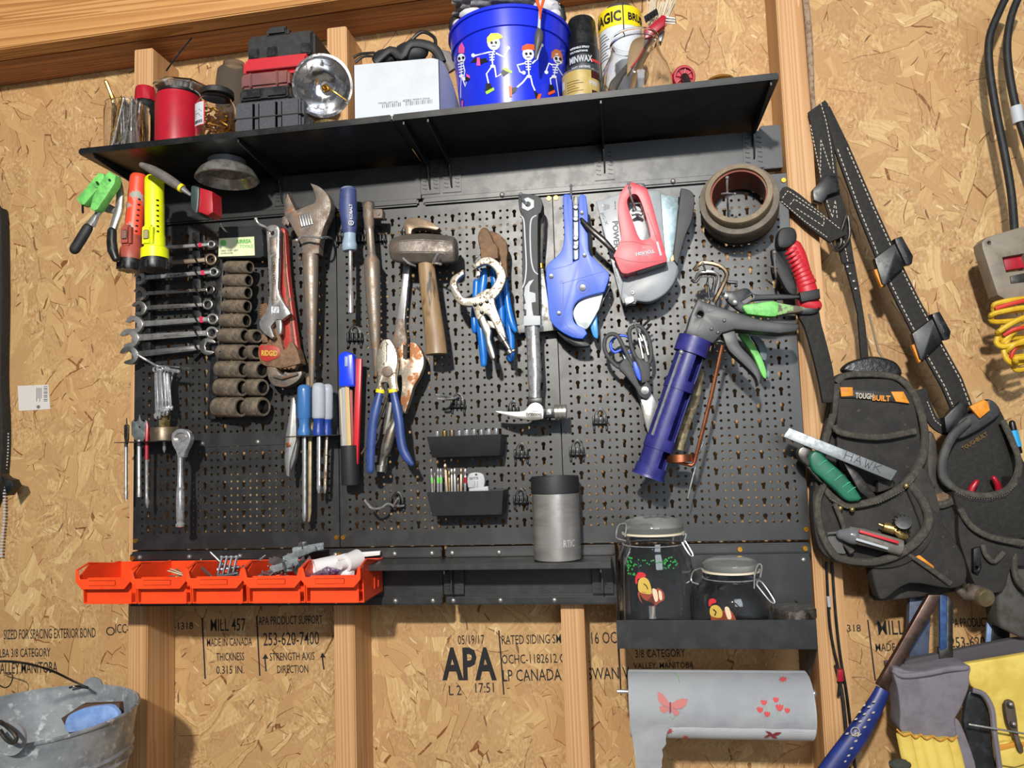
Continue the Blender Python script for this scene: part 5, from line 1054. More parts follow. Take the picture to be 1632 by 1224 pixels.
# pry bar / claw hammer behind the sledge
k = K(560, 320, 4.372)
t = T('pry_bar', 'rusty pry bar with a curved claw hanging behind the sledge hammer', 'pry bar', (650, 400, -.03))
q = B(); plate(q, k(sm([(360, 180), (375, 140), (420, 115), (480, 120), (560, 150), (612, 188, 1), (590, 205), (540, 195), (470, 188), (425, 200), (415, 232, 1), (375, 232, 1), (375, 205)], 4)), -.036, .020, .004); t.p('claw', q, M('polished_rust', '95836f', '76604b', 60, r=.3, r2=.5, m=.6))
q = B(); plate(q, k([(378, 230), (415, 230), (412, 300), (405, 480), (388, 640), (370, 830), (385, 1000), (350, 1020), (285, 1005), (310, 860), (340, 640), (358, 480), (368, 300)]), -.030, .010, .0015); t.p('shank', q, STEEL)
q = B(); plate(q, k(sm([(322, 822, 1), (362, 822, 1), (375, 900), (385, 1000), (340, 1030), (285, 1005), (300, 900)], 3)), -.031, .0115, .0012); t.p('flared_end', q, RUST)
t = T('sledge_hammer', 'short handled sledge hammer resting on two chrome prongs', 'hammer', (685, 470, -.06))
q = B(); c0 = at(*k([(275, 345, -.066)])[0]); c1 = at(*k([(738, 345, -.066)])[0]); 
d = bmesh.new(); R = 105/4.372*pm(c0); n = 8; prof = [(0, .55), (.015, .72), (.06, .84), (.22, 1), (.5, 1.06), (.78, 1), (.95, .92), (.985, .82), (1, .62)]
rings = []
for t_, r_ in prof:
    rings.append([d.verts.new(c0+(c1-c0)*t_ + Vector((0, math.sin(a)*R*r_*.85, math.cos(a)*R*r_ + .002*math.sin(t_*PI)))) for a in [PI/8+i*PI/4 for i in range(8)]])
for A_, C_ in zip(rings, rings[1:]):
    for j in range(8): d.faces.new((A_[j], A_[(j+1) % 8], C_[(j+1) % 8], C_[j]))
d.faces.new(rings[0]); d.faces.new(rings[-1][::-1]); bmesh.ops.bevel(d, geom=d.edges[:], offset=.0014, segments=2, affect='EDGES', clamp_overlap=True); join(q, d)
t.p('head', q, M('hammer_iron', '7c746d', '5c534b', 60, .4, .65, r=.4, r2=.6, m=.6, m2=.4, bump=.25, bs=500, c3='8a5f40', s3=30, lo3=.6, hi3=.75))
q = B(); tube(q, k([(520, 400, -.064, 56), (525, 480, -.064, 60), (548, 680, -.064, 64), (575, 880, -.062, 70), (588, 1000, -.060, 74), (592, 1070, -.060, 78)]), 18, flat=.75, smooth=2); t.p('handle', q, M('worn_hickory', '80684c', '9a7d58', 35, .4, .6, r=.4, r2=.55, stretch=(1, 1, .25), c3='3a3532', s3=26, lo3=.58, hi3=.64))
q = B(); wire(q, k([(560, 440, -.002), (570, 435, -.05), (570, 432, -.082), (585, 400, -.095), (602, 366, -.098)]), .002, 8); wire(q, k([(570, 432, -.082), (600, 436, -.09), (626, 442, -.094)]), .002, 8)
solo('peg_hook', 'right forked chrome prong under the sledge hammer head', 'hook', q, CHROME)
q = B(); wire(q, k([(450, 470, -.002), (445, 455, -.05), (440, 452, -.082), (400, 435, -.095), (358, 400, -.098)]), .002, 8); solo('peg_hook', 'left chrome prong under the sledge hammer head', 'hook', q, CHROME)
q = clip(647, 372, .75); join(q, clip(660, 372, .7)); solo('pry_bar_clip', 'black plastic clip holding the pry bar claw above the sledge hammer', 'clip', q, BLKP)
# clamp pliers and blue handled pliers
k = K(700, 290, 3.95)
t = T('clamp_pliers', 'pitted C jaw locking pliers hanging in front of the blue handled pliers', 'pliers', (765, 480, -.075))
def arc(pts, wd): return strip2(sm(pts, 5, False), wd)
q = B()
def vstrip(pts, ws): 
    s_ = sm(pts, 5, False); n = len(s_); w_ = [ws[min(len(ws)-2, int(i*(len(ws)-1)/n))]+(ws[min(len(ws)-1, int(i*(len(ws)-1)/n)+1)]-ws[min(len(ws)-2, int(i*(len(ws)-1)/n))])*((i*(len(ws)-1)/n) % 1) for i in range(n)]
    return strip2(s_, w_)
plate(q, k(vstrip([(150, 568), (95, 610), (90, 660), (130, 740), (190, 755), (260, 740), (310, 700)], [24, 42, 46, 50, 56, 66, 60])), -.086, .010, .002)
plate(q, k(vstrip([(225, 530), (270, 498), (320, 498), (370, 540), (390, 600), (360, 670), (320, 720)], [24, 46, 52, 56, 60, 64, 60])), -.0865, .010, .002)
tube(q, k([(148, 556, -.082, 12), (146, 580, -.082, 12)]), 8); tube(q, k([(212, 520, -.082, 12), (235, 545, -.082, 12)]), 8)
plate(q, k(sm([(200, 740), (300, 670), (345, 700), (350, 770), (400, 900), (420, 980, 1), (385, 990, 1), (330, 880), (290, 830), (240, 870), (215, 800)], 3)), -.085, .012, .002)
t.p('jaws', q, RUSTL)
q = B(); plate(q, k(sm([(235, 840), (275, 830), (300, 880), (325, 930), (322, 990), (340, 1050), (352, 1105), (330, 1118), (300, 1060), (280, 960)], 4)), -.083, .012, .003); plate(q, k([(300, 870), (340, 880), (356, 925), (310, 915)]), -.081, .008, .001); t.p('lever', q, M('nickel', 'b0aca2'))
q = B(); tube(q, k([(385, 960, -.080, 24), (410, 1000, -.080, 24), (412, 1004, -.080, 14), (440, 1050, -.080, 14)]), 12); tube(q, k([(436, 1078, -.080, 10), (470, 1060, -.080, 10)]), 10, rnd=True); tube(q, k([(438, 1060, -.080, 22), (450, 1078, -.080, 22)]), 12); t.p('adjusting_screw', q, M('nickel', 'b0aca2'))
q = B()
for x, y in ((225, 772), (262, 768), (301, 752), (268, 820)): lathe(q, at(*k([(x, y, -.0885)])[0]), at(*k([(x, y, -.084)])[0]), [(0, .001), (.2, .0030), (1, .0034)], 12)
t.p('rivets', q, DARKST)
PLB = M('bright_blue_grip', '1668c0', '1c74cc', 40, r=.3)
t = T('pliers', 'blue handled adjustable pliers with a rust brown head behind the clamp pliers', 'pliers', (775, 450, -.05))
q = B(); plate(q, k(sm([(245, 320), (270, 285), (300, 290), (325, 330), (345, 380), (370, 410), (372, 480, 1), (310, 490, 1), (262, 485), (255, 420), (243, 370)], 3)), -.056, .016, .004); plate(q, k(sm([(310, 310), (360, 318), (410, 360), (430, 410), (425, 500), (430, 600, 1), (408, 600, 1), (385, 500), (370, 430), (340, 380)], 3)), -.048, .014, .003); t.p('head', q, RUST2)
for pp in ([(285, 560, 20), (275, 640, 26), (262, 740, 24), (255, 850, 26), (268, 980, 27), (278, 1080, 25), (280, 1145, 20)], [(418, 620, 16), (425, 720, 20), (440, 820, 22), (462, 900, 22), (478, 935, 14)]):
    q = B(); tube(q, k([(x, y, -.050, r_) for x, y, r_ in pp]), 12, flat=.8, rnd=True, smooth=3); t.p('grip', q, PLB)
t = T('pliers', 'left blue handled cutting pliers behind the clamp pliers', 'pliers', (760, 470, -.04))
q = B(); plate(q, k([(230, 560), (258, 560), (258, 640), (222, 640)]), -.044, .010, .001); t.p('neck', q, STEEL)
q = B(); tube(q, k([(235, 630, -.042, 22), (230, 720, -.042, 22), (218, 820, -.042, 18), (222, 900, -.042, 22), (222, 938, -.042, 16)]), 12, flat=.8, rnd=True, smooth=3); t.p('grip', q, PLB)
q = B(); tube(q, k([(335, 560, -.042, 18), (360, 680, -.042, 28), (385, 760, -.042, 28), (392, 880, -.042, 22), (398, 920, -.042, 14)]), 12, flat=.8, rnd=True, smooth=3); t.p('grip', q, PLB)
t = T('pliers', 'blue handled pliers with pale jaws at the right of the clamp pliers', 'pliers', (800, 480, -.03))
q = B(); plate(q, k([(340, 450), (375, 450), (415, 600), (400, 640), (365, 600)]), -.036, .010, .001); t.p('jaws', q, M('nickel', 'b0aca2'))
q = B(); tube(q, k([(395, 640, -.034, 20), (425, 780, -.034, 24), (440, 900, -.034, 24), (452, 1000, -.034, 24), (450, 1110, -.034, 22)]), 12, flat=.8, rnd=True, smooth=3); t.p('grip', q, PLB)
hook([(758, 420, -.002), (756, 416, -.06), (758, 412, -.085), (760, 409, -.094)], 'chrome peg hook above the C jaw locking pliers', .0018)
# framing hammer hanging head down
t = T('framing_hammer', 'long chrome shafted claw hammer with a grey grip hanging head down', 'hammer', (850, 500, -.055))
q = B(); plate(q, k(sm([(498, 90), (510, 75), (570, 76), (625, 90), (650, 130), (640, 190), (622, 230), (622, 500), (630, 840, 1), (534, 840, 1), (522, 560), (520, 230), (503, 170)], 5)), -.066, .026, .008, seg=3); gp = t.p('grip', q, M('charcoal_grip', '3a3b3d', '333436', 50, r=.6))
LG = M('light_grey_rubber', 'b8bdc0', r=.55)
q = B(); plate(q, k([(520, 110), (558, 95), (597, 115), (597, 160), (558, 183), (520, 165)]), -.0675, .003, .0006, holes=[k(circ(558, 140, 17, 12))]); t.p('hang_plate', q, LG, gp)
q = B(); plate(q, k(vstrip([(510, 210), (532, 240), (540, 360), (548, 520), (540, 620), (523, 668)], [7, 9, 9, 9, 9, 6])), -.0668, .0015, .0002)
plate(q, k(vstrip([(612, 210), (580, 235), (572, 320), (578, 480), (595, 555), (622, 582)], [7, 9, 9, 9, 9, 6])), -.0668, .0015, .0002)
plate(q, k([(598, 612), (570, 655), (568, 690), (605, 700), (608, 755), (582, 760), (585, 798), (592, 840), (636, 842), (636, 900), (532, 905), (532, 845), (548, 840), (548, 805), (535, 800), (535, 770), (545, 765), (533, 710), (540, 660), (565, 625)]), -.0668, .0015, .0003); t.p('grip_inlay', q, LG, gp)
q = B(); tube(q, k([(586, 890, -.053, 50), (586, 950, -.053, 48), (590, 1000, -.053, 38), (594, 1130, -.053, 36), (597, 1250, -.053, 36)]), 20, flat=.8); tube(q, [(849, 520, -.053, 10.5), (852, 600, -.053, 11.5), (852, 616, -.053, 9.5), (852, 634, -.053, 9.5)], 20, flat=.8); t.p('shaft', q, CHROME)
k = K(560, 560, 3.824)
SIL = M('satin_silver', 'c6c4bc', 'b4b0a6', 40, r=.3, m=.8)
q = B(); plate(q, k(sm([(868, 362, 1), (960, 368), (1040, 365), (1065, 350), (1090, 322), (1125, 312), (1160, 330), (1172, 370), (1168, 412, 1), (1100, 420), (1030, 412), (950, 395)], 4)), -.068, .022, .003); hd = t.p('claw_head', q, SIL)
q = B(); plate(q, k([(1075, 285), (1162, 280), (1164, 325), (1068, 330)]), -.064, .022, .002); plate(q, k([(1165, 345), (1240, 345), (1240, 405), (1165, 405)]), -.065, .020, .002, ); t.p('neck', q, M('black_steel', '2a2a2b', r=.35, m=.6))
q = B(); plate(q, k([(1188, 355), (1218, 355), (1218, 388), (1188, 388)]), -.067, .004, .0006); t.p('magnet_slot', q, CHROME)
q = B(); c0 = at(*k([(1238, 370, -.056)])[0]); c1 = at(*k([(1312, 368, -.056)])[0]); r_ = 48/3.824*pm(c0); lathe(q, c0, c1, [(0, r_*.8), (.05, r_), (.28, r_), (.3, r_*.88), (.38, r_*.88), (.4, r_), (.62, r_), (.64, r_*.88), (.72, r_*.88), (.74, r_), (.97, r_), (1, r_*.9)], 24); t.p('striking_face', q, SIL)
q = B(); a = k([(1158, 388)])[0]; text(q, 'DOUGLAS', a[0], a[1]-2.5, 3.4, -.0685, ang=178, wpx=25, bold=.25, off=.0003); text(q, 'FRAMING', a[0]-6, a[1]-7, 1.8, -.0685, ang=178, wpx=12, off=.0003); t.p('lettering', q, DARKST, hd)
hook([(841, 330, -.002), (841, 328, -.06), (833, 316, -.080), (830, 309, -.088)], 'chrome peg hook through the grip of the long hammer', .0016)
q = clip(818, 652, .8); solo('hammer_clip', 'black pegboard clip behind the claw of the long hammer', 'clip', q, BLKP)
# putty knife behind the hammer
k = K(700, 290, 3.95)
t = T('putty_knife', 'wide worn scraper with a dark handle hanging behind the long hammer', 'scraper', (870, 430, -.025))
q = B(); plate(q, k([(632, 540), (655, 545), (690, 780), (760, 930), (630, 945), (488, 950), (490, 905), (560, 880), (628, 700)]), -.030, .003, .0006); t.p('blade', q, M('spattered_blade', '9a9a96', '77736c', 50, .5, .6, r=.4, r2=.6, m=.7))
q = B(); tube(q, k([(640, 180, -.030, 20), (644, 260, -.030, 22), (645, 360, -.030, 16), (640, 440, -.030, 14), (640, 515, -.030, 15)]), 12, flat=.7, rnd=True, smooth=3); t.p('handle', q, M('weathered_dark_wood', '4a4540', '5a544c', 60, r=.6))
q = B(); tube(q, k([(640, 515, -.030, 17), (642, 542, -.030, 17)]), 12, flat=.8); t.p('ferrule', q, BRASS)
# small parts bins and empty hooks on the middle board
def tray(x0, x1, y0, y1, Y, label, xr):
    a, b_ = at(x0, y0, Y), at(x1, y0, Y); zt = (a.z+b_.z)/2; zb = at((x0+x1)/2, y1, Y+.006).z; ins = .0052
    t = T('parts_bin', label, 'bin', Vector(((a.x+b_.x)/2, Y/2, zb)), 'small black parts bins')
    q = bmesh.new(); X = [a.x, b_.x]
    def ring(x0_, x1_, yf, yb, z): return [q.verts.new(p) for p in ((x0_, yf, z), (x1_, yf, z), (x1_, yb, z), (x0_, yb, z))]
    w_ = .0022; R_ = [ring(X[0]+ins, X[1]-ins, Y+.012, -.001, zb), ring(X[0], X[1], Y, -.001, zt), ring(X[0]+w_, X[1]-w_, Y+w_, -.003, zt), ring(X[0]+ins+w_, X[1]-ins-w_, Y+.012+w_, -.003, zb+w_)]
    for A_, C_ in zip(R_, R_[1:]):
        for j in range(4): q.faces.new((A_[j], A_[(j+1) % 4], C_[(j+1) % 4], C_[j]))
    q.faces.new(R_[0][::-1]); q.faces.new(R_[-1]); bmesh.ops.bevel(q, geom=q.edges[:], offset=.0006, segments=1, affect='EDGES')
    t.p('tray', q, M('charcoal_plastic', '26272a', '2b2c2f', 30, r=.5)); return t, a.x, b_.x, zb, zt
t, xa, xb_, zb, zt = tray(680, 799, 694, 728, -.060, 'upper small black bin holding a row of sockets', 0)
MS = [CHW, M('worn_brass', '9c8350'), M('brown_steel', '9a8a78'), STEEL, CHROME, CHW, STEEL, CHROME, CHW]
for i in range(9):
    x = xa + .012 + i*.0125; q = B(); r_ = .0047; z_ = zt + .009 + .0006*(i % 3)
    lathe(q, Vector((x, -.035, zb+.004)), Vector((x, -.035, z_)), [(0, .001), (0, r_*.9), (.6, r_*.9), (.63, r_), (1, r_), (1, r_*.66), (.7, r_*.6), (.7, .0005)], 14, cap=False)
    solo('small_socket', '%s small socket from the left standing in the upper black bin' % o_[i], 'socket', q, MS[i], 'small sockets in the upper bin')
t, xa, xb_, zb, zt = tray(680, 802, 783, 822, -.060, 'lower small black bin holding driver bits and a round tin', 0)
k = K(560, 560, 3.824)
BT = [(488, 715, 495, 7, 'green'), (508, 740, 506, 5, 'brown'), (528, 715, 528, 8, 'green'), (545, 715, 548, 8, 'green'), (573, 683, 585, 13, 'brown'), (596, 730, 598, 6, 'gold'), (612, 715, 614, 9, 'dull'), (630, 712, 634, 9, 'dull'), (650, 770, 652, 6, 'brown'), (670, 712, 670, 10, 'brown'), (695, 715, 694, 8, 'red')]
MB_ = {'green': CHROME, 'brown': M('brown_steel', '9a8a78'), 'gold': M('worn_brass', '9c8350'), 'dull': STEEL, 'red': CHW}
wrd = ['first', 'second', 'third', 'fourth', 'fifth', 'sixth', 'seventh', 'eighth', 'ninth', 'tenth', 'eleventh']
for i, (x, y0, x1, r_, kd) in enumerate(BT):
    Y = -.040 - .006*(i % 2)
    t = T('driver_bit', '%s bit from the left in the lower black bin%s' % (wrd[i], {'green': ', with a green ring', 'red': ', with a red ring', 'brown': ', brown', 'gold': ', brass coloured', 'dull': ', steel'}[kd]), 'driver bit', k([(x1, 860, Y)])[0], 'driver bits in the lower bin')
    q = B(); tube(q, k([(x, y0, Y, r_*.5), (x, y0+12, Y, r_), (x, y0+26, Y, r_), (x, y0+34, Y, r_*.6), (x+(x1-x)*.3, y0+44, Y, r_), (x1, 870, Y, r_), (x1, 950, Y, r_)]), 6); t.p('shank', q, MB_[kd])
    if kd in ('green', 'red'): q = B(); tube(q, k([(x+(x1-x)*.35, 768, Y, r_*1.12), (x+(x1-x)*.6, 802, Y, r_*1.12)]), 8); t.p('colour_ring', q, GRN if kd == 'green' else RED)
t = T('bit_tin', 'round grey plastic dial box at the right of the lower black bin', 'tin', (758, 770, -.04))
q = B(); plate(q, k(sm([(712, 760), (722, 745), (760, 738), (800, 750), (812, 790), (805, 830, 1), (712, 830, 1), (706, 790)], 4)), -.046, .012, .001, holes=[k(circ(760, 752, 7, 8))]); t.p('dial', q, M('pale_grey_plastic', 'a9aaac', r=.5))
q = B(); plate(q, k([(716, 835), (832, 822), (836, 855), (716, 860)]), -.052, .014, .001); plate(q, k([(735, 790), (748, 790), (748, 830), (735, 830)]), -.050, .006, .001); plate(q, k([(755, 790), (768, 790), (768, 830), (755, 830)]), -.050, .006, .001); t.p('base', q, M('pale_grey_plastic', 'a9aaac'))
q = B(); a = k([(722, 782)])[0]; text(q, 'BITS', a[0], a[1], 3.4, -.046, ang=5, wpx=14, bold=.2); t.p('lettering', q, PGY)
solo('empty_clip', 'empty black pegboard clip above the right end of the upper small bin', 'clip', clip(831, 722, .95), BLKP)
solo('empty_clip', 'empty black pegboard clip between the lower small bin and the can cooler', 'clip', clip(830, 795, .95), BLKP)
solo('empty_clip', 'empty black pegboard clip just right of the middle seam, above the can cooler', 'clip', clip(920, 718, 1.0), BLKP)
solo('empty_clip', 'empty black pegboard clip left of the scissors, high on the right board', 'clip', clip(957, 668, 1.0), BLKP)
solo('empty_clip', 'empty black pegboard clip below the blue and grey nut driver', 'clip', clip(565, 535, 1.0), BLKP)
t = T('double_hook', 'empty chrome double hook on a black clip at the lower left of the middle board', 'hook', (635, 805, -.01))
t.p('clip', clip(633, 800, .95), BLKP); q = B(); wire(q, k([(290, 930, -.002), (270, 945, -.02), (220, 930, -.035), (180, 955, -.045), (125, 955, -.055), (80, 903, -.062)]), .0022, 8); t.p('prong', q, CHROME); q = B(); wire(q, k([(320, 940, -.012), (270, 945, -.018), (255, 945, -.03), (285, 895, -.045)]), .0022, 8, 0); t.p('prong', q, CHROME)
t = T('double_hook', 'empty chrome hook on a black clip above the upper small bin', 'hook', (730, 640, -.01))
t.p('clip', clip(730, 642, .95), BLKP); q = B(); wire(q, k([(640, 285, -.004), (600, 285, -.02), (560, 270, -.05), (510, 265, -.06)]), .0022, 8); t.p('prong', q, CHROME); q = B(); wire(q, k([(650, 275, -.006), (620, 290, -.02), (570, 292, -.05), (525, 288, -.055)]), .0022, 8); t.p('prong', q, CHROME)
# can cooler
t = T('can_cooler', 'stainless steel can cooler with a black rim on the narrow lower shelf', 'tumbler', (886, 875, -.045))
zb = -.0190; c = at(887, 840, -.046); R = 37.5*pm(c); zt = at(884, 760, -.046-R).z; b = Vector((c.x, -.046, zb)); H = zt - zb
q = B(); lathe(q, b, b+Vector((0, 0, H)), [(0, .001), (0, R*.96), (.01, R), (.15, R), (.152, R*.993), (.16, R*.993), (.162, R), (.80, R)], 48); bd = t.p('body', q, M('brushed_stainless', 'b4b0ac', '9a9692', 8, r=.28, r2=.4, m=.65, stretch=(1, 1, 6)))
q = B(); lathe(q, b, b+Vector((0, 0, H)), [(.79, R*.99), (.80, R*1.03), (.97, R*1.03), (1, R*1.0), (1, R*.86), (.97, R*.84), (.97, .001)], 48); t.p('rim', q, M('matte_black', '1f2023'))
wtext(t, 'RTIC', b, R, H*.17, .62, .011, .020, M('etched_grey', 'd0d0d0', r=.5, m=.5), par=bd, bold=0)
# ---------------------------------------------------------------- right pegboard
k = K(860, 270, 4.222)
PIPB = M('cutter_blue', '2f5bc8', '2a52bc', 30, r=.4)
t = T('pipe_cutter', 'blue plastic pipe cutter with a pale hooked blade hanging jaw down', 'cutter', (915, 430, -.06))
q = B(); plate(q, k(sm([(158, 175, 1), (175, 165), (215, 168, 1), (222, 250), (225, 620, 1), (222, 632, 1), (160, 655, 1), (265, 600, 1), (262, 300), (262, 185, 1), (285, 165), (312, 180, 1), (325, 300), (330, 540), (370, 600), (420, 650), (465, 695, 1), (467, 735), (435, 825, 1), (330, 850), (260, 880), (225, 930), (225, 1000), (245, 1040), (300, 1070), (320, 1105, 1), (290, 1140, 1), (220, 1130), (130, 1080), (70, 1010), (55, 880), (42, 700), (55, 640), (110, 590), (150, 540), (165, 450), (160, 300)], 3)) if False else
      k(sm([(158, 175, 1), (175, 165), (215, 168, 1), (222, 250), (225, 560), (225, 622, 1), (262, 605, 1), (264, 560), (262, 300), (262, 185, 1), (285, 165), (312, 180, 1), (325, 300), (330, 540), (370, 600), (420, 650), (465, 695, 1), (467, 735), (435, 825, 1), (330, 850), (260, 880), (225, 930), (225, 1000), (245, 1040), (300, 1070), (320, 1105, 1), (290, 1140, 1), (220, 1130), (130, 1080), (70, 1010), (55, 880), (42, 700), (55, 640), (110, 590), (150, 540), (165, 450), (160, 300)], 3)), -.068, .022, .004, seg=3); bd = t.p('body', q, PIPB)
q = B(); plate(q, k(vstrip([(78, 672), (160, 655), (225, 632), (250, 615)], [3, 3, 3, 3])), -.0683, .001, 0); plate(q, k(vstrip([(435, 685), (160, 765), (160, 765), (165, 1020), (240, 1090)], [3, 3, 3, 3, 3])), -.0683, .001, 0); plate(q, k(circ(290, 790, 48, 24)), -.0684, .001, 0, holes=[k(circ(290, 790, 44, 24))]); t.p('moulded_line', q, M('darker_blue', '1f449c', r=.5), bd)
q = B()
for x, y, r_ in ((78, 718, 16), (290, 795, 24), (130, 967, 14), (284, 292, 13), (302, 577, 14)): lathe(q, at(*k([(x, y, -.0712)])[0]), at(*k([(x, y, -.066)])[0]), [(0, .0006), (.1, r_*.00022), (1, r_*.00026)], 12)
t.p('screws', q, STEEL)
q = B(); plate(q, k(sm([(262, 890, 1), (330, 855), (430, 830, 1), (400, 940, 1), (330, 1060), (300, 1075, 1), (250, 1040), (225, 960)], 4)), -.058, .004, .0008); t.p('blade', q, M('pale_blade', 'c6cccb', 'b4bab8', 50, r=.35, m=.5))
q = B(); plate(q, k([(228, 180), (258, 180), (262, 600), (238, 612), (228, 600)]), -.055, .008, .001); 
for y in (250, 330, 460, 520): plate(q, k(circ(242, y, 18, 12)), -.060, .006, .001)
t.p('ratchet_bar', q, STEEL)
q = B(); plate(q, k(sm([(445, 800, 1), (480, 770, 1), (475, 800), (430, 890), (400, 960, 1), (345, 975, 1), (330, 965, 1), (395, 935, 1)], 3)), -.050, .010, .001); plate(q, k(sm([(120, 1090), (250, 1135), (330, 1170), (330, 1190), (240, 1190), (160, 1140)], 3)), -.055, .012, .002); t.p('back_frame', q, BLKP)
q = B(); plate(q, k(sm([(345, 975, 1), (385, 960, 1), (395, 1120), (375, 1135), (355, 1110), (338, 1040)], 3)), -.048, .010, .003); t.p('lower_grip', q, M('sky_blue_plastic', '3a8fd0', r=.35))
hook([(911, 330, -.002), (911, 320, -.06), (910, 303, -.082), (910, 296, -.086)], 'chrome peg hook between the handles of the blue pipe cutter', .0016)
hook([(926, 325, -.002), (905, 331, -.055), (893, 332, -.06)], 'short chrome cross peg behind the blue pipe cutter', .0013)
# stapler, package, square
t = T('staple_gun', 'red staple gun with an open handle hanging in front of the grey package', 'stapler', (1015, 370, -.085))
q = B(); plate(q, k(sm([(595, 92), (620, 85), (700, 118), (722, 130, 1), (760, 240), (858, 605, 1), (855, 620, 1), (625, 690), (580, 700), (545, 685), (505, 590, 1), (500, 578), (540, 490), (548, 440), (528, 300), (528, 220), (550, 150)], 4)), -.092, .028, .005, seg=3, holes=[k(sm([(590, 230), (605, 180), (640, 165), (670, 190), (705, 280), (745, 430), (735, 465), (690, 475), (665, 450), (635, 370)], 4))]); bd = t.p('body', q, M('staple_red', 'c02238', 'b01c32', 30, r=.4))
q = B(); plate(q, k([(783, 487), (797, 485), (824, 576), (810, 582)]), -.0925, .001, 0); text(q, 'TOUGH', *k([(772, 540)])[0], 5, -.092, ang=190, wpx=30, bold=.4, off=.0006); text(q, 'ARROW', *k([(735, 570)])[0], 2.4, -.092, ang=190, wpx=12, off=.0006); plate(q, k([(690, 525), (712, 520), (712, 524), (690, 529)]), -.0924, .0006, 0); t.p('white_lettering', q, WHITE, bd)
q = B(); plate(q, k(vstrip([(545, 490), (620, 485), (690, 500), (750, 510)], [3, 3, 3, 3])), -.0924, .0006, 0); plate(q, k(vstrip([(510, 590), (600, 615), (720, 625), (850, 608)], [3, 3, 3, 3])), -.0924, .0006, 0); plate(q, k([(722, 290), (726, 289), (795, 480), (791, 482)]), -.0924, .0006, 0); t.p('seam_line', q, M('dark_red', '8e1520'), bd)
q = B(); plate(q, k([(640, 90), (705, 92), (715, 122), (690, 120)]), -.086, .016, .002); t.p('top_cap', q, M('grey_cap', '44434a')); q = B(); plate(q, k([(640, 684), (856, 622), (858, 632), (660, 696)]), -.086, .016, .001); t.p('nose_plate', q, M('grey_cap', '44434a'))
q = B(); tube(q, k([(280, 335, -.078, 12), (340, 400, -.082, 20), (420, 470, -.084, 22), (480, 530, -.082, 18), (515, 565, -.078, 12)]), 12, flat=.6, rnd=True, smooth=3); t.p('lever', q, DARKST)
q = B(); plate(q, k(vstrip([(620, 300), (660, 285), (690, 300)], [12, 26, 16])), -.078, .008, .001); t.p('spring', q, STEEL)
hook([(1017, 372, -.002), (1017, 345, -.06), (1006, 315, -.095), (1002, 292, -.105)], 'long chrome peg hook through the open handle of the red staple gun', .0016)
hook([(1005, 325, -.076), (1018, 324, -.080), (1022, 324, -.08)], 'short chrome cross bar inside the handle of the red staple gun', .0013)
t = T('blade_package', 'grey saw package with dark lettering hanging behind the red staple gun', 'package', (1000, 400, -.05))
q = B(); plate(q, k([(380, 215), (420, 205), (545, 165), (545, 150), (800, 140), (812, 160), (850, 640), (640, 700), (560, 880), (548, 880)]), -.056, .005, .001); pk = t.p('card', q, M('silver_grey_card', '8f9499', '989da2', 20, r=.4, m=.2))
q = B(); plate(q, k(circ(425, 243, 9, 10)), -.0566, .0005, 0); t.p('hang_hole_ring', q, WHITE, pk)
q = B(); text(q, 'POWER', *k([(490, 350)])[0], 8.5, -.056, ang=-86, wpx=45, bold=.4)
for i in range(7): plate(q, k([(432+i*6, 232+i*1), (434.5+i*6, 231+i*1), (434.5+i*6, 275-i*2), (432+i*6, 276-i*2)]), -.0566, .0004, 0)
text(q, 'JIG-X', *k([(410, 292)])[0], 4.5, -.056, ang=-68, wpx=22); text(q, 'SAW CUT SET', *k([(503, 215)])[0], 2, -.056, ang=-87, wpx=14); text(q, 'FLEX BLADE 14 PCS', *k([(500, 660)])[0], 1.8, -.056, ang=-75, wpx=26); t.p('grey_lettering', q, M('dark_grey_ink', '4a4d52', r=.5), pk)
t = T('staple_case', 'grey rounded steel tape or saw guard hanging below the red staple gun', 'tool', (1035, 450, -.045))
q = B(); plate(q, k(sm([(560, 760, 1), (620, 700, 1), (870, 620), (915, 630, 1), (935, 680), (900, 770), (830, 850), (740, 892), (660, 885), (645, 905, 1), (560, 900, 1), (548, 850)], 4)), -.064, .016, .003); t.p('guard', q, M('satin_grey_paint', '868b90', '7d8287', 20, r=.4))
q = B(); plate(q, k([(566, 868), (632, 845), (643, 888), (580, 915)]), -.068, .012, .0025); t.p('chrome_foot', q, SIL)
q = B(); plate(q, k(circ(625, 828, 15, 6)), -.066, .003, .0006, holes=[k(circ(625, 828, 6, 8))]); t.p('hex_bolt', q, STEEL)
q = B(); plate(q, k(vstrip([(930, 660), (905, 750), (840, 835), (740, 885), (650, 878)], [9, 9, 9, 9, 9])), -.0646, .004, .0006); t.p('rubber_edge', q, M('grey_rubber_edge', '5c6166', r=.6))
t = T('hand_trowel', 'speckled grey steel blade with a thick dark grey handle right of the staple gun', 'trowel', (1080, 350, -.04))
q = B(); plate(q, k([(812, 165), (935, 190), (905, 620), (850, 640)]), -.044, .003, .0005); t.p('blade', q, M('speckled_zinc', '8fa0a6', '778a90', 120, r=.4, m=.6))
q = B(); plate(q, k(sm([(952, 125, 1), (1000, 135), (1035, 165), (1042, 230), (1025, 340), (985, 440), (950, 560), (930, 640, 1), (895, 600, 1), (925, 350)], 4)), -.054, .022, .006, seg=3); t.p('handle', q, M('charcoal_grip', '3a3b3d'))
q = B(); plate(q, k([(880, 600), (900, 570), (905, 610), (885, 625)]), -.056, .004, .0006); t.p('wood_chip', q, M('pale_pencil', 'dcc08c'))
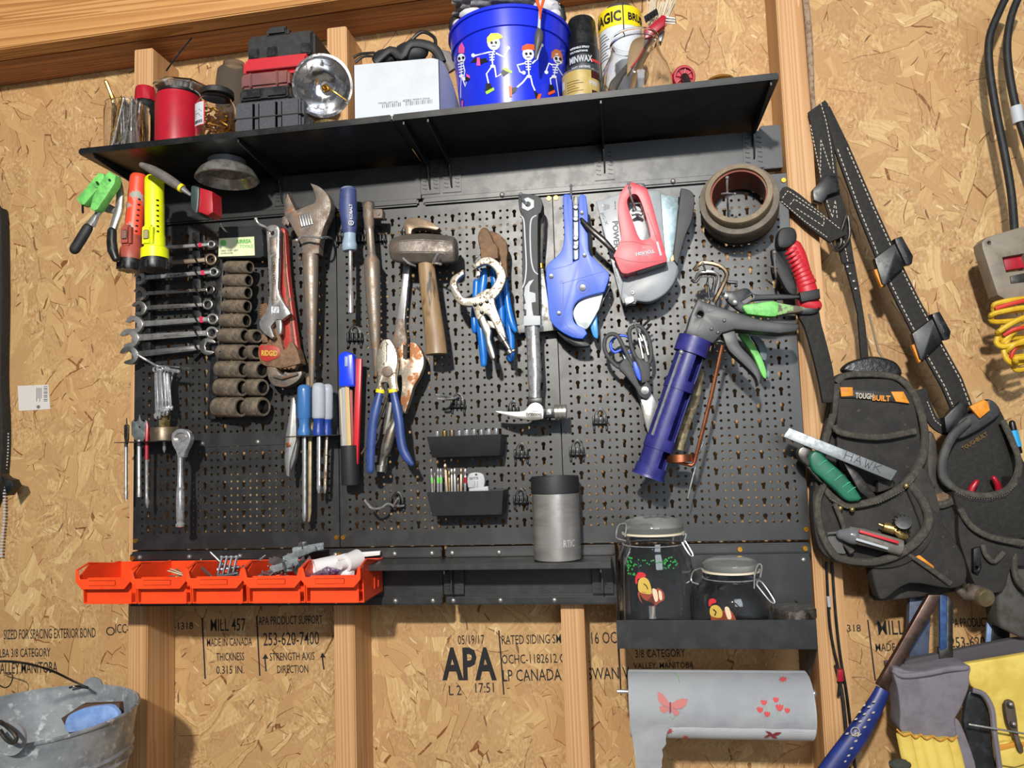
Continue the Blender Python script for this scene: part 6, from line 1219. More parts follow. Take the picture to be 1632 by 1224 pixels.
# tape roll
def roll(t, nm, C, ax, r0, r1, hw, mat, n=48): 
    q = B(); lathe(q, C-ax*hw, C+ax*hw, [(0, r1), (0, r0-.0006), (.04, r0), (.96, r0), (1, r0-.0006), (1, r1)], n, cap=False)
    u, v = frame(ax*2); d = bmesh.new(); lathe(d, C+ax*hw, C-ax*hw, [(0, r1), (1, r1)], n, cap=False); join(q, d); bmesh.ops.remove_doubles(q, verts=q.verts[:], dist=1e-5); return t.p(nm, q, mat)
C = at(1178, 325, -.046); ax = Vector((-.16, -1, .20)).normalized(); s = pm(C)
t = T('tape_roll', 'large roll of dusty brown tape hanging on a chrome peg', 'tape', C)
roll(t, 'outer_tape', C, ax, 61*s, 44*s, .017, M('dusty_brown_tape', '5c5348', '6c6355', 60, r=.6, c3='a49a88', s3=60, lo3=.66, hi3=.7))
roll(t, 'black_tape', C-ax*.017, ax, 60*s, 46*s, .009, BLKR)
C2 = C+ax*.024; roll(t, 'inner_tape', C2, ax, 51*s, 43*s, .012, M('tan_tape', '75664f', '83745c', 60, r=.5)); roll(t, 'cardboard_core', C+ax*.002, ax, 44*s, 40.5*s, .028, M('red_card_core', '84402e', '7c6248', 25, .5, .6, r=.6))
hook([(1160, 345, -.002), (1160, 330, -.05), (1159, 300, -.085), (1159, 283, -.098)], 'chrome peg hook inside the brown tape roll', .0017)
hook([(1150, 309, -.07), (1159, 308, -.08), (1171, 309, -.07)], 'short chrome cross bar inside the brown tape roll', .0014)
# red handled knife and black strap
k = K(1060, 240, 3.06)
t = T('folding_saw', 'black tool with a ribbed red handle at the right edge of the pegboard', 'saw', (1275, 430, -.06))
q = B(); tube(q, k([(595, 455, -.062, 30), (630, 470, -.062, 36), (655, 530, -.062, 38), (672, 600, -.062, 40), (690, 660, -.062, 44), (700, 690, -.062, 44)]), 14, flat=.7, smooth=2)
for i in range(9): f = i/8; tube(q, k([(612+f*75, 478+f*160+6, -.062, 37+f*7), (612+f*75+6, 478+f*160+14, -.062, 40+f*7), (612+f*75+9, 478+f*160+20, -.062, 37+f*7)]), 12, flat=.8)
tube(q, k([(690, 740, -.062, 44), (730, 755, -.062, 34)]), 12, flat=.7, rnd=True); t.p('red_handle', q, M('handle_red', 'c02430', r=.45))
q = B(); plate(q, k(sm([(550, 410), (570, 375), (625, 372), (645, 405), (635, 450), (590, 475), (552, 465)], 4)), -.074, .022, .005); plate(q, k(sm([(520, 490), (545, 485), (600, 560), (640, 640), (640, 700), (600, 690), (560, 620), (530, 560)], 4)), -.055, .012, .003); t.p('black_pommel', q, BLKR)
q = B(); plate(q, k([(655, 690), (755, 672), (760, 720), (665, 740)]), -.078, .020, .003); t.p('strap_loop', q, BLKR)
q = B(); plate(q, k(sm([(650, 790), (740, 765), (765, 850), (800, 980), (825, 1100), (822, 1230, 1), (770, 1230, 1), (745, 1100), (710, 960), (680, 860)], 4)), -.062, .008, .002); t.p('sheath', q, M('black_webbing', '1b1a1a', '26241f', 150, r=.8, bump=.3))
q = B(); plate(q, k(sm([(640, 790), (700, 740), (755, 760), (745, 790), (690, 800)], 3)), -.068, .012, .002); t.p('black_cap', q, BLKP)
hook([(1237, 455, -.002), (1237, 445, -.05), (1235, 425, -.07), (1234, 402, -.085)], 'chrome peg hook beside the ribbed red handle', .0017)
hook([(1224, 424, -.05), (1235, 426, -.06), (1240, 427, -.05)], 'short chrome cross bar beside the ribbed red handle', .0014)
# pruners / strippers
def pruner(t, paint):
    q = B(); plate(q, k(sm([(290, 690), (330, 685), (400, 672), (440, 700), (560, 700), (640, 705), (680, 712, 1), (620, 722), (440, 730), (400, 760), (380, 790), (310, 740)], 4)), -.074, .010, .002, holes=[k([(370, 735), (425, 700), (430, 715), (390, 750)])]); t.p('black_jaw', q, M('black_steel', '2a2a2b'))
    q = B(); plate(q, k(sm([(380, 755), (450, 742), (545, 735), (552, 790), (530, 810), (420, 800), (395, 790)], 4)), -.080, .014, .003); t.p('green_grip', q, paint)
    q = B(); plate(q, k(sm([(545, 740, 1), (620, 752), (672, 760), (665, 785), (600, 795), (530, 808, 1)], 4)), -.079, .013, .003); t.p('rubbed_grip_end', q, M('rubbed_brown_grip', '5c5044', '84ae6c', 60, .5, .56, r=.6))
    q = B(); 
    for x, y in ((297, 712), (340, 742)): lathe(q, at(*k([(x, y, -.082)])[0]), at(*k([(x, y, -.074)])[0]), [(0, .001), (.1, .0036), (1, .004)], 14)
    t.p('rivets', q, STEEL)
t = T('wire_stripper', 'black wire strippers with a worn green grip lying behind the caulking gun', 'pliers', (1200, 475, -.06)); pruner(t, GRN)
t = T('pruning_shears', 'green handled pruning shears hanging behind the trigger of the caulking gun', 'shears', (1205, 560, -.04))
q = B(); plate(q, k(sm([(360, 890), (400, 895), (450, 970), (480, 1030), (497, 1090), (490, 1112), (470, 1090), (430, 1000)], 4)), -.046, .012, .003); t.p('green_grip', q, GRN)
q = B(); plate(q, k(sm([(420, 905), (460, 910), (490, 950), (498, 1000), (490, 1025), (470, 1010), (450, 950)], 4)), -.040, .010, .003); plate(q, k(sm([(497, 1075), (512, 1075), (512, 1105), (498, 1108)], 3)), -.042, .008, .001); t.p('grey_grip', q, M('blue_grey_grip', '5e6a74', r=.5))
# hex keys on a hook
HK = [([(140, 585, -.085), (178, 548, -.090), (260, 560, -.090), (300, 600, -.088), (285, 650, -.084), (250, 720, -.080), (238, 742, -.078)], .0034), ([(150, 625, -.07), (170, 595, -.078), (230, 592, -.080), (262, 620, -.076), (245, 700, -.070)], .0028), ([(130, 630, -.065), (150, 640, -.068), (180, 600, -.07), (240, 612, -.07), (232, 690, -.066)], .0026)]
for i, (pp, r_) in enumerate(HK):
    q = B(); wire(q, k(pp), r_, 6, 3); solo('hex_key', ['largest bronze coloured hex key bent over the chrome peg above the caulking gun', 'middle sized grey hex key on the peg above the caulking gun', 'small grey hex key lowest on the peg above the caulking gun'][i], 'hex key', q, [M('bronze_steel', '8c7860', '756450', 60, r=.35, m=.9), STEEL, DARKST][i], 'hex keys on the peg')
hook([(1127, 450, -.002), (1128, 440, -.05), (1124, 430, -.085), (1120, 420, -.1)], 'chrome peg hook holding the hex keys', .0017); hook([(1115, 441, -.07), (1127, 441, -.08), (1136, 441, -.072)], 'short chrome cross bar under the hex keys', .0014)
q = B(); tube(q, k([(205, 640, -.05, 6), (215, 720, -.05, 5), (190, 745, -.05, 5)]), 6); tube(q, k([(300, 640, -.05, 8), (350, 645, -.05, 10), (345, 660, -.05, 8)]), 6, rnd=True); solo('wire_loops', 'tangle of thin black wire behind the hex keys', 'wire', q, BLKP)
# caulking gun
t = T('caulking_gun', 'caulking gun with a dark blue open barrel and black handle hanging nozzle down', 'caulking gun', (1100, 600, -.09))
GUNB = M('gun_black', '3a3b3d', '313234', 40, r=.45)
q = B(); plate(q, k([(160, 722), (185, 735), (385, 800), (470, 825), (560, 838), (650, 845), (655, 862), (640, 882), (560, 892), (480, 885), (340, 872), (280, 890), (235, 940), (100, 895), (105, 870), (125, 800)]), -.112, .034, .004, holes=[k(circ(173, 798, 15, 14))]); hs = t.p('housing', q, GUNB)
q = B(); plate(q, k(vstrip([(210, 760), (175, 840), (150, 890)], [2.5, 2.5, 2.5])), -.1126, .0006, 0); plate(q, k(vstrip([(185, 760), (215, 785), (255, 770)], [2.5, 2.5, 2.5])), -.1126, .0006, 0); plate(q, k([(178, 870), (182, 896), (155, 893)]), -.1126, .0005, 0, holes=[k([(176, 877), (178, 892), (161, 890)])]); t.p('moulded_marks', q, M('dark_grey_ink', '4a4d52'), hs)
q = B()
for x, y in ((288, 827), (258, 885), (226, 868)): lathe(q, at(*k([(x, y, -.116)])[0]), at(*k([(x, y, -.110)])[0]), [(0, .001), (.3, .0028), (1, .0034)], 12)
t.p('rivets', q, STEEL)
q = B(); plate(q, k(sm([(278, 890, 1), (300, 878), (340, 880, 1), (365, 950), (420, 1010), (460, 1070), (468, 1110), (455, 1148, 1), (440, 1100), (370, 1030), (310, 970)], 4)), -.106, .024, .004); t.p('trigger', q, GUNB)
k2 = K(900, 460, 3.6)
BARB = M('barrel_navy', '29296c', '31327c', 40, r=.35, r2=.45)
p0 = at(*k2([(748, 290, -.098)])[0]); p1 = at(*k2([(478, 1080, -.095)])[0]); R = 96/3.6*pm(p0); u, v = frame(p1-p0); d = (p1-p0)
if v.y > 0: v = -v; u = -u
def arcshell(bm, t0, t1, r, a0, a1, th=.0016, n=22):
    """open shell round the barrel axis; angle 0 points at the camera"""
    rows = []
    for tt in (t0, t1):
        c = p0 + d*tt
        rows.append([[bm.verts.new(c + (u*math.sin(a)+v*math.cos(a))*rr) for a in [a0+(a1-a0)*i/n for i in range(n+1)]] for rr in (r, r-th)])
    for i in range(n):
        for s_ in (0, 1): bm.faces.new((rows[0][s_][i], rows[0][s_][i+1], rows[1][s_][i+1], rows[1][s_][i]))
        for e in (0, 1): bm.faces.new((rows[e][0][i], rows[e][0][i+1], rows[e][1][i+1], rows[e][1][i]))
    for i in (0, n): bm.faces.new((rows[0][0][i], rows[1][0][i], rows[1][1][i], rows[0][1][i]))
sg = 1 if u.x > 0 else -1
q = B(); A0, A1 = (-1.9, .42) if sg > 0 else (-.42, 1.9)
arcshell(q, .0, 1, R*.84, A0, A1); arcshell(q, .0, 1, R*.84, *((1.7, 2*PI-1.9) if sg > 0 else (1.9, 2*PI-1.7)))
for a, b_, r_ in ((0, .11, 1.0), (.30, .37, .90), (.72, .80, .90), (.92, 1, .92)): arcshell(q, a, b_, R*r_*1.0, -PI, PI, n=40)
q2 = bmesh.new(); lathe(q2, p0+d*.985, p0+d*1.0, [(0, R*1.0), (1, R*1.02), (1, .001)], 32); join(q, q2); q2 = bmesh.new(); lathe(q2, p0-d*.005, p0+d*.006, [(0, .001), (0, R*.98), (1, R*.98), (1, .001)], 32); join(q, q2)
br = t.p('barrel', q, BARB)
q = B(); side = u*sg*-1; sweep(q, [p0+d*.11+side*R*.55+v*R*.72, p0+d*.72+side*R*.58+v*R*.66], .0022, 8); ball(q, p0+d*.125+side*R*.55+v*R*.75, .004); t.p('guide_wire', q, CHROME)
q = B(); f = lambda x, y, Y: at(*k2([(x, y, Y)])[0]); sweep(q, [f(905, 325, -.095), f(840, 620, -.095), f(770, 900, -.095), f(745, 1000, -.095)], .0030, 8); sweep(q, [f(745, 1000, -.095), f(728, 1015, -.095), f(600, 985, -.095)], .0026, 8); c0 = f(660, 975, -.090); lathe(q, c0+Vector((0, 0, -.005)), c0+Vector((0, 0, .006)), [(0, .001), (0, .020), (1, .020), (1, .001)], 28); t.p('push_rod', q, M('copper', 'b4704e'))
q = B(); wire(q, k2([(860, 340, -.095), (862, 310, -.097), (885, 300, -.098), (912, 310, -.097), (915, 330, -.095)]), .0022, 6); t.p('rod_hook', q, DARKST)
t = T('steel_rod', 'long thin grey rod hanging behind the copper rod of the caulking gun', 'rod', (1110, 700, -.05)); q = B(); tube(q, k2([(795, 880, -.07, 4), (770, 940, -.07, 5), (745, 1040, -.07, 6), (722, 1130, -.07, 5), (705, 1205, -.07, 3)]), 6); t.p('rod', q, STEEL)
q = B(); tube(q, k2([(790, 470, -.055, 14), (750, 640, -.055, 22), (700, 760, -.055, 26), (655, 925, -.055, 24)]), 8, flat=.3); solo('old_file', 'rusty yellowish flat file hanging behind the caulking gun barrel', 'file', q, M('yellow_rust', '8a8264', '5c4c3c', 60, .45, .6, r=.6, m=.5))
# scissors
t = T('scissors', 'black handled kitchen scissors hanging blades down left of the caulking gun', 'scissors', (1010, 580, -.05))
def bow(q, pts, wpx, Y, th):
    s_ = sm(pts, 5); P = [at(*k2([(a, b_, Y)])[0]) for a, b_ in s_]; sweep(q, P, wpx/3.6*pm(P[0])/2, 10, flat=.8, closed=True)
q = B(); bow(q, [(232, 290), (262, 262), (300, 270), (330, 320), (362, 385), (385, 440), (360, 455), (310, 450), (260, 405), (230, 350)], 24, -.060, 1)
plate(q, k2(sm([(350, 400), (385, 440), (420, 530), (440, 560), (470, 530, 1), (495, 560), (498, 600), (470, 632), (430, 615), (405, 570), (350, 500), (310, 450)], 4)), -.066, .012, .003); t.p('left_handle', q, M('charcoal_grip', '3a3b3d'))
q = B(); bow(q, [(372, 240), (395, 218), (430, 215), (470, 260), (492, 330), (495, 400), (470, 440), (430, 420), (400, 380), (378, 310)], 24, -.058, 1)
plate(q, k2(sm([(400, 390), (470, 420), (490, 440), (490, 530, 1), (440, 545, 1), (430, 470)], 4)), -.064, .012, .003); t.p('right_handle', q, M('charcoal_grip', '3a3b3d'))
q = B(); plate(q, k2(sm([(390, 430), (410, 420), (438, 480), (435, 530), (410, 500)], 4)), -.062, .008, .002); t.p('blue_insert', q, M('royal_blue', '2a55d0', r=.4))
q = B(); plate(q, k2([(440, 600), (498, 600), (545, 690), (515, 760), (480, 840), (455, 740)]), -.058, .003, .0006); t.p('blade', q, STEEL); q = B(); plate(q, k2([(435, 630), (470, 640), (505, 830), (488, 850)]), -.054, .003, .0006); t.p('blade', q, CHW)
q = B(); lathe(q, f(460, 585, -.069), f(460, 585, -.062), [(0, .001), (.1, .0062), (1, .0068)], 20); t.p('pivot', q, STEEL)
t = T('scissors', 'smaller blue handled scissors hanging behind the black pair', 'scissors', (990, 560, -.03))
q = B(); bow(q, [(265, 310), (300, 275), (350, 272), (375, 300), (380, 360), (345, 372), (330, 350), (290, 365), (268, 345)], 16, -.040, 1); t.p('blue_handle', q, M('royal_blue', '2a55d0'))
q = B(); plate(q, k2([(330, 372), (350, 372), (450, 600), (480, 800), (465, 800), (430, 640)]), -.036, .003, .0006); t.p('blade', q, STEEL)
hook([(1018, 550, -.002), (1018, 535, -.05), (1013, 520, -.068), (1011, 512, -.072)], 'chrome peg hook holding the scissors', .0017)
t = T('key_bundle', 'bundle of small bright keys and snips hanging inside the scissors handle', 'keys', (1025, 550, -.045))
for i, (a, b_) in enumerate((((420, 190), (440, 170)), ((455, 210), (485, 180)), ((470, 235), (495, 205)))):
    q = B(); tube(q, k2([(*a, -.050, 7), (*b_, -.054, 7)]), 8, rnd=True); t.p('loop_end', q, DARKST)
q = B(); 
for a, b_, c_, e_ in ((415, 230, 450, 400), (440, 240, 470, 330), (425, 260, 445, 300), (460, 300, 480, 380)): tube(q, k2([(a, b_, -.044, 6), (c_, e_, -.044, 8)]), 6, flat=.5)
t.p('shanks', q, STEEL)
# ---------------------------------------------------------------- orange bins
ORG = M('orange_plastic', 'ee4a1c', 'e2431a', 15, r=.38)
Yb, Yf = -.0102, -.125
xR = at(611, 920, Yb).x; xL = at(121, 925, Yf).x; zT = at(560, 888, Yb).z-.002; zB = at(400, 961, Yf+.02).z; zL_ = at(380, 921, Yf).z; BWD = (xR-xL)/5
BLB = ['leftmost orange bin on the rail, nearly empty', 'second orange bin from the left, with a few pale screws', 'middle orange bin, full of grey bolts', 'fourth orange bin, heaped with steel brackets', 'rightmost orange bin, with white caps and foil']
def binmesh(part):
    q = B(); w_ = BWD - .0012
    if part == 'body':
        prof = [(Yb, zB), (Yb, zT), (Yb-.022, zT), (Yf+.030, zL_+.020), (Yf+.004, zL_+.001), (Yf+.016, zL_-.006), (Yf+.019, zB)]
        for x in (0, w_-.0018):
            d = bmesh.new(); fs = d.faces.new([d.verts.new((x, a, b_)) for a, b_ in prof]); e = bmesh.ops.extrude_face_region(d, geom=[fs]); bmesh.ops.translate(d, verts=[g for g in e['geom'] if isinstance(g, bmesh.types.BMVert)], vec=(.0018, 0, 0)); join(q, d)
        box(q, 0, w_, Yb-.0018, Yb, zB, zT, .0004); box(q, 0, w_, Yf+.019, Yb, zB, zB+.0018, .0004)
        box(q, 0.008, w_-.008, Yf+.0165, Yf+.0185, zB, zL_, .0005)
        for x in (w_*.3, w_*.55): box(q, x-.0008, x+.0008, Yb-.0034, Yb-.001, zB+.03, zT-.004, .0004)
        for x in (Yb-.025, Yb-.045): box(q, w_, w_+.0012, x-.001, x+.001, zB+.012, zT-.012-(Yb-x)*.3, .0004); 
    elif part == 'lip':
        pts = [(-.001, zL_+.016), (-.001, zL_-.004), (.010, zL_-.0165), (w_-.010, zL_-.0165), (w_+.001, zL_-.004), (w_+.001, zL_+.016), (w_-.0035, zL_+.014), (w_-.0065, zL_), (.0065, zL_), (.0035, zL_+.014)]
        d = bmesh.new(); fs = d.faces.new([d.verts.new((a, Yf, b_)) for a, b_ in pts]); e = bmesh.ops.extrude_face_region(d, geom=[fs]); bmesh.ops.translate(d, verts=[g for g in e['geom'] if isinstance(g, bmesh.types.BMVert)], vec=(0, .0022, 0))
        bmesh.ops.bevel(d, geom=d.edges[:], offset=.0005, segments=1, affect='EDGES'); join(q, d)
        for x in (0, w_):   # raised side rims running back from the lip
            sweep(q, [Vector((x, Yf+.001, zL_+.014)), Vector((x, Yf+.030, zL_+.022)), Vector((x, Yb-.024, zT)), Vector((x, Yb-.002, zT))], .0018, 6)
        box(q, w_*.24, w_*.74, Yf-.0008, Yf+.0004, zL_-.0105, zL_-.002, .0006)
    return q
bins = []
for i in range(5):
    loc = Vector((xL + BWD*i, 0, 0)); r = bpy.data.objects.new('storage_bin', None); COL.objects.link(r); r.location = loc + Vector((BWD/2, Yb, zB)); tagp(r, BLB[i], 'bin', 'orange storage bins on the rail')
    if i == 0:
        org0 = Vector((BWD/2, Yb, zB)); MB1 = finish(binmesh('body'), 'bin_body', ORG, org0); ML1 = finish(binmesh('lip'), 'front_lip', ORG, org0)
    for nm, me in (('bin_body', MB1), ('front_lip', ML1)): o = bpy.data.objects.new(nm, me); COL.objects.link(o); o.parent = r
    bins.append(loc)
def proto(bm, name, mat): return finish(bm, name, mat, Vector((0, 0, 0)))
def drop(me, name, loc, d, label, cat, group, roll=0):
    o = bpy.data.objects.new(name, me); COL.objects.link(o); o.location = loc; e = Vector(d).to_track_quat('Z', 'Y').to_euler(); o.rotation_euler = e; tagp(o, label, cat, group); return o
q = B(); lathe(q, Vector((0, 0, 0)), Vector((0, 0, .036)), [(0, .0045), (.09, .0045), (.1, .0024), (.93, .0022), (1, .001)], 10); BOLT = proto(q, 'bolt', M('zinc_bolt', 'a9adb4', '83878c', 100, r=.35, m=.9))
q = B(); lathe(q, Vector((0, 0, 0)), Vector((0, 0, .030)), [(0, .004), (.05, .004), (.15, .0018), (.9, .0016), (1, .0003)], 8); SCRW = proto(q, 'wood_screw', M('pale_screw', 'b7a184', '9c876c', 100, r=.4, m=.6))
random.seed(21); zf_ = zB+.005
for i in range(9): 
    p = bins[1] + Vector((BWD*random.uniform(.60, .88), random.uniform(Yf+.035, Yf+.07), zL_-.006+random.uniform(-.003, .004)))
    drop(SCRW, 'wood_screw', p, (random.uniform(-1, .2), random.uniform(-.5, .6), random.uniform(-.1, .35)), 'pale wood screw in the second orange bin', 'screw', 'pale screws in the second bin')
for i in range(26):
    p = bins[2] + Vector((BWD*random.uniform(.25, .85), random.uniform(Yf+.030, Yf+.080), zL_-.006+random.uniform(-.004, .014)))
    if i < 4: p = bins[2] + Vector((BWD*(.36+.09*i), Yf+.05, zL_+.006)); dd = (.15, .25, 1)
    else: dd = (random.uniform(-1, 1), random.uniform(-.4, .5), random.uniform(-.15, .35))
    if i < 4: p = p + Vector((0, 0, .022)); dd = (-.15, -.25, -1)
    drop(BOLT, 'bolt', p, dd, 'grey zinc bolt in the middle orange bin', 'bolt', 'grey bolts in the middle bin')
k = K(370, 840, 4.66)
GV = M('galvanised_bracket', '9aa0a2', '7c8284', 60, r=.35, m=.85)
def channel(p, d, L_, w_, label):
    q = B(); d = Vector(d).normalized(); u = d.cross(Vector((0, 0, 1))).normalized(); v = u.cross(d).normalized()
    for (a, b_, c_, e_) in ((-w_/2, w_/2, -.0007, .0007), (-w_/2, -w_/2+.0014, 0, w_*.8), (w_/2-.0014, w_/2, 0, w_*.8)):
        vs = [q.verts.new(p + d*z + u*x + v*y) for z in (0, L_) for x, y in ((a, c_), (b_, c_), (b_, e_), (a, e_))]
        for f_ in ((0, 1, 2, 3), (7, 6, 5, 4), (0, 4, 5, 1), (1, 5, 6, 2), (2, 6, 7, 3), (3, 7, 4, 0)): q.faces.new([vs[j] for j in f_])
    return solo('steel_bracket', label, 'bracket', q, GV, 'steel brackets in the fourth bin')
x0 = bins[3].x
for i, (fx, y, z, d, L_, w_) in enumerate(((.30, Yf+.04, .002, (.9, .3, .25), .045, .013), (.62, Yf+.035, .004, (-.4, .9, .3), .04, .014), (.45, Yf+.06, .016, (1, .2, .35), .055, .012), (.78, Yf+.04, -.002, (.1, .8, .5), .035, .013), (.25, Yf+.05, -.004, (.6, .6, .1), .04, .010), (.70, Yf+.075, .022, (-.2, .1, 1), .024, .011), (.55, Yf+.07, .028, (1, .3, .12), .05, .012), (.52, Yf+.045, .010, (-.9, .2, .2), .03, .012))):
    channel(Vector((x0+BWD*fx, y, zL_+z)), d, L_, w_, 'galvanised steel bracket heaped in the fourth orange bin')
q = B(); random.seed(8)
for i in range(22): p = Vector((x0+BWD*random.uniform(.12, .5), random.uniform(Yf+.03, Yf+.06), zL_-.002+random.uniform(-.004, .006))); sweep(q, [p, p+Vector((random.uniform(-.008, .008), random.uniform(-.008, .008), random.uniform(-.002, .008)))], .0014, 5)
solo('staples', 'small loose grey fasteners at the left of the fourth orange bin', 'fasteners', q, STEEL, kind='stuff')
WPL = M('white_plastic', 'd9d6d6', r=.4)
x0 = bins[4].x; t = T('bottle_top', 'white plastic bottle cap lying on its side in the rightmost orange bin', 'cap', Vector((x0+.03, Yf+.04, zL_)))
c = at(500, 905, Yf+.035); q = B(); lathe(q, c, c+Vector((.030, .022, .004)), [(.25, .001), (.25, .009), (.0, .0100), (0, .0130), (1, .0135), (1, .001)], 24); t.p('cap', q, WPL); q = B(); lathe(q, c+Vector((.004, .004, .0006)), c+Vector((.0042, .0042, .0006)), [(0, .001), (0, .0088), (1, .0088)], 20); t.p('pink_disc', q, M('pale_pink', 'c9a8a4', r=.5))
t = T('glue_tube', 'white plastic nozzle cone in the rightmost orange bin', 'nozzle', Vector((x0+.07, Yf+.04, zL_)))
c = at(541, 901, Yf+.03); q = B(); lathe(q, c, c+Vector((.018, .035, .004)), [(0, .001), (0, .0075), (.3, .0085), (.32, .014), (1, .017), (1, .001)], 24); t.p('nozzle', q, WPL)
q = B(); blob(q, 551, 912, Yf+.05, 12, (1.2, .9, 1), .15, 3); solo('foam_cup', 'crumpled white wrapper under the nozzle in the rightmost orange bin', 'wrapper', q, WPL)
q = B(); plate(q, k([(535, 372), (600, 345), (700, 295), (800, 320), (780, 345), (690, 365), (560, 385)]), Yf+.026, .004, .0006); solo('foil_strip', 'crumpled purple and silver foil strip in the rightmost orange bin', 'foil', q, M('foil', '8f8490', '5a3a68', 60, r=.3, m=.7, bump=.6, bs=200))
q = B(); plate(q, [(520, 905), (540, 893), (545, 905), (530, 915)], Yf+.05, .006, .0008); solo('wood_offcut', 'small brown stick between the white caps in the rightmost bin', 'stick', q, M('dark_offcut', '8a5a30', r=.6))
q = B(); plate(q, [(520, 890), (550, 882), (606, 878), (605, 885), (560, 890), (522, 896)], Yb-.010, .004, .0008); solo('white_pipe_clip', 'strip of white plastic lying along the back of the rightmost bin', 'strip', q, WPL)
# ---------------------------------------------------------------- towel holder with shelf
def raycyl(x, y, C, R, off=.0006):
    d = FW*FPX + RT*(x-816) + UP*(612-y); ox, oy = CAM.x-C.x, CAM.y-C.y
    a = d.x*d.x+d.y*d.y; b_ = 2*(ox*d.x+oy*d.y); c_ = ox*ox+oy*oy-(R+off)**2; D = max(0, b_*b_-4*a*c_); t = (-b_-math.sqrt(D))/(2*a); return CAM + d*t
def cyldec(bm, poly, C, R, off=.0006, th=.0003):
    d = bmesh.new(); vs = [d.verts.new(raycyl(x, y, C, R, off)) for x, y in poly]
    f = d.faces.new(vs); e = bmesh.ops.extrude_face_region(d, geom=[f], use_keep_orig=True)
    for g in e['geom']:
        if isinstance(g, bmesh.types.BMVert): n = g.co - C; n.z = 0; g.co += n.normalized()*th
    join(bm, d)
YS = -.128; xa = at(983, 1010, YS).x; xe = at(1302, 1010, YS).x; zt = at(1140, 988, YS).z; zb = at(1140, 1034, YS).z; zfl = zb + .012
t = T('towel_holder', 'black steel towel holder with a jar shelf under the right pegboard', 'holder', Vector(((xa+xe)/2, -.06, zfl)))
q = B(); box(q, .868, 1.168, -.003, .018, zb, -.004, .0008); t.p('back_plate', q, BLK)
q = B(); box(q, .868, 1.170, -.010, -.0032, -.019, -.006, .002); t.p('upper_flange', q, BLK)
q = B(); box(q, xa, xe, YS, -.003, zfl-.0015, zfl, .0004); t.p('jar_shelf', q, BLK)
q = B(); box(q, xa, xe, YS-.0015, YS+.0005, zb, zt, .0005); t.p('front_lip', q, BLK)
for x in (xa, xe-.0016):
    q = B(); d = bmesh.new(); zz = -.215; prof = [(YS, zt), (-.075, zt+.002), (-.003, zt+.004), (-.003, zb-.1), (-.03, zz-.02), (-.055, zz+.01), (-.08, zb-.045), (YS, zb)]
    fs = d.faces.new([d.verts.new((x, a, b_)) for a, b_ in prof]); e = bmesh.ops.extrude_face_region(d, geom=[fs]); bmesh.ops.translate(d, verts=[g for g in e['geom'] if isinstance(g, bmesh.types.BMVert)], vec=(.0016, 0, 0)); join(q, d); t.p('side_arm', q, BLK)
screw(t.o, (1.158, -.003, at(1280, 892, 0).z), BOLM, 'bolt'); screw(t.o, (1.160, -.010, -.0125)); screw(t.o, (1.06, -.010, -.0125))
q = B(); r0 = at(1000, 1102, -.062); rodz = r0.z; ry = -.062; sweep(q, [Vector((xa-.004, ry, rodz)), Vector((xe+.006, ry, rodz))], .0032, 12); t.p('rod', q, CHROME)
q = B(); lathe(q, Vector((xe+.001, ry, rodz)), Vector((xe+.008, ry, rodz)), [(0, .005), (.6, .006), (1, .003)], 12); t.p('rod_knob', q, CHROME)
# paper towels
PAPER = M('paper_towel', 'c9ccd0', 'c0c3c9', 12, r=.85, bump=.25, bs=260)
t = T('paper_towel_roll', 'roll of white paper towels printed with red butterflies and tulips', 'paper towels', Vector(((xa+xe)/2, ry, rodz)))
RR = .0485; rodz -= .017; x0 = at(1002, 1110, ry-RR).x; x1 = at(1304, 1110, ry-RR).x; x1 = min(x1, xe-.003); x0 = max(x0, xa+.010)
q = B(); lathe(q, Vector((x0, ry, rodz)), Vector((x1, ry, rodz)), [(0, .019), (0, RR-.002), (.006, RR), (.994, RR), (1, RR-.002), (1, .019)], 56, cap=False); 
rl = t.p('roll', q, PAPER)
q = B(); lathe(q, Vector((x0-.001, ry, rodz)), Vector((x1+.001, ry, rodz)), [(0, .017), (0, .019), (1, .019), (1, .017)], 28, cap=False); t.p('cardboard_tube', q, M('card_tube', '9c7c5a', r=.8))
# loose sheet: over the top, hanging a little way down, with the torn left strip hanging low
q = bmesh.new(); RS = RR+.0012; nU, nV = 50, 16; prs = []
for j in range(nV):
    a = PI*.5*(.9 - 1.9*j/(nV-1)*.60); prs.append((ry - RS*math.cos(a), rodz + RS*math.sin(a)))
rows = [[q.verts.new((x0+.001+(x1-x0-.003)*i/nU, y_+.0004*math.sin(i*.7+j), z_)) for i in range(nU+1)] for j, (y_, z_) in enumerate(prs)]
for j in range(nV-1):
    for i in range(nU): q.faces.new((rows[j][i], rows[j][i+1], rows[j+1][i+1], rows[j+1][i]))
yl, zl = prs[-1]; cut = 11; last = rows[-1][:cut+1]
for j in range(1, 15):
    n_ = max(5, int(cut - j*.55)) ; z_ = zl - j*.0085; nr = []
    for i in range(n_+1):
        jag = .002*math.sin(j*2.1+i)*(1 if i == n_ else 0); nr.append(q.verts.new((x0+.001+(x1-x0-.003)*i/nU + j*.0008 + jag, yl + .0020*math.sin(j*.6+i*.5) + .0006*j, z_)))
    for i in range(min(len(last), len(nr))-1): q.faces.new((last[i], last[i+1], nr[i+1], nr[i]))
    if len(last) > len(nr): q.faces.new((last[len(nr)-1], last[len(nr)], nr[-1])) if len(last)-len(nr) >= 1 else None
    last = nr
e = bmesh.ops.solidify(q, geom=q.faces[:], thickness=.0004); sh = t.p('loose_sheet', q, PAPER)
HC = Vector((0, ry, rodz))
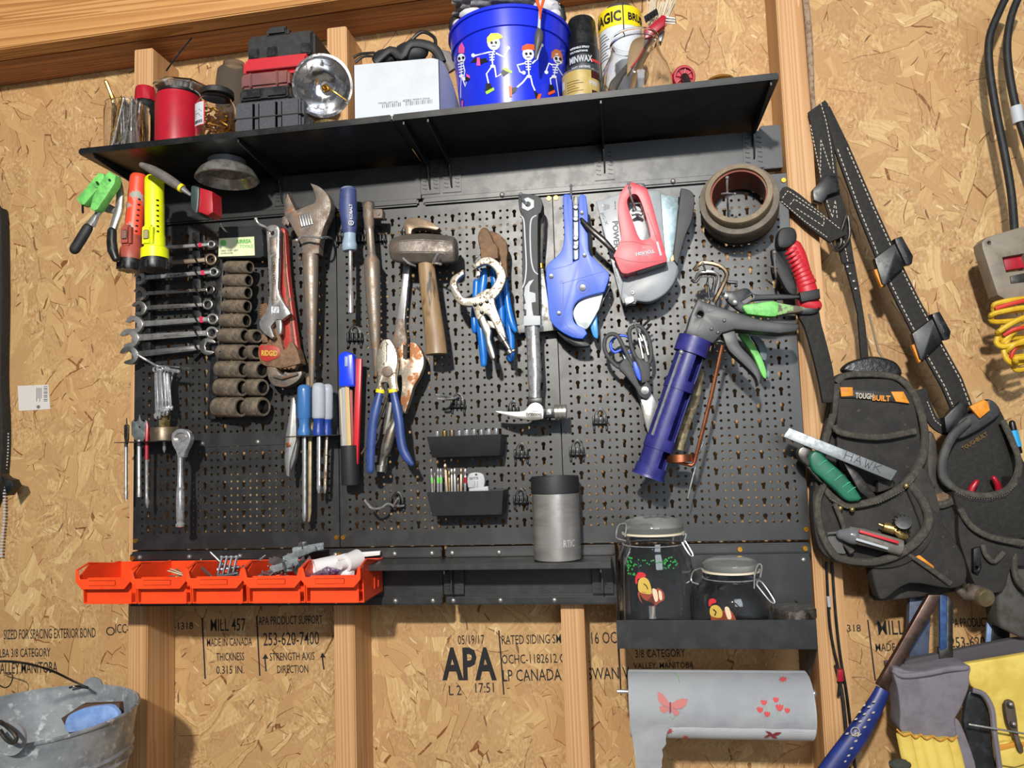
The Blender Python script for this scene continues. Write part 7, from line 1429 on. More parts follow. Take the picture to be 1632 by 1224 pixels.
def rollpt(x, y, off):
    d = FW*FPX + RT*(x-816) + UP*(612-y); oy, oz = CAM.y-ry, CAM.z-rodz; R_ = RS+off; a = d.y*d.y+d.z*d.z; b_ = 2*(oy*d.y+oz*d.z); c_ = oy*oy+oz*oz-R_*R_; D = max(0, b_*b_-4*a*c_); return CAM + d*((-b_-math.sqrt(D))/(2*a))
def rolldec(polys, off=.0012):
    q = B()
    for poly in polys:
        d = bmesh.new(); f = d.faces.new([d.verts.new(rollpt(x, y, off)) for x, y in poly]); e = bmesh.ops.extrude_face_region(d, geom=[f], use_keep_orig=True); bmesh.ops.translate(d, verts=[g for g in e['geom'] if isinstance(g, bmesh.types.BMVert)], vec=(0, -.0003, 0)); join(q, d)
    return q
k = K(960, 1020, 4.295)
RPR = M('towel_red', 'c24a4a', r=.8); RPP = M('towel_dusty_pink', 'b8706c', r=.8)
b_ = t.p('butterfly_print', rolldec([k([(380, 352), (415, 372), (445, 410), (462, 440), (455, 460), (415, 445), (385, 420), (378, 395)]), k([(470, 440), (500, 415), (545, 400), (585, 405), (575, 440), (545, 470), (500, 470), (475, 460)]), k([(390, 455), (420, 450), (455, 465), (450, 485), (420, 500), (398, 490)]), k([(475, 465), (510, 475), (530, 495), (515, 520), (490, 510), (478, 490)])]), RPP, sh)
t.p('butterfly_body', rolldec([k([(460, 425), (470, 425), (472, 490), (462, 505), (458, 490)])], .0016), M('towel_dark_red', '8c3038', r=.8), sh)
def tulip(x, y, s): return k([(x-22*s, y-8*s), (x-10*s, y-18*s), (x-3*s, y-8*s), (x+2*s, y-20*s), (x+9*s, y-8*s), (x+22*s, y-14*s), (x+20*s, y+8*s), (x+6*s, y+22*s), (x-12*s, y+16*s)])
t.p('tulip_print', rolldec([tulip(1105, 425, 1), tulip(1187, 407, .95), tulip(1078, 475, 1.05), tulip(1212, 460, 1.25), tulip(1127, 505, 1), tulip(1265, 480, .9)]), RPR, sh)
t.p('stem_print', rolldec([k(strip2([(1112, 445), (1135, 475)], 3)), k(strip2([(1165, 430), (1160, 490)], 3)), k(strip2([(1205, 490), (1195, 518)], 3)), k(strip2([(492, 225), (520, 245), (528, 290)], 6)), k(strip2([(462, 520), (480, 545), (500, 520)], 4))]), M('towel_green', '7fb46a', r=.8), sh)
def flower(x, y, r_): return [k([(x+r_*(1 if i % 2 == 0 else .45)*math.cos(i*PI/8), y+r_*.7*(1 if i % 2 == 0 else .45)*math.sin(i*PI/8)) for i in range(16)])]
t.p('flower_print', rolldec(flower(1237, 268, 34)), RPR, sh); t.p('flower_print', rolldec(flower(453, 622, 34) + flower(570, 668, 24) , .0006), RPR, rl)
t.p('butterfly_print', rolldec([k([(1115, 622), (1150, 630), (1165, 645), (1190, 632), (1228, 632), (1205, 650), (1180, 655), (1200, 672), (1170, 672), (1150, 655), (1130, 668), (1105, 665), (1140, 645)])], .0006), M('towel_dark_red', '8c3038'), rl)
# glass jars with roosters
def clipjar(name, label, px0, px1, ylid, yrim, Yc, rlid, wide):
    c = at((px0+px1)/2, 960, Yc); s = pm(c); R = (px1-px0)/2*s; z0 = zfl+.0006; b = Vector((c.x, Yc, z0)); zr = at((px0+px1)/2, yrim, Yc-R*.8).z; H = zr - z0; rl_ = rlid/1.0
    t = T(name, label, 'jar', b); q = B()
    pr = [(0, .01), (0, .86), (.03, .96), (.08, 1), (.66, 1), (.76, .97), (.84, .88), (.885, rl_+.01), (.93, rl_), (1, rl_)] if not wide else [(0, .01), (0, .80), (.03, .92), (.15, 1), (.52, 1), (.66, .95), (.78, .80), (.86, rl_+.01), (.92, rl_), (1, rl_)]
    inn = [(h, r_-.045) for h, r_ in pr[3:]][::-1] + [(.05, .82 if not wide else .8), (.04, .01)]
    lathe(q, b, b+Vector((0, 0, H)), [(h, r_*R) for h, r_ in pr+inn], 56); t.p('glass', q, GLASS)
    zt_ = at((px0+px1)/2, ylid, Yc-R*.5).z; hl = (zt_-zr)
    q = B(); L1 = b+Vector((0, 0, H+.0035)); lathe(q, L1, L1+Vector((0, 0, hl)), [(0, .01), (0, R*rl_*.98), (.3, R*rl_*1.02), (.5, R*rl_*1.0), (.8, R*rl_*.85), (1, R*rl_*.5), (1, .001), (.8, .001)], 48); t.p('lid', q, M('thick_lid_glass', 'c8ccc8', r=.08, trans=.85, ior=1.4))
    q = B(); lathe(q, b+Vector((0, 0, H+.0003)), b+Vector((0, 0, H+.0032)), [(0, R*rl_*.85), (0, R*rl_*1.03), (1, R*rl_*1.03), (1, R*rl_*.85)], 44, cap=False); t.p('rubber_seal', q, M('cream_rubber', 'd8cdb4', r=.6))
    q = B()
    def ring(z, r_): sweep(q, [Vector((b.x+r_*math.cos(a), b.y+r_*math.sin(a), z)) for a in [2*PI*i/40 for i in range(40)]], .0010, 6, closed=True)
    ring(b.z+H*.90, R*rl_*1.03); t.p('wire_band', q, CHROME)
    return t, b, R, H, rl_
t, b, R, H, rl_ = clipjar('clip_top_jar', 'tall clip top glass jar painted with a rooster and green leaves', 987, 1105, 829, 856, -.066, .82, False)
q = B(); wire(q, [(997, 862, -.10), (984, 858, -.085), (982, 852, -.085), (986, 837, -.085), (998, 836, -.09), (996, 856, -.10)], .0012, 6); t.p('hinge_wire', q, CHROME)
q = B(); wire(q, [(1088, 853, -.105), (1094, 851, -.105), (1090, 864, -.105), (1088, 866, -.105), (1100, 885, -.110), (1104, 883, -.110), (1092, 862, -.105)], .0012, 6); t.p('clasp_wire', q, CHROME)
k = K(960, 810, 4.41)
def rooster(t, b, R, L_):
    m_ = {'r': PRD, 'y': M('rooster_gold', 'c9a84c', r=.5), 'b': M('rooster_brown', '8a3a26', r=.5), 'k': PBK, 'w': M('rooster_cream', 'd8bfa0', r=.5), 'g': M('leaf_green', '2f9a44', r=.5), 'l': M('pale_leg', 'a89070', r=.5)}
    par = None
    for nm, key, polys, off in L_:
        q = B()
        for p in polys: cyldec(q, k(p), b, R, off)
        o = t.p(nm, q, m_[key], par); par = par or o
rooster(t, b, R, [
 ('rooster_body', 'b', [sm([(250, 590), (300, 590), (345, 600), (390, 560), (430, 590), (435, 640), (400, 665), (360, 690), (310, 680), (265, 650)], 3)], .0006),
 ('rooster_neck', 'y', [sm([(255, 510), (285, 485), (320, 500), (340, 545), (345, 600), (300, 600), (255, 580)], 3)], .0010), ('rooster_comb', 'r', [sm([(232, 490), (245, 460), (265, 448), (300, 460), (305, 480), (270, 490), (248, 500), (248, 525), (235, 530)], 3)], .0012),
 ('rooster_feathers', 'w', [sm([(350, 570), (380, 575), (392, 640), (370, 655)], 3), sm([(395, 580), (415, 590), (420, 640), (402, 640)], 3)], .0012), ('rooster_dark_feathers', 'k', [sm([(262, 600), (290, 640), (340, 660), (370, 680), (320, 685), (280, 660)], 3), strip2([(400, 505), (430, 500), (460, 515), (470, 545)], 7), strip2([(410, 520), (440, 530), (450, 560)], 7), strip2([(430, 545), (440, 570), (470, 575)], 6), strip2([(500, 500), (508, 530)], 8), strip2([(290, 530), (310, 545), (320, 570)], 6)], .0014),
 ('rooster_leg', 'l', [strip2([(355, 690), (358, 740), (350, 775)], 9)], .001),
 ('leaf_print', 'g', [circ(170+random.Random(i).uniform(0, 60), 340+random.Random(i+50).uniform(0, 130), 7, 5) for i in range(22)] + [circ(240+i*15, 380+random.Random(i).uniform(-25, 25), 6, 5) for i in range(20)] + [circ(430+random.Random(i).uniform(-10, 90), 335+random.Random(i+9).uniform(0, 90), 6, 5) for i in range(20)], .0006)])
t, b, R, H, rl_ = clipjar('clip_top_jar', 'short round clip top glass jar painted with a rooster', 1103, 1232, 896, 919, -.062, .68, True)
q = B(); wire(q, [(1113, 931, -.10), (1102, 926, -.09), (1104, 912, -.09), (1112, 907, -.095), (1118, 906, -.10)], .0012, 6); t.p('hinge_wire', q, CHROME)
q = B(); wire(q, [(1202, 938, -.105), (1203, 915, -.105), (1208, 900, -.105), (1214, 902, -.105), (1212, 920, -.105)], .0012, 6); wire(q, [(1206, 932, -.108), (1228, 959, -.114), (1234, 957, -.114), (1216, 930, -.108), (1208, 926, -.108), (1206, 932, -.108)], .0013, 6); t.p('clasp_wire', q, CHROME)
rooster(t, b, R, [('rooster_body', 'b', [sm([(765, 740), (800, 745), (850, 720), (900, 720), (925, 750), (930, 800), (780, 800)], 3)], .0006), ('rooster_neck', 'y', [sm([(765, 690), (800, 680), (830, 700), (845, 740), (830, 770), (770, 760), (755, 730)], 3)], .001), ('rooster_comb', 'r', [sm([(748, 680), (750, 645), (775, 633), (798, 645), (798, 665), (770, 672), (758, 690)], 3)], .0012), ('rooster_feathers', 'w', [sm([(860, 700), (890, 700), (908, 770), (880, 775)], 3)], .0012), ('rooster_dark_feathers', 'k', [strip2([(880, 690), (900, 665), (940, 670), (965, 700), (960, 740)], 8), strip2([(895, 700), (920, 690), (945, 720), (935, 760)], 7), strip2([(780, 710), (800, 730), (790, 755)], 8)], .0014)])
c = at(1265, 985, -.062); R = 34*pm(c); b = Vector((c.x, -.062, zfl+.0005)); zt2 = at(1265, 962, -.062+R*.7).z
t = T('round_tin', 'small dark round tin with an embossed lid beside the short jar', 'tin', b)
q = B(); lathe(q, b, Vector((b.x, b.y, zt2)), [(0, .01), (0, R*.97), (.55, R*.97), (.58, R*1.02), (.92, R*1.02), (1, R*.95), (1, .01)], 40); t.p('can', q, M('tarnished_tin', '5b5550', '7b746c', 100, r=.35, r2=.55, m=.8))
q = B(); rnd_ = random.Random(4)
for i in range(40): a = rnd_.uniform(0, 6.28); r_ = R*.8*math.sqrt(rnd_.random()); ball(q, Vector((b.x+r_*math.cos(a), b.y+r_*math.sin(a), zt2-.0006)), .0014, 6, (1.5, 1, .6))
t.p('embossing', q, STEEL)
# ---------------------------------------------------------------- galvanised bucket at the left
GALB = M('galvanised_bucket', '9da2a6', '7d8388', 22, .42, .62, r=.35, r2=.5, m=.35, c3='c4c9cc', s3=60, lo3=.56, hi3=.68, bump=.15, bs=60)
c = at(52, 1139, -.20); s = pm(c); R = 152*s
t = T('galvanised_bucket', 'galvanised steel bucket with a wire handle at the lower left', 'bucket', (52, 1139, -.20))
top = c.z; q = B(); b = Vector((c.x, c.y, top-.26)); pr = [(0, .01), (0, R*.72), (.70, R*.925), (.715, R*.955), (.73, R*.935), (.75, R*.94), (.77, R*.965), (.785, R*.945), (.985, R*.995), (.99, R*1.015), (1.0, R*1.02), (1.008, R*1.0), (1.0, R*.985), (.98, R*.985), (.7, R*.91), (.02, R*.70), (.02, .01)]
lathe(q, b, Vector((c.x, c.y, top)), pr, 72); t.p('body', q, GALB)
a1 = min([i*.02 for i in range(20, 100)], key=lambda a: abs(816+FPX*(Vector((c.x+R*math.cos(a), c.y+R*math.sin(a), top))-CAM).dot(RT)/(Vector((c.x+R*math.cos(a), c.y+R*math.sin(a), top))-CAM).dot(FW)-148))
q = B(); e1 = Vector((c.x+R*math.cos(a1)*1.0, c.y+R*math.sin(a1)*1.0, top-.004)); 
d = bmesh.new(); lathe(d, e1+Vector((math.cos(a1), math.sin(a1), 0))*.002, e1-Vector((math.cos(a1), math.sin(a1), 0))*.001, [(0, .001), (0, .018), (1, .018), (1, .001)], 20); join(q, d); t.p('ear', q, GALB)
q = B(); e2 = at(20, 1176, -.33); d = bmesh.new(); lathe(d, e2+Vector((0, -.004, .0)), e2, [(0, .001), (0, .022), (1, .022), (1, .001)], 20); join(q, d); t.p('ear', q, GALB)
q = B(); wire(q, [(111, 1096, e1.y-.02), (118, 1094, e1.y-.02), (130, 1094, e1.y-.01), (142, 1097, e1.y), (147, 1096, e1.y), (136, 1094, e1.y-.01), (118, 1086, -.14), (80, 1068, -.2), (40, 1057, -.25), (0, 1054, -.28), (-30, 1060, -.3)], .0018, 8); t.p('handle_wire', q, DARKST)
q = B(); wire(q, [(0, 1150, -.345), (14, 1160, -.35), (26, 1174, -.352), (22, 1184, -.352), (10, 1178, -.35), (0, 1164, -.348)], .0028, 8); t.p('handle_loop', q, DARKST)
q = B(); plate(q, [(97, 1145), (130, 1123), (190, 1121), (192, 1150), (110, 1170)], -.175, .01, .001); solo('brown_box', 'dark brown card edge inside the galvanised bucket', 'card', q, M('brown_card', '4e382c', r=.7))
q = B(); plate(q, sm([(105, 1146), (120, 1134), (145, 1127), (178, 1126), (184, 1150), (110, 1168)], 4), -.19, .008, .002); solo('blue_package', 'blue plastic package lying inside the galvanised bucket', 'package', q, M('dusty_blue_plastic', '6d8fc8', '8aa6d8', 30, r=.4))
q = B(); wire(q, [(-4, 1090, .05), (8, 1096, .04), (17, 1090, .04), (20, 1076, .05), (8, 1076, .10)], .0013, 6); solo('wall_hook', 'thin grey wire hook on the wall above the galvanised bucket', 'hook', q, DARKST)
q = B(); plate(q, sm([(-40, 325), (-8, 330), (1, 345), (3, 480), (1, 600), (4, 680), (2, 740), (-6, 790), (-40, 800)], 5), .085, .02, .004); solo('black_bag', 'edge of a black fabric bag hanging at the left edge of the picture', 'bag', q, M('black_webbing', '1b1a1a'))
q = B(); plate(q, [(0, 755), (10, 790), (22, 775), (18, 765), (8, 762)][::1], .05, .02, .003); solo('bag_buckle', 'small black plastic buckle beside the bag at the left edge', 'buckle', q, BLKP)
q = B()
for i in range(40): y = 690+i*5; x = 9-(i/40)*9 + math.sin(i*.3); plate(q, [(x, y), (x+3.4, y), (x+3.4, y+2.6), (x, y+2.6)], .098, .003, .0002)
solo('zip', 'white toothed zip running down the left edge of the picture', 'zip', q, WHITE)
t = T('wall_sticker', 'white barcode sticker on the sheathing at the left', 'sticker', (54, 634, .108))
q = B(); plate(q, [(28, 615), (77, 613), (80, 652), (30, 655)], .1092, .0006, 0); st = t.p('paper', q, M('sticker_white', 'cfcac4', r=.6))
q = B()
for i in range(9): y = 615.5+i*2.9; plate(q, [(69.5, y), (75.5, y-.2), (75.5, y+(1, 1.7)[i % 2]), (69.5, y+(1, 1.7)[i % 2])], .1089, .0003, 0)
plate(q, circ(61, 648.5, 3, 8), .1089, .0003, 0)
for i in range(4): plate(q, [(58+i*2.4, 618), (59+i*2.4, 618), (59+i*2.4, 640-(i % 2)*5), (58+i*2.4, 640-(i % 2)*5)], .1089, .0003, 0)
t.p('barcode', q, PGY, st)
# ---------------------------------------------------------------- straps, belt and pouches at the right
WEB = M('black_webbing', '1b1a1a', '26241f', 150, r=.8, bump=.3)
LEA = M('dark_suede', '232120', '312e2b', 35, .4, .65, r=.8, bump=.25, bs=500, c3='4a463f', s3=90, lo3=.64, hi3=.72)
CAN = M('worn_canvas', '2c2a28', '3a3733', 25, r=.85, bump=.35, bs=700, c3='57524a', s3=120, lo3=.66, hi3=.74)
BIND = M('grey_binding', '3d3933', '4f4a42', 120, r=.85, bump=.5, bs=600)
THR = M('pale_thread', 'b4ab9c', r=.8); ORA = M('orange_tab', 'e09020', 'c87c18', 60, r=.6)
def stitch(pts, Y, n, w_=1.3, fr=.62):
    """dashes following a polyline (px)"""
    q = B(); L_ = [0]
    for a, b_ in zip(pts, pts[1:]): L_.append(L_[-1]+math.hypot(b_[0]-a[0], b_[1]-a[1]))
    def pt(s):
        for i in range(len(pts)-1):
            if s <= L_[i+1] or i == len(pts)-2:
                f = (s-L_[i])/max(1e-6, (L_[i+1]-L_[i])); return (pts[i][0]+(pts[i+1][0]-pts[i][0])*f, pts[i][1]+(pts[i+1][1]-pts[i][1])*f)
    for i in range(n): a = pt(L_[-1]*i/n); b_ = pt(L_[-1]*(i+fr)/n); plate(q, strip2([a, b_], w_), Y, .0008, 0)
    return q
def edge(pts, d): return [(p[0], p[1]) for p in (lambda s: s[:len(pts)])(strip2(pts, 2*d))]
k = K(1230, 0, 2.915)
t = T('suspender_strap', 'black leather suspender strap hanging in a loop from a nail by the stud', 'strap', (1318, 165, .0))
q = B(); plate(q, k([(170, 520), (248, 464), (262, 480), (285, 640), (305, 800), (312, 850), (225, 850), (210, 700), (190, 610)]), .008, .006, .001); plate(q, k([(240, 920), (312, 880), (345, 970), (360, 1060), (385, 1220), (330, 1224), (290, 1080)]), .010, .005, .001); plate(q, [(1345, 415), (1362, 415), (1372, 470), (1380, 520), (1385, 570), (1373, 575), (1367, 500), (1358, 460)], .012, .006, .0015); s_ = t.p('webbing', q, WEB)
j = stitch(k([(228, 480), (252, 560), (275, 680), (290, 810)]), .0072, 18)
for pp, n_ in ((k([(180, 580), (200, 680), (230, 830)]), 14), (k([(228, 650), (275, 790)]), 8), (k([(228, 650), (226, 800)]), 8), (k([(255, 930), (282, 1010), (295, 930), (305, 1020)]), 12), (k([(335, 1120), (355, 1220)]), 6)): join(j, stitch(pp, .0072, n_))
t.p('stitching', j, THR, s_)
q = B(); plate(q, k([(190, 880), (250, 815), (300, 815), (320, 885), (262, 905), (235, 945), (195, 930)]), -.004, .014, .002); t.p('keeper', q, BLKP)
q = B(); ring = sm([(290, 1105), (320, 1080), (350, 1000), (362, 1060), (358, 1110), (330, 1150), (300, 1165), (280, 1140)], 5); sweep(q, [at(*k([(a, b_, .004)])[0]) for a, b_ in ring], .0024, 8, closed=True); sweep(q, [at(*k([(a, b_, .002)])[0]) for a, b_ in circ(300, 1120, 24, 16, 30)], .0022, 8, closed=True); t.p('metal_ring', q, DARKST)
q = B()
for x, y in ((1351, 425), (1355, 436), (1361, 448), (1364, 460)): ball(q, (x, y, .010), .0026, 8, (1, .6, 1))
t.p('studs', q, STEEL)
q = B(); tube(q, [(1385, 500, .02, 2), (1400, 560, .03, 2), (1420, 590, .03, 2)], 6); t.p('loose_cord', q, M('tan_cord', '8a7a60', r=.8))
t = T('strap_tab', 'short stitched black strap running from the pegboard edge to the metal ring', 'strap', (1290, 345, -.01))
q = B(); plate(q, k(sm([(28, 915, 1), (50, 872), (75, 866, 1), (130, 900), (230, 985), (330, 1070, 1), (350, 1090, 1), (270, 1125, 1), (180, 1060), (100, 990)], 3)), -.004, .007, .0015); s_ = t.p('webbing', q, WEB)
j = stitch(k([(50, 920), (75, 885), (200, 970), (320, 1065)]), -.0048, 20)
for pp, n_ in ((k([(45, 935), (150, 1025), (262, 1105)]), 18), (k([(85, 950), (105, 925), (245, 1015), (240, 1050), (110, 965)]), 20)): join(j, stitch(pp, -.0048, n_))
t.p('stitching', j, THR, s_)
t = T('tool_belt', 'black stitched tool belt strap running diagonally down to the right pouch', 'belt', (1420, 400, .0))
mid = [(1318, 170), (1342, 235), (1380, 330), (1418, 418), (1448, 480), (1490, 560), (1518, 610), (1534, 650)]; wid = [10, 24, 30, 34, 35, 36, 36, 34]
q = B(); plate(q, strip2(sm(mid, 4, False), 33)[:0] or strip2(mid, wid), .006, .006, .0012); s_ = t.p('webbing', q, WEB)
def off_(d): return strip2(mid, [w_+d for w_ in wid])
L1 = off_(-9)[:8]; L2 = off_(-9)[8:]; j = stitch(L1[1:], .0052, 58, 1.6); join(j, stitch(L2[:-1], .0052, 58, 1.6)); t.p('stitching', j, THR, s_)
def beltclip(x, y, s, label=None):
    c = lambda L_: [(x+a*s, y+b_*s) for a, b_ in L_]
    q = B(); plate(q, c([(-30, -6), (6, -34), (16, -36), (28, -10), (24, 0), (-6, 28), (-12, 38), (-18, 34)]), -.008, .012, .002)
    plate(q, c([(2, -38), (14, -42), (32, -10), (30, 2), (20, 4), (4, -30)]), -.014, .016, .002); return q
for x, y in ((1424, 418), (1484, 538)):
    cl = t.p('belt_clip', beltclip(x, y, 1), BLKP); q = B(); plate(q, [(x-31, y+12), (x-26, y+10), (x-14, y+36), (x-19, y+40)], -.004, .008, .001); t.p('orange_tab', q, ORA, cl)
    q = B(); text(q, 'CLIPTECH', x+9, y-26, 3, -.0145, ang=-62, wpx=20); t.p('lettering', q, PGY, cl)
# main pouch
def pouchplate(pts, Y, th, bev, mat, t, nm, n=4, **k_): q = B(); plate(q, sm(pts, n), Y, th, bev, 3, **k_); return t.p(nm, q, mat)
t = T('tool_pouch', 'large worn dark grey tool pouch holding the aluminium bar and green knife', 'pouch', (1400, 600, .0))
pouchplate([(1328, 606), (1350, 592), (1400, 590), (1437, 598), (1462, 625), (1478, 670), (1482, 740), (1500, 815), (1535, 880), (1544, 925), (1525, 943), (1405, 958), (1392, 945), (1385, 905), (1335, 895), (1302, 850), (1296, 790), (1312, 700), (1324, 640)], -.004, .022, .006, CAN, t, 'back_panel')
pouchplate([(1345, 592), (1352, 578), (1375, 570), (1400, 568), (1430, 578), (1436, 600), (1390, 602)], -.010, .016, .005, M('glossy_black_leather', '141414', '1e1d1c', 60, r=.35, bump=.5, bs=120), t, 'leather_hanger')
pouchplate([(1340, 615), (1345, 606), (1400, 604), (1430, 610), (1455, 640), (1466, 700), (1462, 740), (1440, 770), (1400, 785), (1345, 760), (1334, 690)], -.020, .018, .006, LEA, t, 'upper_pocket')
q = B(); tube(q, [(1333, 610, -.018, 6), (1350, 598, -.018, 5), (1400, 597, -.018, 5), (1437, 606, -.018, 5), (1462, 640, -.018, 6), (1474, 690, -.018, 6), (1470, 730, -.02, 7), (1455, 755, -.022, 7)], 8, flat=.6, smooth=4); tube(q, [(1334, 612, -.018, 6), (1328, 660, -.018, 6), (1316, 700, -.018, 6), (1304, 745, -.02, 6), (1298, 775, -.02, 6)], 8, flat=.6, smooth=4); t.p('binding', q, BIND)
q = B(); tube(q, [(1330, 678, -.030, 5), (1342, 690, -.032, 5), (1400, 697, -.034, 5), (1460, 687, -.030, 5)], 8, flat=.5, smooth=4); t.p('pocket_hem', q, BIND)
q = B(); plate(q, [(1339, 621), (1420, 624), (1440, 631), (1448, 644), (1420, 640), (1360, 634), (1340, 634)], -.024, .004, .0006); sp = t.p('label_strip', q, BLKR)
q = B(); plate(q, [(1339, 617), (1359, 617), (1360, 631), (1341, 632)], -.0258, .003, .0005); t.p('orange_patch', q, ORA, sp); q = B(); plate(q, [(1420, 624), (1440, 624), (1450, 643), (1428, 640)], -.0258, .003, .0005); t.p('orange_patch', q, ORA, sp)
q = B(); text(q, 'TOUGH', 1363, 634.5, 8.5, -.0242, ang=-3, wpx=27, bold=.4, off=.0006); t.p('white_lettering', q, THR, sp); q = B(); text(q, 'BUILT', 1390, 638, 8.5, -.0242, ang=-3, wpx=27, bold=.4, off=.0006); t.p('orange_lettering', q, ORA, sp)
# lower pockets
pouchplate([(1305, 745), (1318, 790), (1350, 812), (1410, 798), (1450, 772), (1470, 745), (1490, 780), (1500, 840), (1470, 880), (1400, 892), (1340, 890), (1308, 860), (1298, 800)], -.040, .036, .010, CAN, t, 'lower_pocket')
q = B(); tube(q, [(1312, 765, -.040, 5), (1322, 788, -.044, 6), (1345, 804, -.048, 6), (1370, 804, -.050, 6), (1400, 796, -.050, 6), (1432, 780, -.046, 6), (1455, 758, -.040, 7), (1466, 738, -.034, 6)], 8, flat=.7, smooth=4); t.p('pocket_hem', q, BIND)
pouchplate([(1442, 770), (1470, 790), (1500, 830), (1535, 885), (1540, 925), (1515, 938), (1450, 930), (1410, 955), (1398, 945), (1392, 900), (1440, 880), (1470, 850)], -.046, .030, .008, LEA, t, 'side_pocket')
pouchplate([(1296, 785), (1310, 800), (1345, 880), (1370, 895), (1440, 880), (1475, 845), (1480, 820), (1488, 850), (1465, 885), (1420, 905), (1350, 900), (1310, 880), (1298, 840)], -.052, .020, .006, LEA, t, 'front_pocket')
q = B(); tube(q, [(1316, 768, -.048, 5), (1303, 800, -.052, 6), (1308, 845, -.056, 6), (1326, 880, -.058, 6), (1345, 892, -.058, 6), (1390, 896, -.060, 6), (1430, 884, -.060, 7), (1462, 862, -.058, 7), (1480, 832, -.054, 7), (1472, 800, -.05, 7), (1450, 772, -.046, 6)], 8, flat=.7, smooth=4); t.p('binding', q, BIND)
q = B(); tube(q, [(1330, 802, -.052, 4), (1345, 840, -.056, 4), (1345, 862, -.058, 4), (1358, 880, -.058, 5)], 8, flat=.7, smooth=3); t.p('seam_binding', q, BIND); q = B(); tube(q, [(1442, 880, -.052, 3), (1480, 905, -.052, 4), (1515, 930, -.050, 5)], 8, flat=.7, smooth=3); t.p('seam_binding', q, BIND)
for a, b_ in ((1339, 810), (1358, 812), (1444, 774)): 
    q = B(); lathe(q, at(a, b_, -.058), at(a, b_, -.050), [(0, .001), (.2, .0035), (1, .0042)], 12); t.p('rivet', q, M('worn_brass', '9c8350'))
q = B(); plate(q, [(1446, 885), (1466, 885), (1488, 902), (1490, 911), (1475, 906), (1458, 893)], -.052, .004, .0006); ot = t.p('orange_tag', q, ORA); q = B(); text(q, 'OLF', 1460, 894, 4, -.052, ang=-25, wpx=12, bold=.2, off=.0006); t.p('lettering', q, PBK, ot)
j = stitch([(1322, 794), (1350, 810), (1400, 802), (1440, 782), (1458, 762)], -.0556, 34, 1, .5); t.p('stitching', j, M('grey_thread', '6b655b', r=.8))
# things in the main pouch
t = T('metal_bar', 'flat aluminium bar with HAWK written on it sticking out of the tool pouch', 'bar', (1340, 725, -.06))
k = K(1230, 660, 3.6)
q = B(); plate(q, k([(100, 78), (722, 325), (685, 382), (65, 130)]), -.070, .006, .0006); br = t.p('bar', q, M('scuffed_aluminium', '9ea2a4', '85898b', 60, r=.4, r2=.5, m=.7, bump=.1))
q = B()
def strokes(L_, x, y, w_, h, ang):
    a = math.radians(ang); ca, sa = math.cos(a), math.sin(a)
    for st_ in [(p_, r_) for s_ in L_ for p_, r_ in zip(s_, s_[1:])]: plate(q, strip2([(x+u*w_*ca+v*h*sa, y+u*w_*sa-v*h*ca) for u, v in st_], 1.1), -.0704, .0004, 0)
GL = {'H': [[(0, 0), (0, 1)], [(1, 0), (1, 1)], [(0, .5), (1, .5)]], 'A': [[(0, 0), (.5, 1), (1, 0)], [(.2, .38), (.8, .38)]], 'W': [[(0, 1), (.28, 0), (.5, .6), (.75, 0), (1, 1)]], 'K': [[(0, 0), (0, 1)], [(.9, 1), (0, .45)], [(.2, .55), (1, 0)]]}
for i, ch in enumerate('HAWK'): strokes(GL[ch], 1345+i*15.5, 731+i*6.3, 11.5, 13, 21.5)
t.p('handwriting', q, M('pen_ink', '35373c', r=.6), br)
t = T('utility_knife', 'green handled utility knife standing in the tool pouch under the aluminium bar', 'knife', (1340, 760, -.055))
q = B(); plate(q, k(sm([(215, 250), (245, 210), (285, 222), (330, 270), (400, 330), (470, 410), (520, 485, 1), (500, 500, 1), (435, 498), (370, 440), (290, 370), (235, 320)], 4)), -.066, .020, .004, seg=3); hd = t.p('handle', q, M('green_handle', '1d6a50', '1a5e48', 40, r=.4))
q = B()
for x, y in ((290, 275), (335, 320), (380, 360), (425, 400), (455, 430)): tube(q, k([(x-22, y+22, -.0665, 3), (x+14, y-6, -.067, 5), (x+26, y-10, -.066, 3)]), 6)
t.p('grip_ridge', q, M('light_green_ridge', '3f9a78', r=.4), hd)
q = B(); plate(q, k(sm([(150, 225), (165, 195), (200, 182), (235, 205), (220, 240), (222, 300), (195, 290), (160, 255)], 3)), -.062, .014, .003); plate(q, k([(165, 260), (215, 290), (260, 350), (300, 400), (270, 385), (215, 320)]), -.058, .008, .001); t.p('end_cap', q, DARKST)
q = B(); plate(q, k([(395, 250), (440, 265), (600, 470), (560, 490), (500, 440)]), -.050, .006, .001); solo('steel_ruler', 'dark steel blade standing in the pouch right of the green knife', 'blade', q, DARKST)
q = B(); plate(q, k([(610, 380), (700, 380), (700, 420), (650, 440), (610, 450)]), -.044, .010, .002); solo('leather_flap', 'dark speckled flap inside the tool pouch below the aluminium bar', 'flap', q, LEA)
t = T('marking_tool', 'clear ended tube with a red and white stripe in the front pouch pocket', 'tube', (1380, 860, -.07))
q = B(); tube(q, k([(440, 690, -.072, 46), (520, 705, -.074, 50), (740, 765, -.070, 46)]), 14, flat=.8); bd = t.p('body', q, M('dusty_grey_tube', '6a6560', '7a756e', 50, r=.5))
q = B(); tube(q, k([(400, 690, -.070, 30), (440, 695, -.072, 46), (470, 700, -.073, 50)]), 14, flat=.9, rnd=True); t.p('clear_end', q, M('dim_clear', '8a8c90', r=.15, trans=.5))
q = B(); plate(q, k(strip2([(505, 672), (730, 738)], 16)), -.0885, .004, .0004); t.p('red_stripe', q, PRD, bd); q = B(); plate(q, k(strip2([(485, 718), (668, 772)], 14)), -.0885, .004, .0004); t.p('white_stripe', q, WHITE, bd)
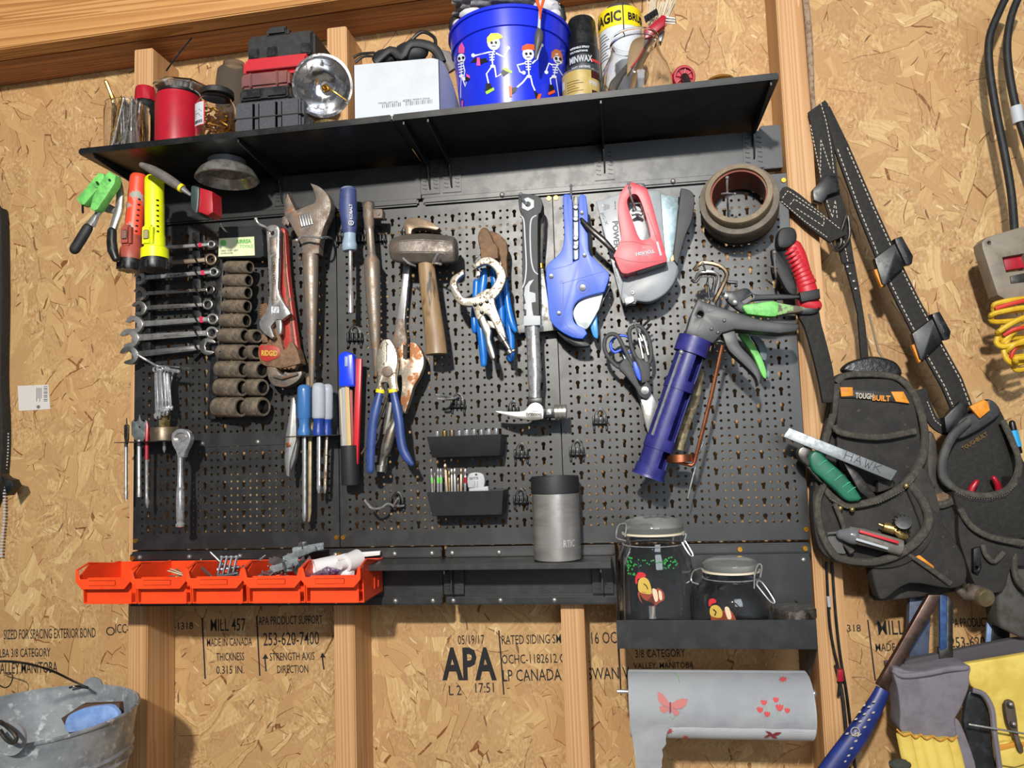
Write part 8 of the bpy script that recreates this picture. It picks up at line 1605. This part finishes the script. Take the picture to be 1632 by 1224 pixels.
t = T('brass_valve', 'small brass valve with a black ribbed knob in the front pouch pocket', 'valve', (1425, 840, -.06))
q = B(); tube(q, k([(640, 645, -.066, 30), (700, 660, -.068, 34)]), 12); tube(q, k([(700, 660, -.068, 22), (740, 690, -.07, 26), (775, 705, -.07, 18)]), 10); tube(q, k([(615, 630, -.064, 5), (640, 640, -.066, 5)]), 6); t.p('body', q, M('worn_brass', '9c8350'))
q = B(); lathe(q, at(*k([(755, 615, -.082)])[0]), at(*k([(745, 640, -.064)])[0]), [(0, .001), (.05, .0115), (1, .0125), (1, .001)], 24)
for i in range(14): a = i*2*PI/14; p_ = at(*k([(750, 628, -.076)])[0]); sweep(q, [p_+Vector((.0122*math.cos(a), -.004, .0122*math.sin(a))), p_+Vector((.0126*math.cos(a), .006, .0126*math.sin(a)))], .0012, 5)
t.p('knob', q, BLKP)
q = B(); tube(q, k([(320, 685, -.066, 6), (370, 680, -.068, 7), (395, 665, -.068, 5)]), 6, flat=.5); plate(q, k(sm([(322, 700), (395, 680), (410, 760), (425, 800), (385, 800), (340, 790)], 3)), -.058, .006, .001); solo('grey_tag', 'grey fabric tag at the left of the front pouch pocket', 'tag', q, M('grey_fabric_tag', '5a5a58', r=.8))
# second pouch
t = T('tool_pouch', 'second black tool pouch at the right edge, with red plier handles inside', 'pouch', (1570, 700, .0))
pouchplate([(1500, 750), (1508, 715), (1530, 680), (1545, 655), (1575, 640), (1597, 655), (1615, 700), (1645, 760), (1645, 800), (1636, 870), (1600, 880), (1560, 870), (1530, 855), (1525, 800), (1515, 780)], .006, .022, .006, WEB, t, 'back_panel')
q = B(); plate(q, [(1545, 648), (1568, 637), (1575, 640), (1578, 654), (1562, 667)], -.016, .006, .001); t.p('orange_patch', q, ORA)
pouchplate([(1528, 672), (1548, 660), (1572, 650), (1575, 636), (1590, 645), (1592, 662), (1552, 690), (1520, 700)], -.010, .014, .004, M('grey_black_leather', '2b2b2d', '38383a', 60, r=.55), t, 'hanger')
q = B(); tube(q, [(1545, 670, -.02, 6), (1518, 695, -.024, 7), (1503, 730, -.026, 7), (1503, 760, -.028, 7), (1518, 776, -.032, 6)], 10, flat=.8, smooth=4); t.p('left_rim', q, M('grey_rim_leather', '3b3b3c', '4a4946', 60, r=.7))
pouchplate([(1522, 783), (1545, 790), (1580, 790), (1615, 778), (1622, 760), (1640, 780), (1640, 850), (1600, 862), (1560, 850), (1535, 830), (1524, 805)], -.040, .045, .012, WEB, t, 'front_pocket')
q = B(); tube(q, [(1518, 776, -.034, 5), (1535, 785, -.040, 5), (1570, 790, -.044, 5), (1600, 783, -.042, 5), (1618, 765, -.036, 6), (1624, 735, -.028, 5), (1612, 700, -.016, 5), (1598, 670, -.008, 5)], 8, flat=.7, smooth=4); t.p('pocket_hem', q, BIND)
pouchplate([(1530, 812), (1545, 840), (1580, 858), (1640, 868), (1640, 900), (1612, 905), (1600, 940), (1570, 945), (1555, 935), (1535, 880), (1528, 850)], -.036, .030, .008, LEA, t, 'lower_pocket')
q = B(); tube(q, [(1530, 810, -.040, 5), (1548, 838, -.044, 5), (1580, 856, -.046, 5), (1632, 866, -.046, 6)], 8, flat=.7, smooth=4); tube(q, [(1566, 868, -.042, 4), (1572, 885, -.044, 4), (1585, 895, -.044, 4), (1600, 880, -.044, 4)], 8, flat=.7, smooth=4); t.p('pocket_hem', q, BIND)
q = B(); plate(q, [(1552, 875), (1562, 872), (1565, 905), (1560, 915), (1552, 912)], -.046, .008, .001, holes=[circ(1557, 905, 3, 8)]); t.p('strap_loop', q, BLKP)
q = B(); text(q, 'TOUGHBUILT', 1535, 718, 6, .004, ang=32, wpx=45, bold=.2, off=.001); t.p('faded_lettering', q, M('faded_gold', '6e5530', r=.8))
j = stitch([(1524, 784), (1545, 793), (1575, 796), (1605, 788), (1622, 770)], -.0525, 26, 1, .5); join(j, stitch([(1535, 822), (1550, 845), (1585, 862), (1630, 872)], -.0455, 30, 1, .5)); t.p('stitching', j, M('grey_thread', '6b655b'))
for i, (x, y, x1, y1) in enumerate(((1556, 766, 1545, 786), (1584, 760, 1592, 784))):
    pass
t = T('pliers', 'pliers with red handles inside the right pouch', 'pliers', (1570, 780, .0))
q = B(); tube(q, [(1556, 768, -.012, 4), (1550, 776, -.012, 5), (1542, 800, -.006, 5)], 10, rnd=True); t.p('handle', q, RED); q = B(); tube(q, [(1584, 762, -.012, 4), (1590, 772, -.012, 5), (1594, 796, -.006, 5)], 10, rnd=True); t.p('handle', q, RED)
t = T('tool_pouch', 'narrow torn leather pocket between the two big pouches', 'pouch', (1495, 790, .0))
pouchplate([(1480, 690), (1492, 700), (1500, 760), (1520, 790), (1526, 840), (1530, 870), (1505, 850), (1486, 800), (1478, 740)], -.006, .012, .004, M('brown_black_leather', '2e2a27', '453c34', 40, r=.6), t, 'back_panel')
pouchplate([(1484, 800), (1500, 808), (1522, 798), (1526, 850), (1522, 870), (1505, 852), (1490, 830)], -.022, .016, .005, LEA, t, 'pocket')
q = B(); tube(q, [(1488, 768, -.02, 5), (1478, 790, -.024, 6), (1490, 805, -.028, 6), (1515, 800, -.028, 6), (1522, 782, -.024, 6), (1510, 768, -.02, 4)], 8, flat=.8, smooth=4); t.p('torn_rim', q, BIND)
q = B(); blob(q, 1498, 794, -.014, 15, (1.2, .8, .6), .3, 7); t.p('torn_lining', q, M('torn_brown_leather', '6b5440', '8a6c50', 60, r=.8))
t = T('tool_belt', 'lower curved piece of the tool belt between the two pouches', 'belt', (1500, 670, .01))
q = B(); plate(q, strip2(sm([(1468, 620), (1480, 655), (1495, 678), (1520, 685), (1545, 660), (1552, 645)], 4, False), 17), .016, .006, .0012); s_ = t.p('webbing', q, WEB); t.p('stitching', stitch([(1478, 640), (1490, 670), (1505, 682), (1528, 680)], .0152, 14, 1.2), THR, s_)
q = B(); plate(q, [(1505, 665), (1530, 640), (1545, 645), (1540, 660), (1515, 690), (1508, 690)], -.002, .014, .003); t.p('buckle', q, BLKP)
t = T('marker', 'light blue marker with a black cap sticking up at the right edge', 'marker', (1618, 700, .0))
q = B(); tube(q, [(1614, 686, -.006, 7), (1620, 712, -.006, 7.5)], 12); t.p('barrel', q, M('cyan_plastic', '2f9fd8', r=.35)); q = B(); tube(q, [(1613, 674, -.006, 4.5), (1615, 688, -.006, 6)], 12, rnd=True); tube(q, [(1620, 711, -.006, 6.5), (1623, 722, -.004, 6)], 12); t.p('cap', q, BLKP)
t = T('tool_pouch', 'third grey leather pouch low at the right edge', 'pouch', (1612, 940, .0))
pouchplate([(1600, 880), (1614, 872), (1645, 890), (1645, 1010), (1605, 1006), (1592, 990), (1590, 940)], -.020, .040, .012, M('grey_leather', '4a4844', '38362f', 40, r=.7), t, 'pocket')
q = B(); tube(q, [(1618, 872, -.03, 5), (1616, 900, -.034, 5), (1622, 925, -.036, 5), (1640, 945, -.036, 5)], 8, smooth=4); t.p('pocket_hem', q, BIND)
# hanging hammers and bars below
t = T('pry_hammer', 'steel bar with a speckled blue rubber grip hanging diagonally at the lower right', 'hammer', (1400, 1090, -.02))
k = K(1290, 940, 4.31)
q = B(); plate(q, k([(820, 35), (905, 35), (880, 110), (700, 400), (560, 640), (540, 690), (465, 655), (520, 560), (680, 280)]), -.030, .010, .002); t.p('shaft', q, M('brown_shaft', '6a544c', '55443c', 40, r=.35, m=.8))
q = B(); tube(q, k([(505, 680, -.028, 46), (470, 760, -.030, 54), (400, 880, -.032, 64), (330, 990, -.034, 72), (250, 1100, -.036, 74), (150, 1240, -.038, 78), (90, 1330, -.040, 78)]), 20, flat=.7, smooth=2); gp = t.p('grip', q, M('estate_blue_grip', '1c2a66', '22327a', 40, r=.4))
q = B(); random.seed(6)
for x, y in ((445, 770), (440, 845), (410, 895), (380, 945), (410, 805), (380, 855), (350, 905), (320, 890), (375, 795), (345, 840), (320, 1040), (290, 1090), (270, 1140), (245, 1180), (300, 1000), (260, 990)): plate(q, k([(x-13, y+6), (x-4, y-6), (x+12, y-8), (x+6, y+5)]), -.048, .0016, .0003)
plate(q, k(circ(315, 975, 32, 20)), -.0495, .0012, 0, holes=[k(circ(315, 975, 27, 20))]); 
t.p('pale_specks', q, THR, gp); q = B(); text(q, 'W', *k([(298, 990)])[0], 7, -.0495, ang=-30, bold=.2); t.p('lettering', q, THR, gp)
q = B(); plate(q, k([(690, 60), (790, 42), (840, 45), (820, 460), (690, 490), (680, 300)]), .02, .012, .001); solo('steel_square', 'wide blue grey steel blade hanging behind the diagonal bar', 'square', q, M('blue_grey_steel', '59637a', '4a5366', 30, r=.5, m=.4))
t = T('pry_bar', 'narrow blue steel bar hanging straight down beside the diagonal bar', 'pry bar', (1510, 960, .0))
q = B(); plate(q, k([(898, 30), (945, 40), (945, 400), (900, 420)]), -.006, .006, .001); t.p('blue_face', q, M('scratched_blue', '2a4470', '3a5a8c', 60, r=.4)); q = B(); plate(q, k([(890, 400), (945, 400), (945, 40), (985, 60), (990, 520), (900, 530)]), -.003, .008, .001); t.p('dark_edge', q, DARKST)
t = T('framing_square', 'short blue ruler edge showing behind the lowest pouch', 'ruler', (1580, 1000, .02)); q = B(); plate(q, k([(1225, 215), (1262, 210), (1250, 380), (1215, 385)]), .03, .004, .0006); t.p('blade', q, M('pale_blue_metal', '8fa8d0', '7890b8', 40, r=.4))
q = B(); plate(q, k([(1262, 200), (1380, 200), (1380, 330), (1250, 360)]), .028, .02, .002); t.p('black_frame', q, BLKP)
t = T('hammer', 'worn hammer head poking out beneath the right pouch', 'hammer', (1560, 955, -.02))
k = K(1230, 660, 3.6)
q = B(); lathe(q, at(*k([(1235, 1060, -.045)])[0]), at(*k([(1150, 1010, -.012)])[0]), [(0, .001), (0, .0120), (.06, .0135), (.5, .0138), (.55, .011), (1, .013)], 20); t.p('face', q, M('worn_bronze', '8a7a5c', '9c8f74', 60, r=.4, m=.7))
q = B(); tube(q, k([(1070, 1010, -.02, 20), (1110, 1040, -.024, 34), (1150, 1030, -.028, 46), (1170, 1010, -.030, 40)]), 14, rnd=True); t.p('neck', q, M('brown_leather', '4c4038', '5c4e42', 60, r=.7))
# yellow and grey apron
GSU = M('grey_suede', '77727a', '6b666d', 25, r=.9, bump=.3, bs=120); YEL = M('yellow_leather', 'dcc25f', 'cdb04e', 20, r=.7, bump=.2, bs=90)
k = K(1290, 940, 4.31)
t = T('nail_apron', 'yellow and grey leather nail apron hanging at the lower right corner', 'apron', (1540, 1100, -.02))
pouchplate([(a, b_) for a, b_ in k([(660, 520), (700, 480), (900, 440), (1200, 380), (1500, 340), (1500, 500), (1100, 520), (800, 560)])], .0, .012, .003, M('dark_grey_suede', '4a464a', r=.9), t, 'inner_back')
pouchplate(k([(575, 560), (600, 535), (750, 565), (1080, 515), (1100, 600), (1095, 680), (1040, 820), (1000, 900), (1010, 1010), (850, 1030), (640, 985), (625, 850), (610, 700)]), -.044, .042, .014, GSU, t, 'grey_pocket')
q = B(); tube(q, k([(582, 560, -.040, 18), (640, 590, -.046, 20), (800, 575, -.048, 20), (950, 545, -.048, 20), (1075, 535, -.044, 20)]), 10, smooth=3, rnd=True); t.p('pocket_hem', q, GSU)
pouchplate(k([(1068, 510, 1), (1500, 440, 1), (1500, 1240, 1), (1300, 1240, 1), (1290, 1000), (1270, 820), (1200, 720), (1110, 660)]), -.036, .010, .003, YEL, t, 'yellow_panel', n=3)
pouchplate(k([(1000, 920), (1045, 930), (1150, 1240), (1060, 1240)]), -.046, .010, .003, GSU, t, 'grey_binding'); q = B(); tube(q, k([(1120, 690, -.046, 18), (1200, 720, -.048, 18), (1255, 820, -.050, 18), (1270, 960, -.050, 18), (1310, 1240, -.050, 18)]), 8, smooth=3); t.p('grey_binding', q, GSU)
pouchplate(k([(1100, 700), (1190, 740), (1240, 860), (1260, 1100), (1280, 1240), (1150, 1240), (1090, 1040), (1060, 900)]), -.030, .008, .002, M('black_leather_inside', '1f2022', '33353a', 40, r=.4), t, 'dark_inside')
q = B(); xs = [(600, 955), (700, 985), (765, 990), (850, 1000), (950, 1010), (1015, 1000)]
for (a, c_), (b_, e_) in zip(xs, xs[1:]): tube(q, k([((a+b_)/2-4, (c_+e_)/2+10, -.050, (b_-a)*.5), ((a+b_)/2+(30), 1130, -.052, (b_-a)*.52), ((a+b_)/2+60, 1260, -.052, (b_-a)*.52)]), 12, flat=.5)
t.p('yellow_loops', q, YEL)
q = B(); 
for (a, c_), (b_, e_) in zip(xs, xs[1:]): tube(q, k([(a, c_+2, -.056, 6), ((a+b_)/2, (c_+e_)/2+30, -.062, 6), (b_, e_+2, -.056, 6)]), 6, smooth=3)
t.p('brown_trim', q, M('orange_trim', 'c88a2c', r=.7))
pouchplate(k([(1305, 1060), (1400, 1050), (1500, 1040), (1500, 1200), (1320, 1210)]), -.046, .008, .003, YEL, t, 'small_yellow_pocket', n=2); q = B(); plate(q, k([(1300, 1070), (1400, 1050), (1500, 1045), (1500, 1080), (1400, 1085), (1305, 1110)]), -.0475, .004, .001); t.p('orange_hem', q, M('orange_trim', 'c88a2c'))
q = B(); plate(q, k(sm([(1345, 790), (1365, 762), (1395, 765), (1412, 790), (1430, 900), (1440, 1000), (1470, 1080), (1470, 1120), (1440, 1110), (1405, 1000), (1365, 920)], 3)), -.056, .006, .0015); st = t.p('leather_strap', q, M('brown_leather', '4c4038')); q = B()
for x, y in ((1378, 790), (1400, 925)): lathe(q, at(*k([(x, y, -.0600)])[0]), at(*k([(x, y, -.054)])[0]), [(0, .001), (.2, .0045), (1, .0055)], 14)
t.p('rivets', q, DARKST, st)
q = B(); tube(q, k([(1100, 925, -.058, 8), (1250, 950, -.060, 7), (1500, 992, -.062, 7)]), 8, rnd=True); solo('steel_rod', 'thin steel rod lying across the yellow apron', 'rod', q, STEEL)
q = B(); blob(q, 1434, 1219, -.06, 15, (1.1, .7, .6), .2, 9); solo('dark_glove', 'bit of dark grey fabric below the yellow loops of the apron', 'glove', q, M('dark_green_grey_fabric', '3a3c34', r=.9))
q = B(); plate(q, [(1440, 1150), (1448, 1150), (1448, 1224), (1440, 1224)], .02, .01, .001); solo('metal_bar', 'narrow blue grey metal bar showing below the left edge of the apron', 'slat', q, M('blue_grey_steel', '59637a'))
# cords beside the stud
t = T('hanging_cord', 'thin black cord with a red clip hanging beside the right stud', 'cord', (1320, 950, .04))
q = B(); wire(q, [(1317, 895, .01), (1320, 960, .01), (1323, 1000, .01), (1330, 1040, .01), (1338, 1075, .01), (1336, 1110, .01)], .0022, 6); wire(q, [(1326, 895, .012), (1332, 980, .012), (1340, 1050, .012), (1350, 1110, .012), (1365, 1240, .012)], .0022, 6); t.p('cord', q, BLKP)
q = B(); tube(q, [(1320, 950, .009, 3), (1322, 967, .009, 3)], 8); t.p('pale_sleeve', q, M('pale_grey_plastic', 'a9aaac')); q = B(); plate(q, [(1336, 1068), (1344, 1067), (1345, 1086), (1336, 1087)], .002, .008, .001); t.p('red_clip', q, RED)
q = B(); wire(q, [(1332, 1060, .014), (1344, 1120, .014), (1354, 1240, .014)], .003, 6); solo('black_cable', 'black cable running down behind the towel holder', 'cable', q, BLKR)
q = B(); tube(q, [(1283, -10, .01, 5), (1288, 40, .012, 5.5), (1292, 100, .012, 5), (1294, 140, .014, 4), (1297, 175, .016, 3.5)], 10, smooth=3); solo('old_rope', 'frayed pale rope running down the right side of the stud', 'rope', q, M('frayed_rope', '9c8670', '7a6450', 120, r=.9, bump=.4))
# cables, power strip and yellow cord at the right edge
q = B(); wire(q, [(1606, -10, .03), (1592, 20, .03), (1577, 60, .03), (1577, 110, .03), (1588, 180, .03), (1602, 250, .03), (1612, 310, .03), (1617, 370, .02)], .0062, 12); solo('power_cable', 'left black power cable curving down to the beige power strip', 'cable', q, BLKR, 'black power cables')
t = T('power_cable', 'right black power cable with a white label round it', 'cable', (1610, 60, .04), 'black power cables'); q = B(); wire(q, [(1626, -10, .04), (1612, 25, .04), (1605, 70, .04), (1609, 120, .04), (1620, 175, .04), (1632, 215, .04), (1650, 270, .04)], .0062, 12); t.p('cable', q, BLKR)
q = B(); tube(q, [(1619, 170, .040, 9), (1624, 196, .040, 9)], 14); t.p('white_label', q, WHITE)
t = T('power_strip', 'worn beige outlet box at the right edge of the picture', 'outlet box', (1600, 420, .01))
q = B(); plate(q, [(1565, 386), (1572, 378), (1650, 355), (1650, 480), (1612, 482), (1590, 470), (1577, 430), (1566, 396)], -.004, .03, .003, holes=[circ(1577, 387, 3, 10), [(1598, 410), (1632, 404), (1640, 430), (1604, 434)]]); t.p('case', q, M('dirty_beige', '857a6c', '766b5e', 30, r=.5))
q = B(); plate(q, [(1599, 411), (1640, 404), (1645, 425), (1603, 431)], .006, .018, .002); t.p('red_switch', q, RED); q = B(); plate(q, [(1610, 440), (1645, 432), (1648, 448), (1612, 452)], -.006, .01, .002); t.p('dark_slot', q, DARKST); 
YC = M('yellow_cord', 'd6b028', 'c8a020', 60, r=.5); RC = M('red_cord', 'c8382c', r=.5)
t = T('extension_cord', 'coiled yellow and red cord hanging under the beige outlet box', 'cord', (1610, 530, .0))
q = B()
for i, (y, x, dy) in enumerate(((487, 1584, -12), (503, 1580, -14), (530, 1590, -30), (545, 1598, -30), (560, 1603, -16), (580, 1615, -10))): 
    P = [(1650, y+dy, -.01-.006*(i % 3)), (1620, y+dy*.5-4, -.016-.006*(i % 3)), (x+4, y-3, -.012-.006*(i % 3)), (x, y+3, -.008), (x+6, y+10, -.004), (1640, y+6, .004)]; wire(q, P, .0042, 8)
wire(q, [(1600, 520, -.01), (1588, 545, -.012), (1605, 552, -.02), (1650, 535, -.02)], .0042, 8); wire(q, [(1612, 530, -.01), (1600, 560, -.014), (1615, 580, -.014), (1650, 570, -.01)], .0042, 8); t.p('yellow_cord', q, YC)
q = B(); wire(q, [(1650, 476, -.022), (1620, 482, -.024), (1586, 492, -.016)], .0034, 8); wire(q, [(1650, 520, -.022), (1620, 524, -.024), (1600, 534, -.016)], .0034, 8); wire(q, [(1650, 540, -.012), (1622, 550, -.016), (1612, 568, -.012), (1620, 576, -.01)], .0034, 8); t.p('red_cord', q, RC)
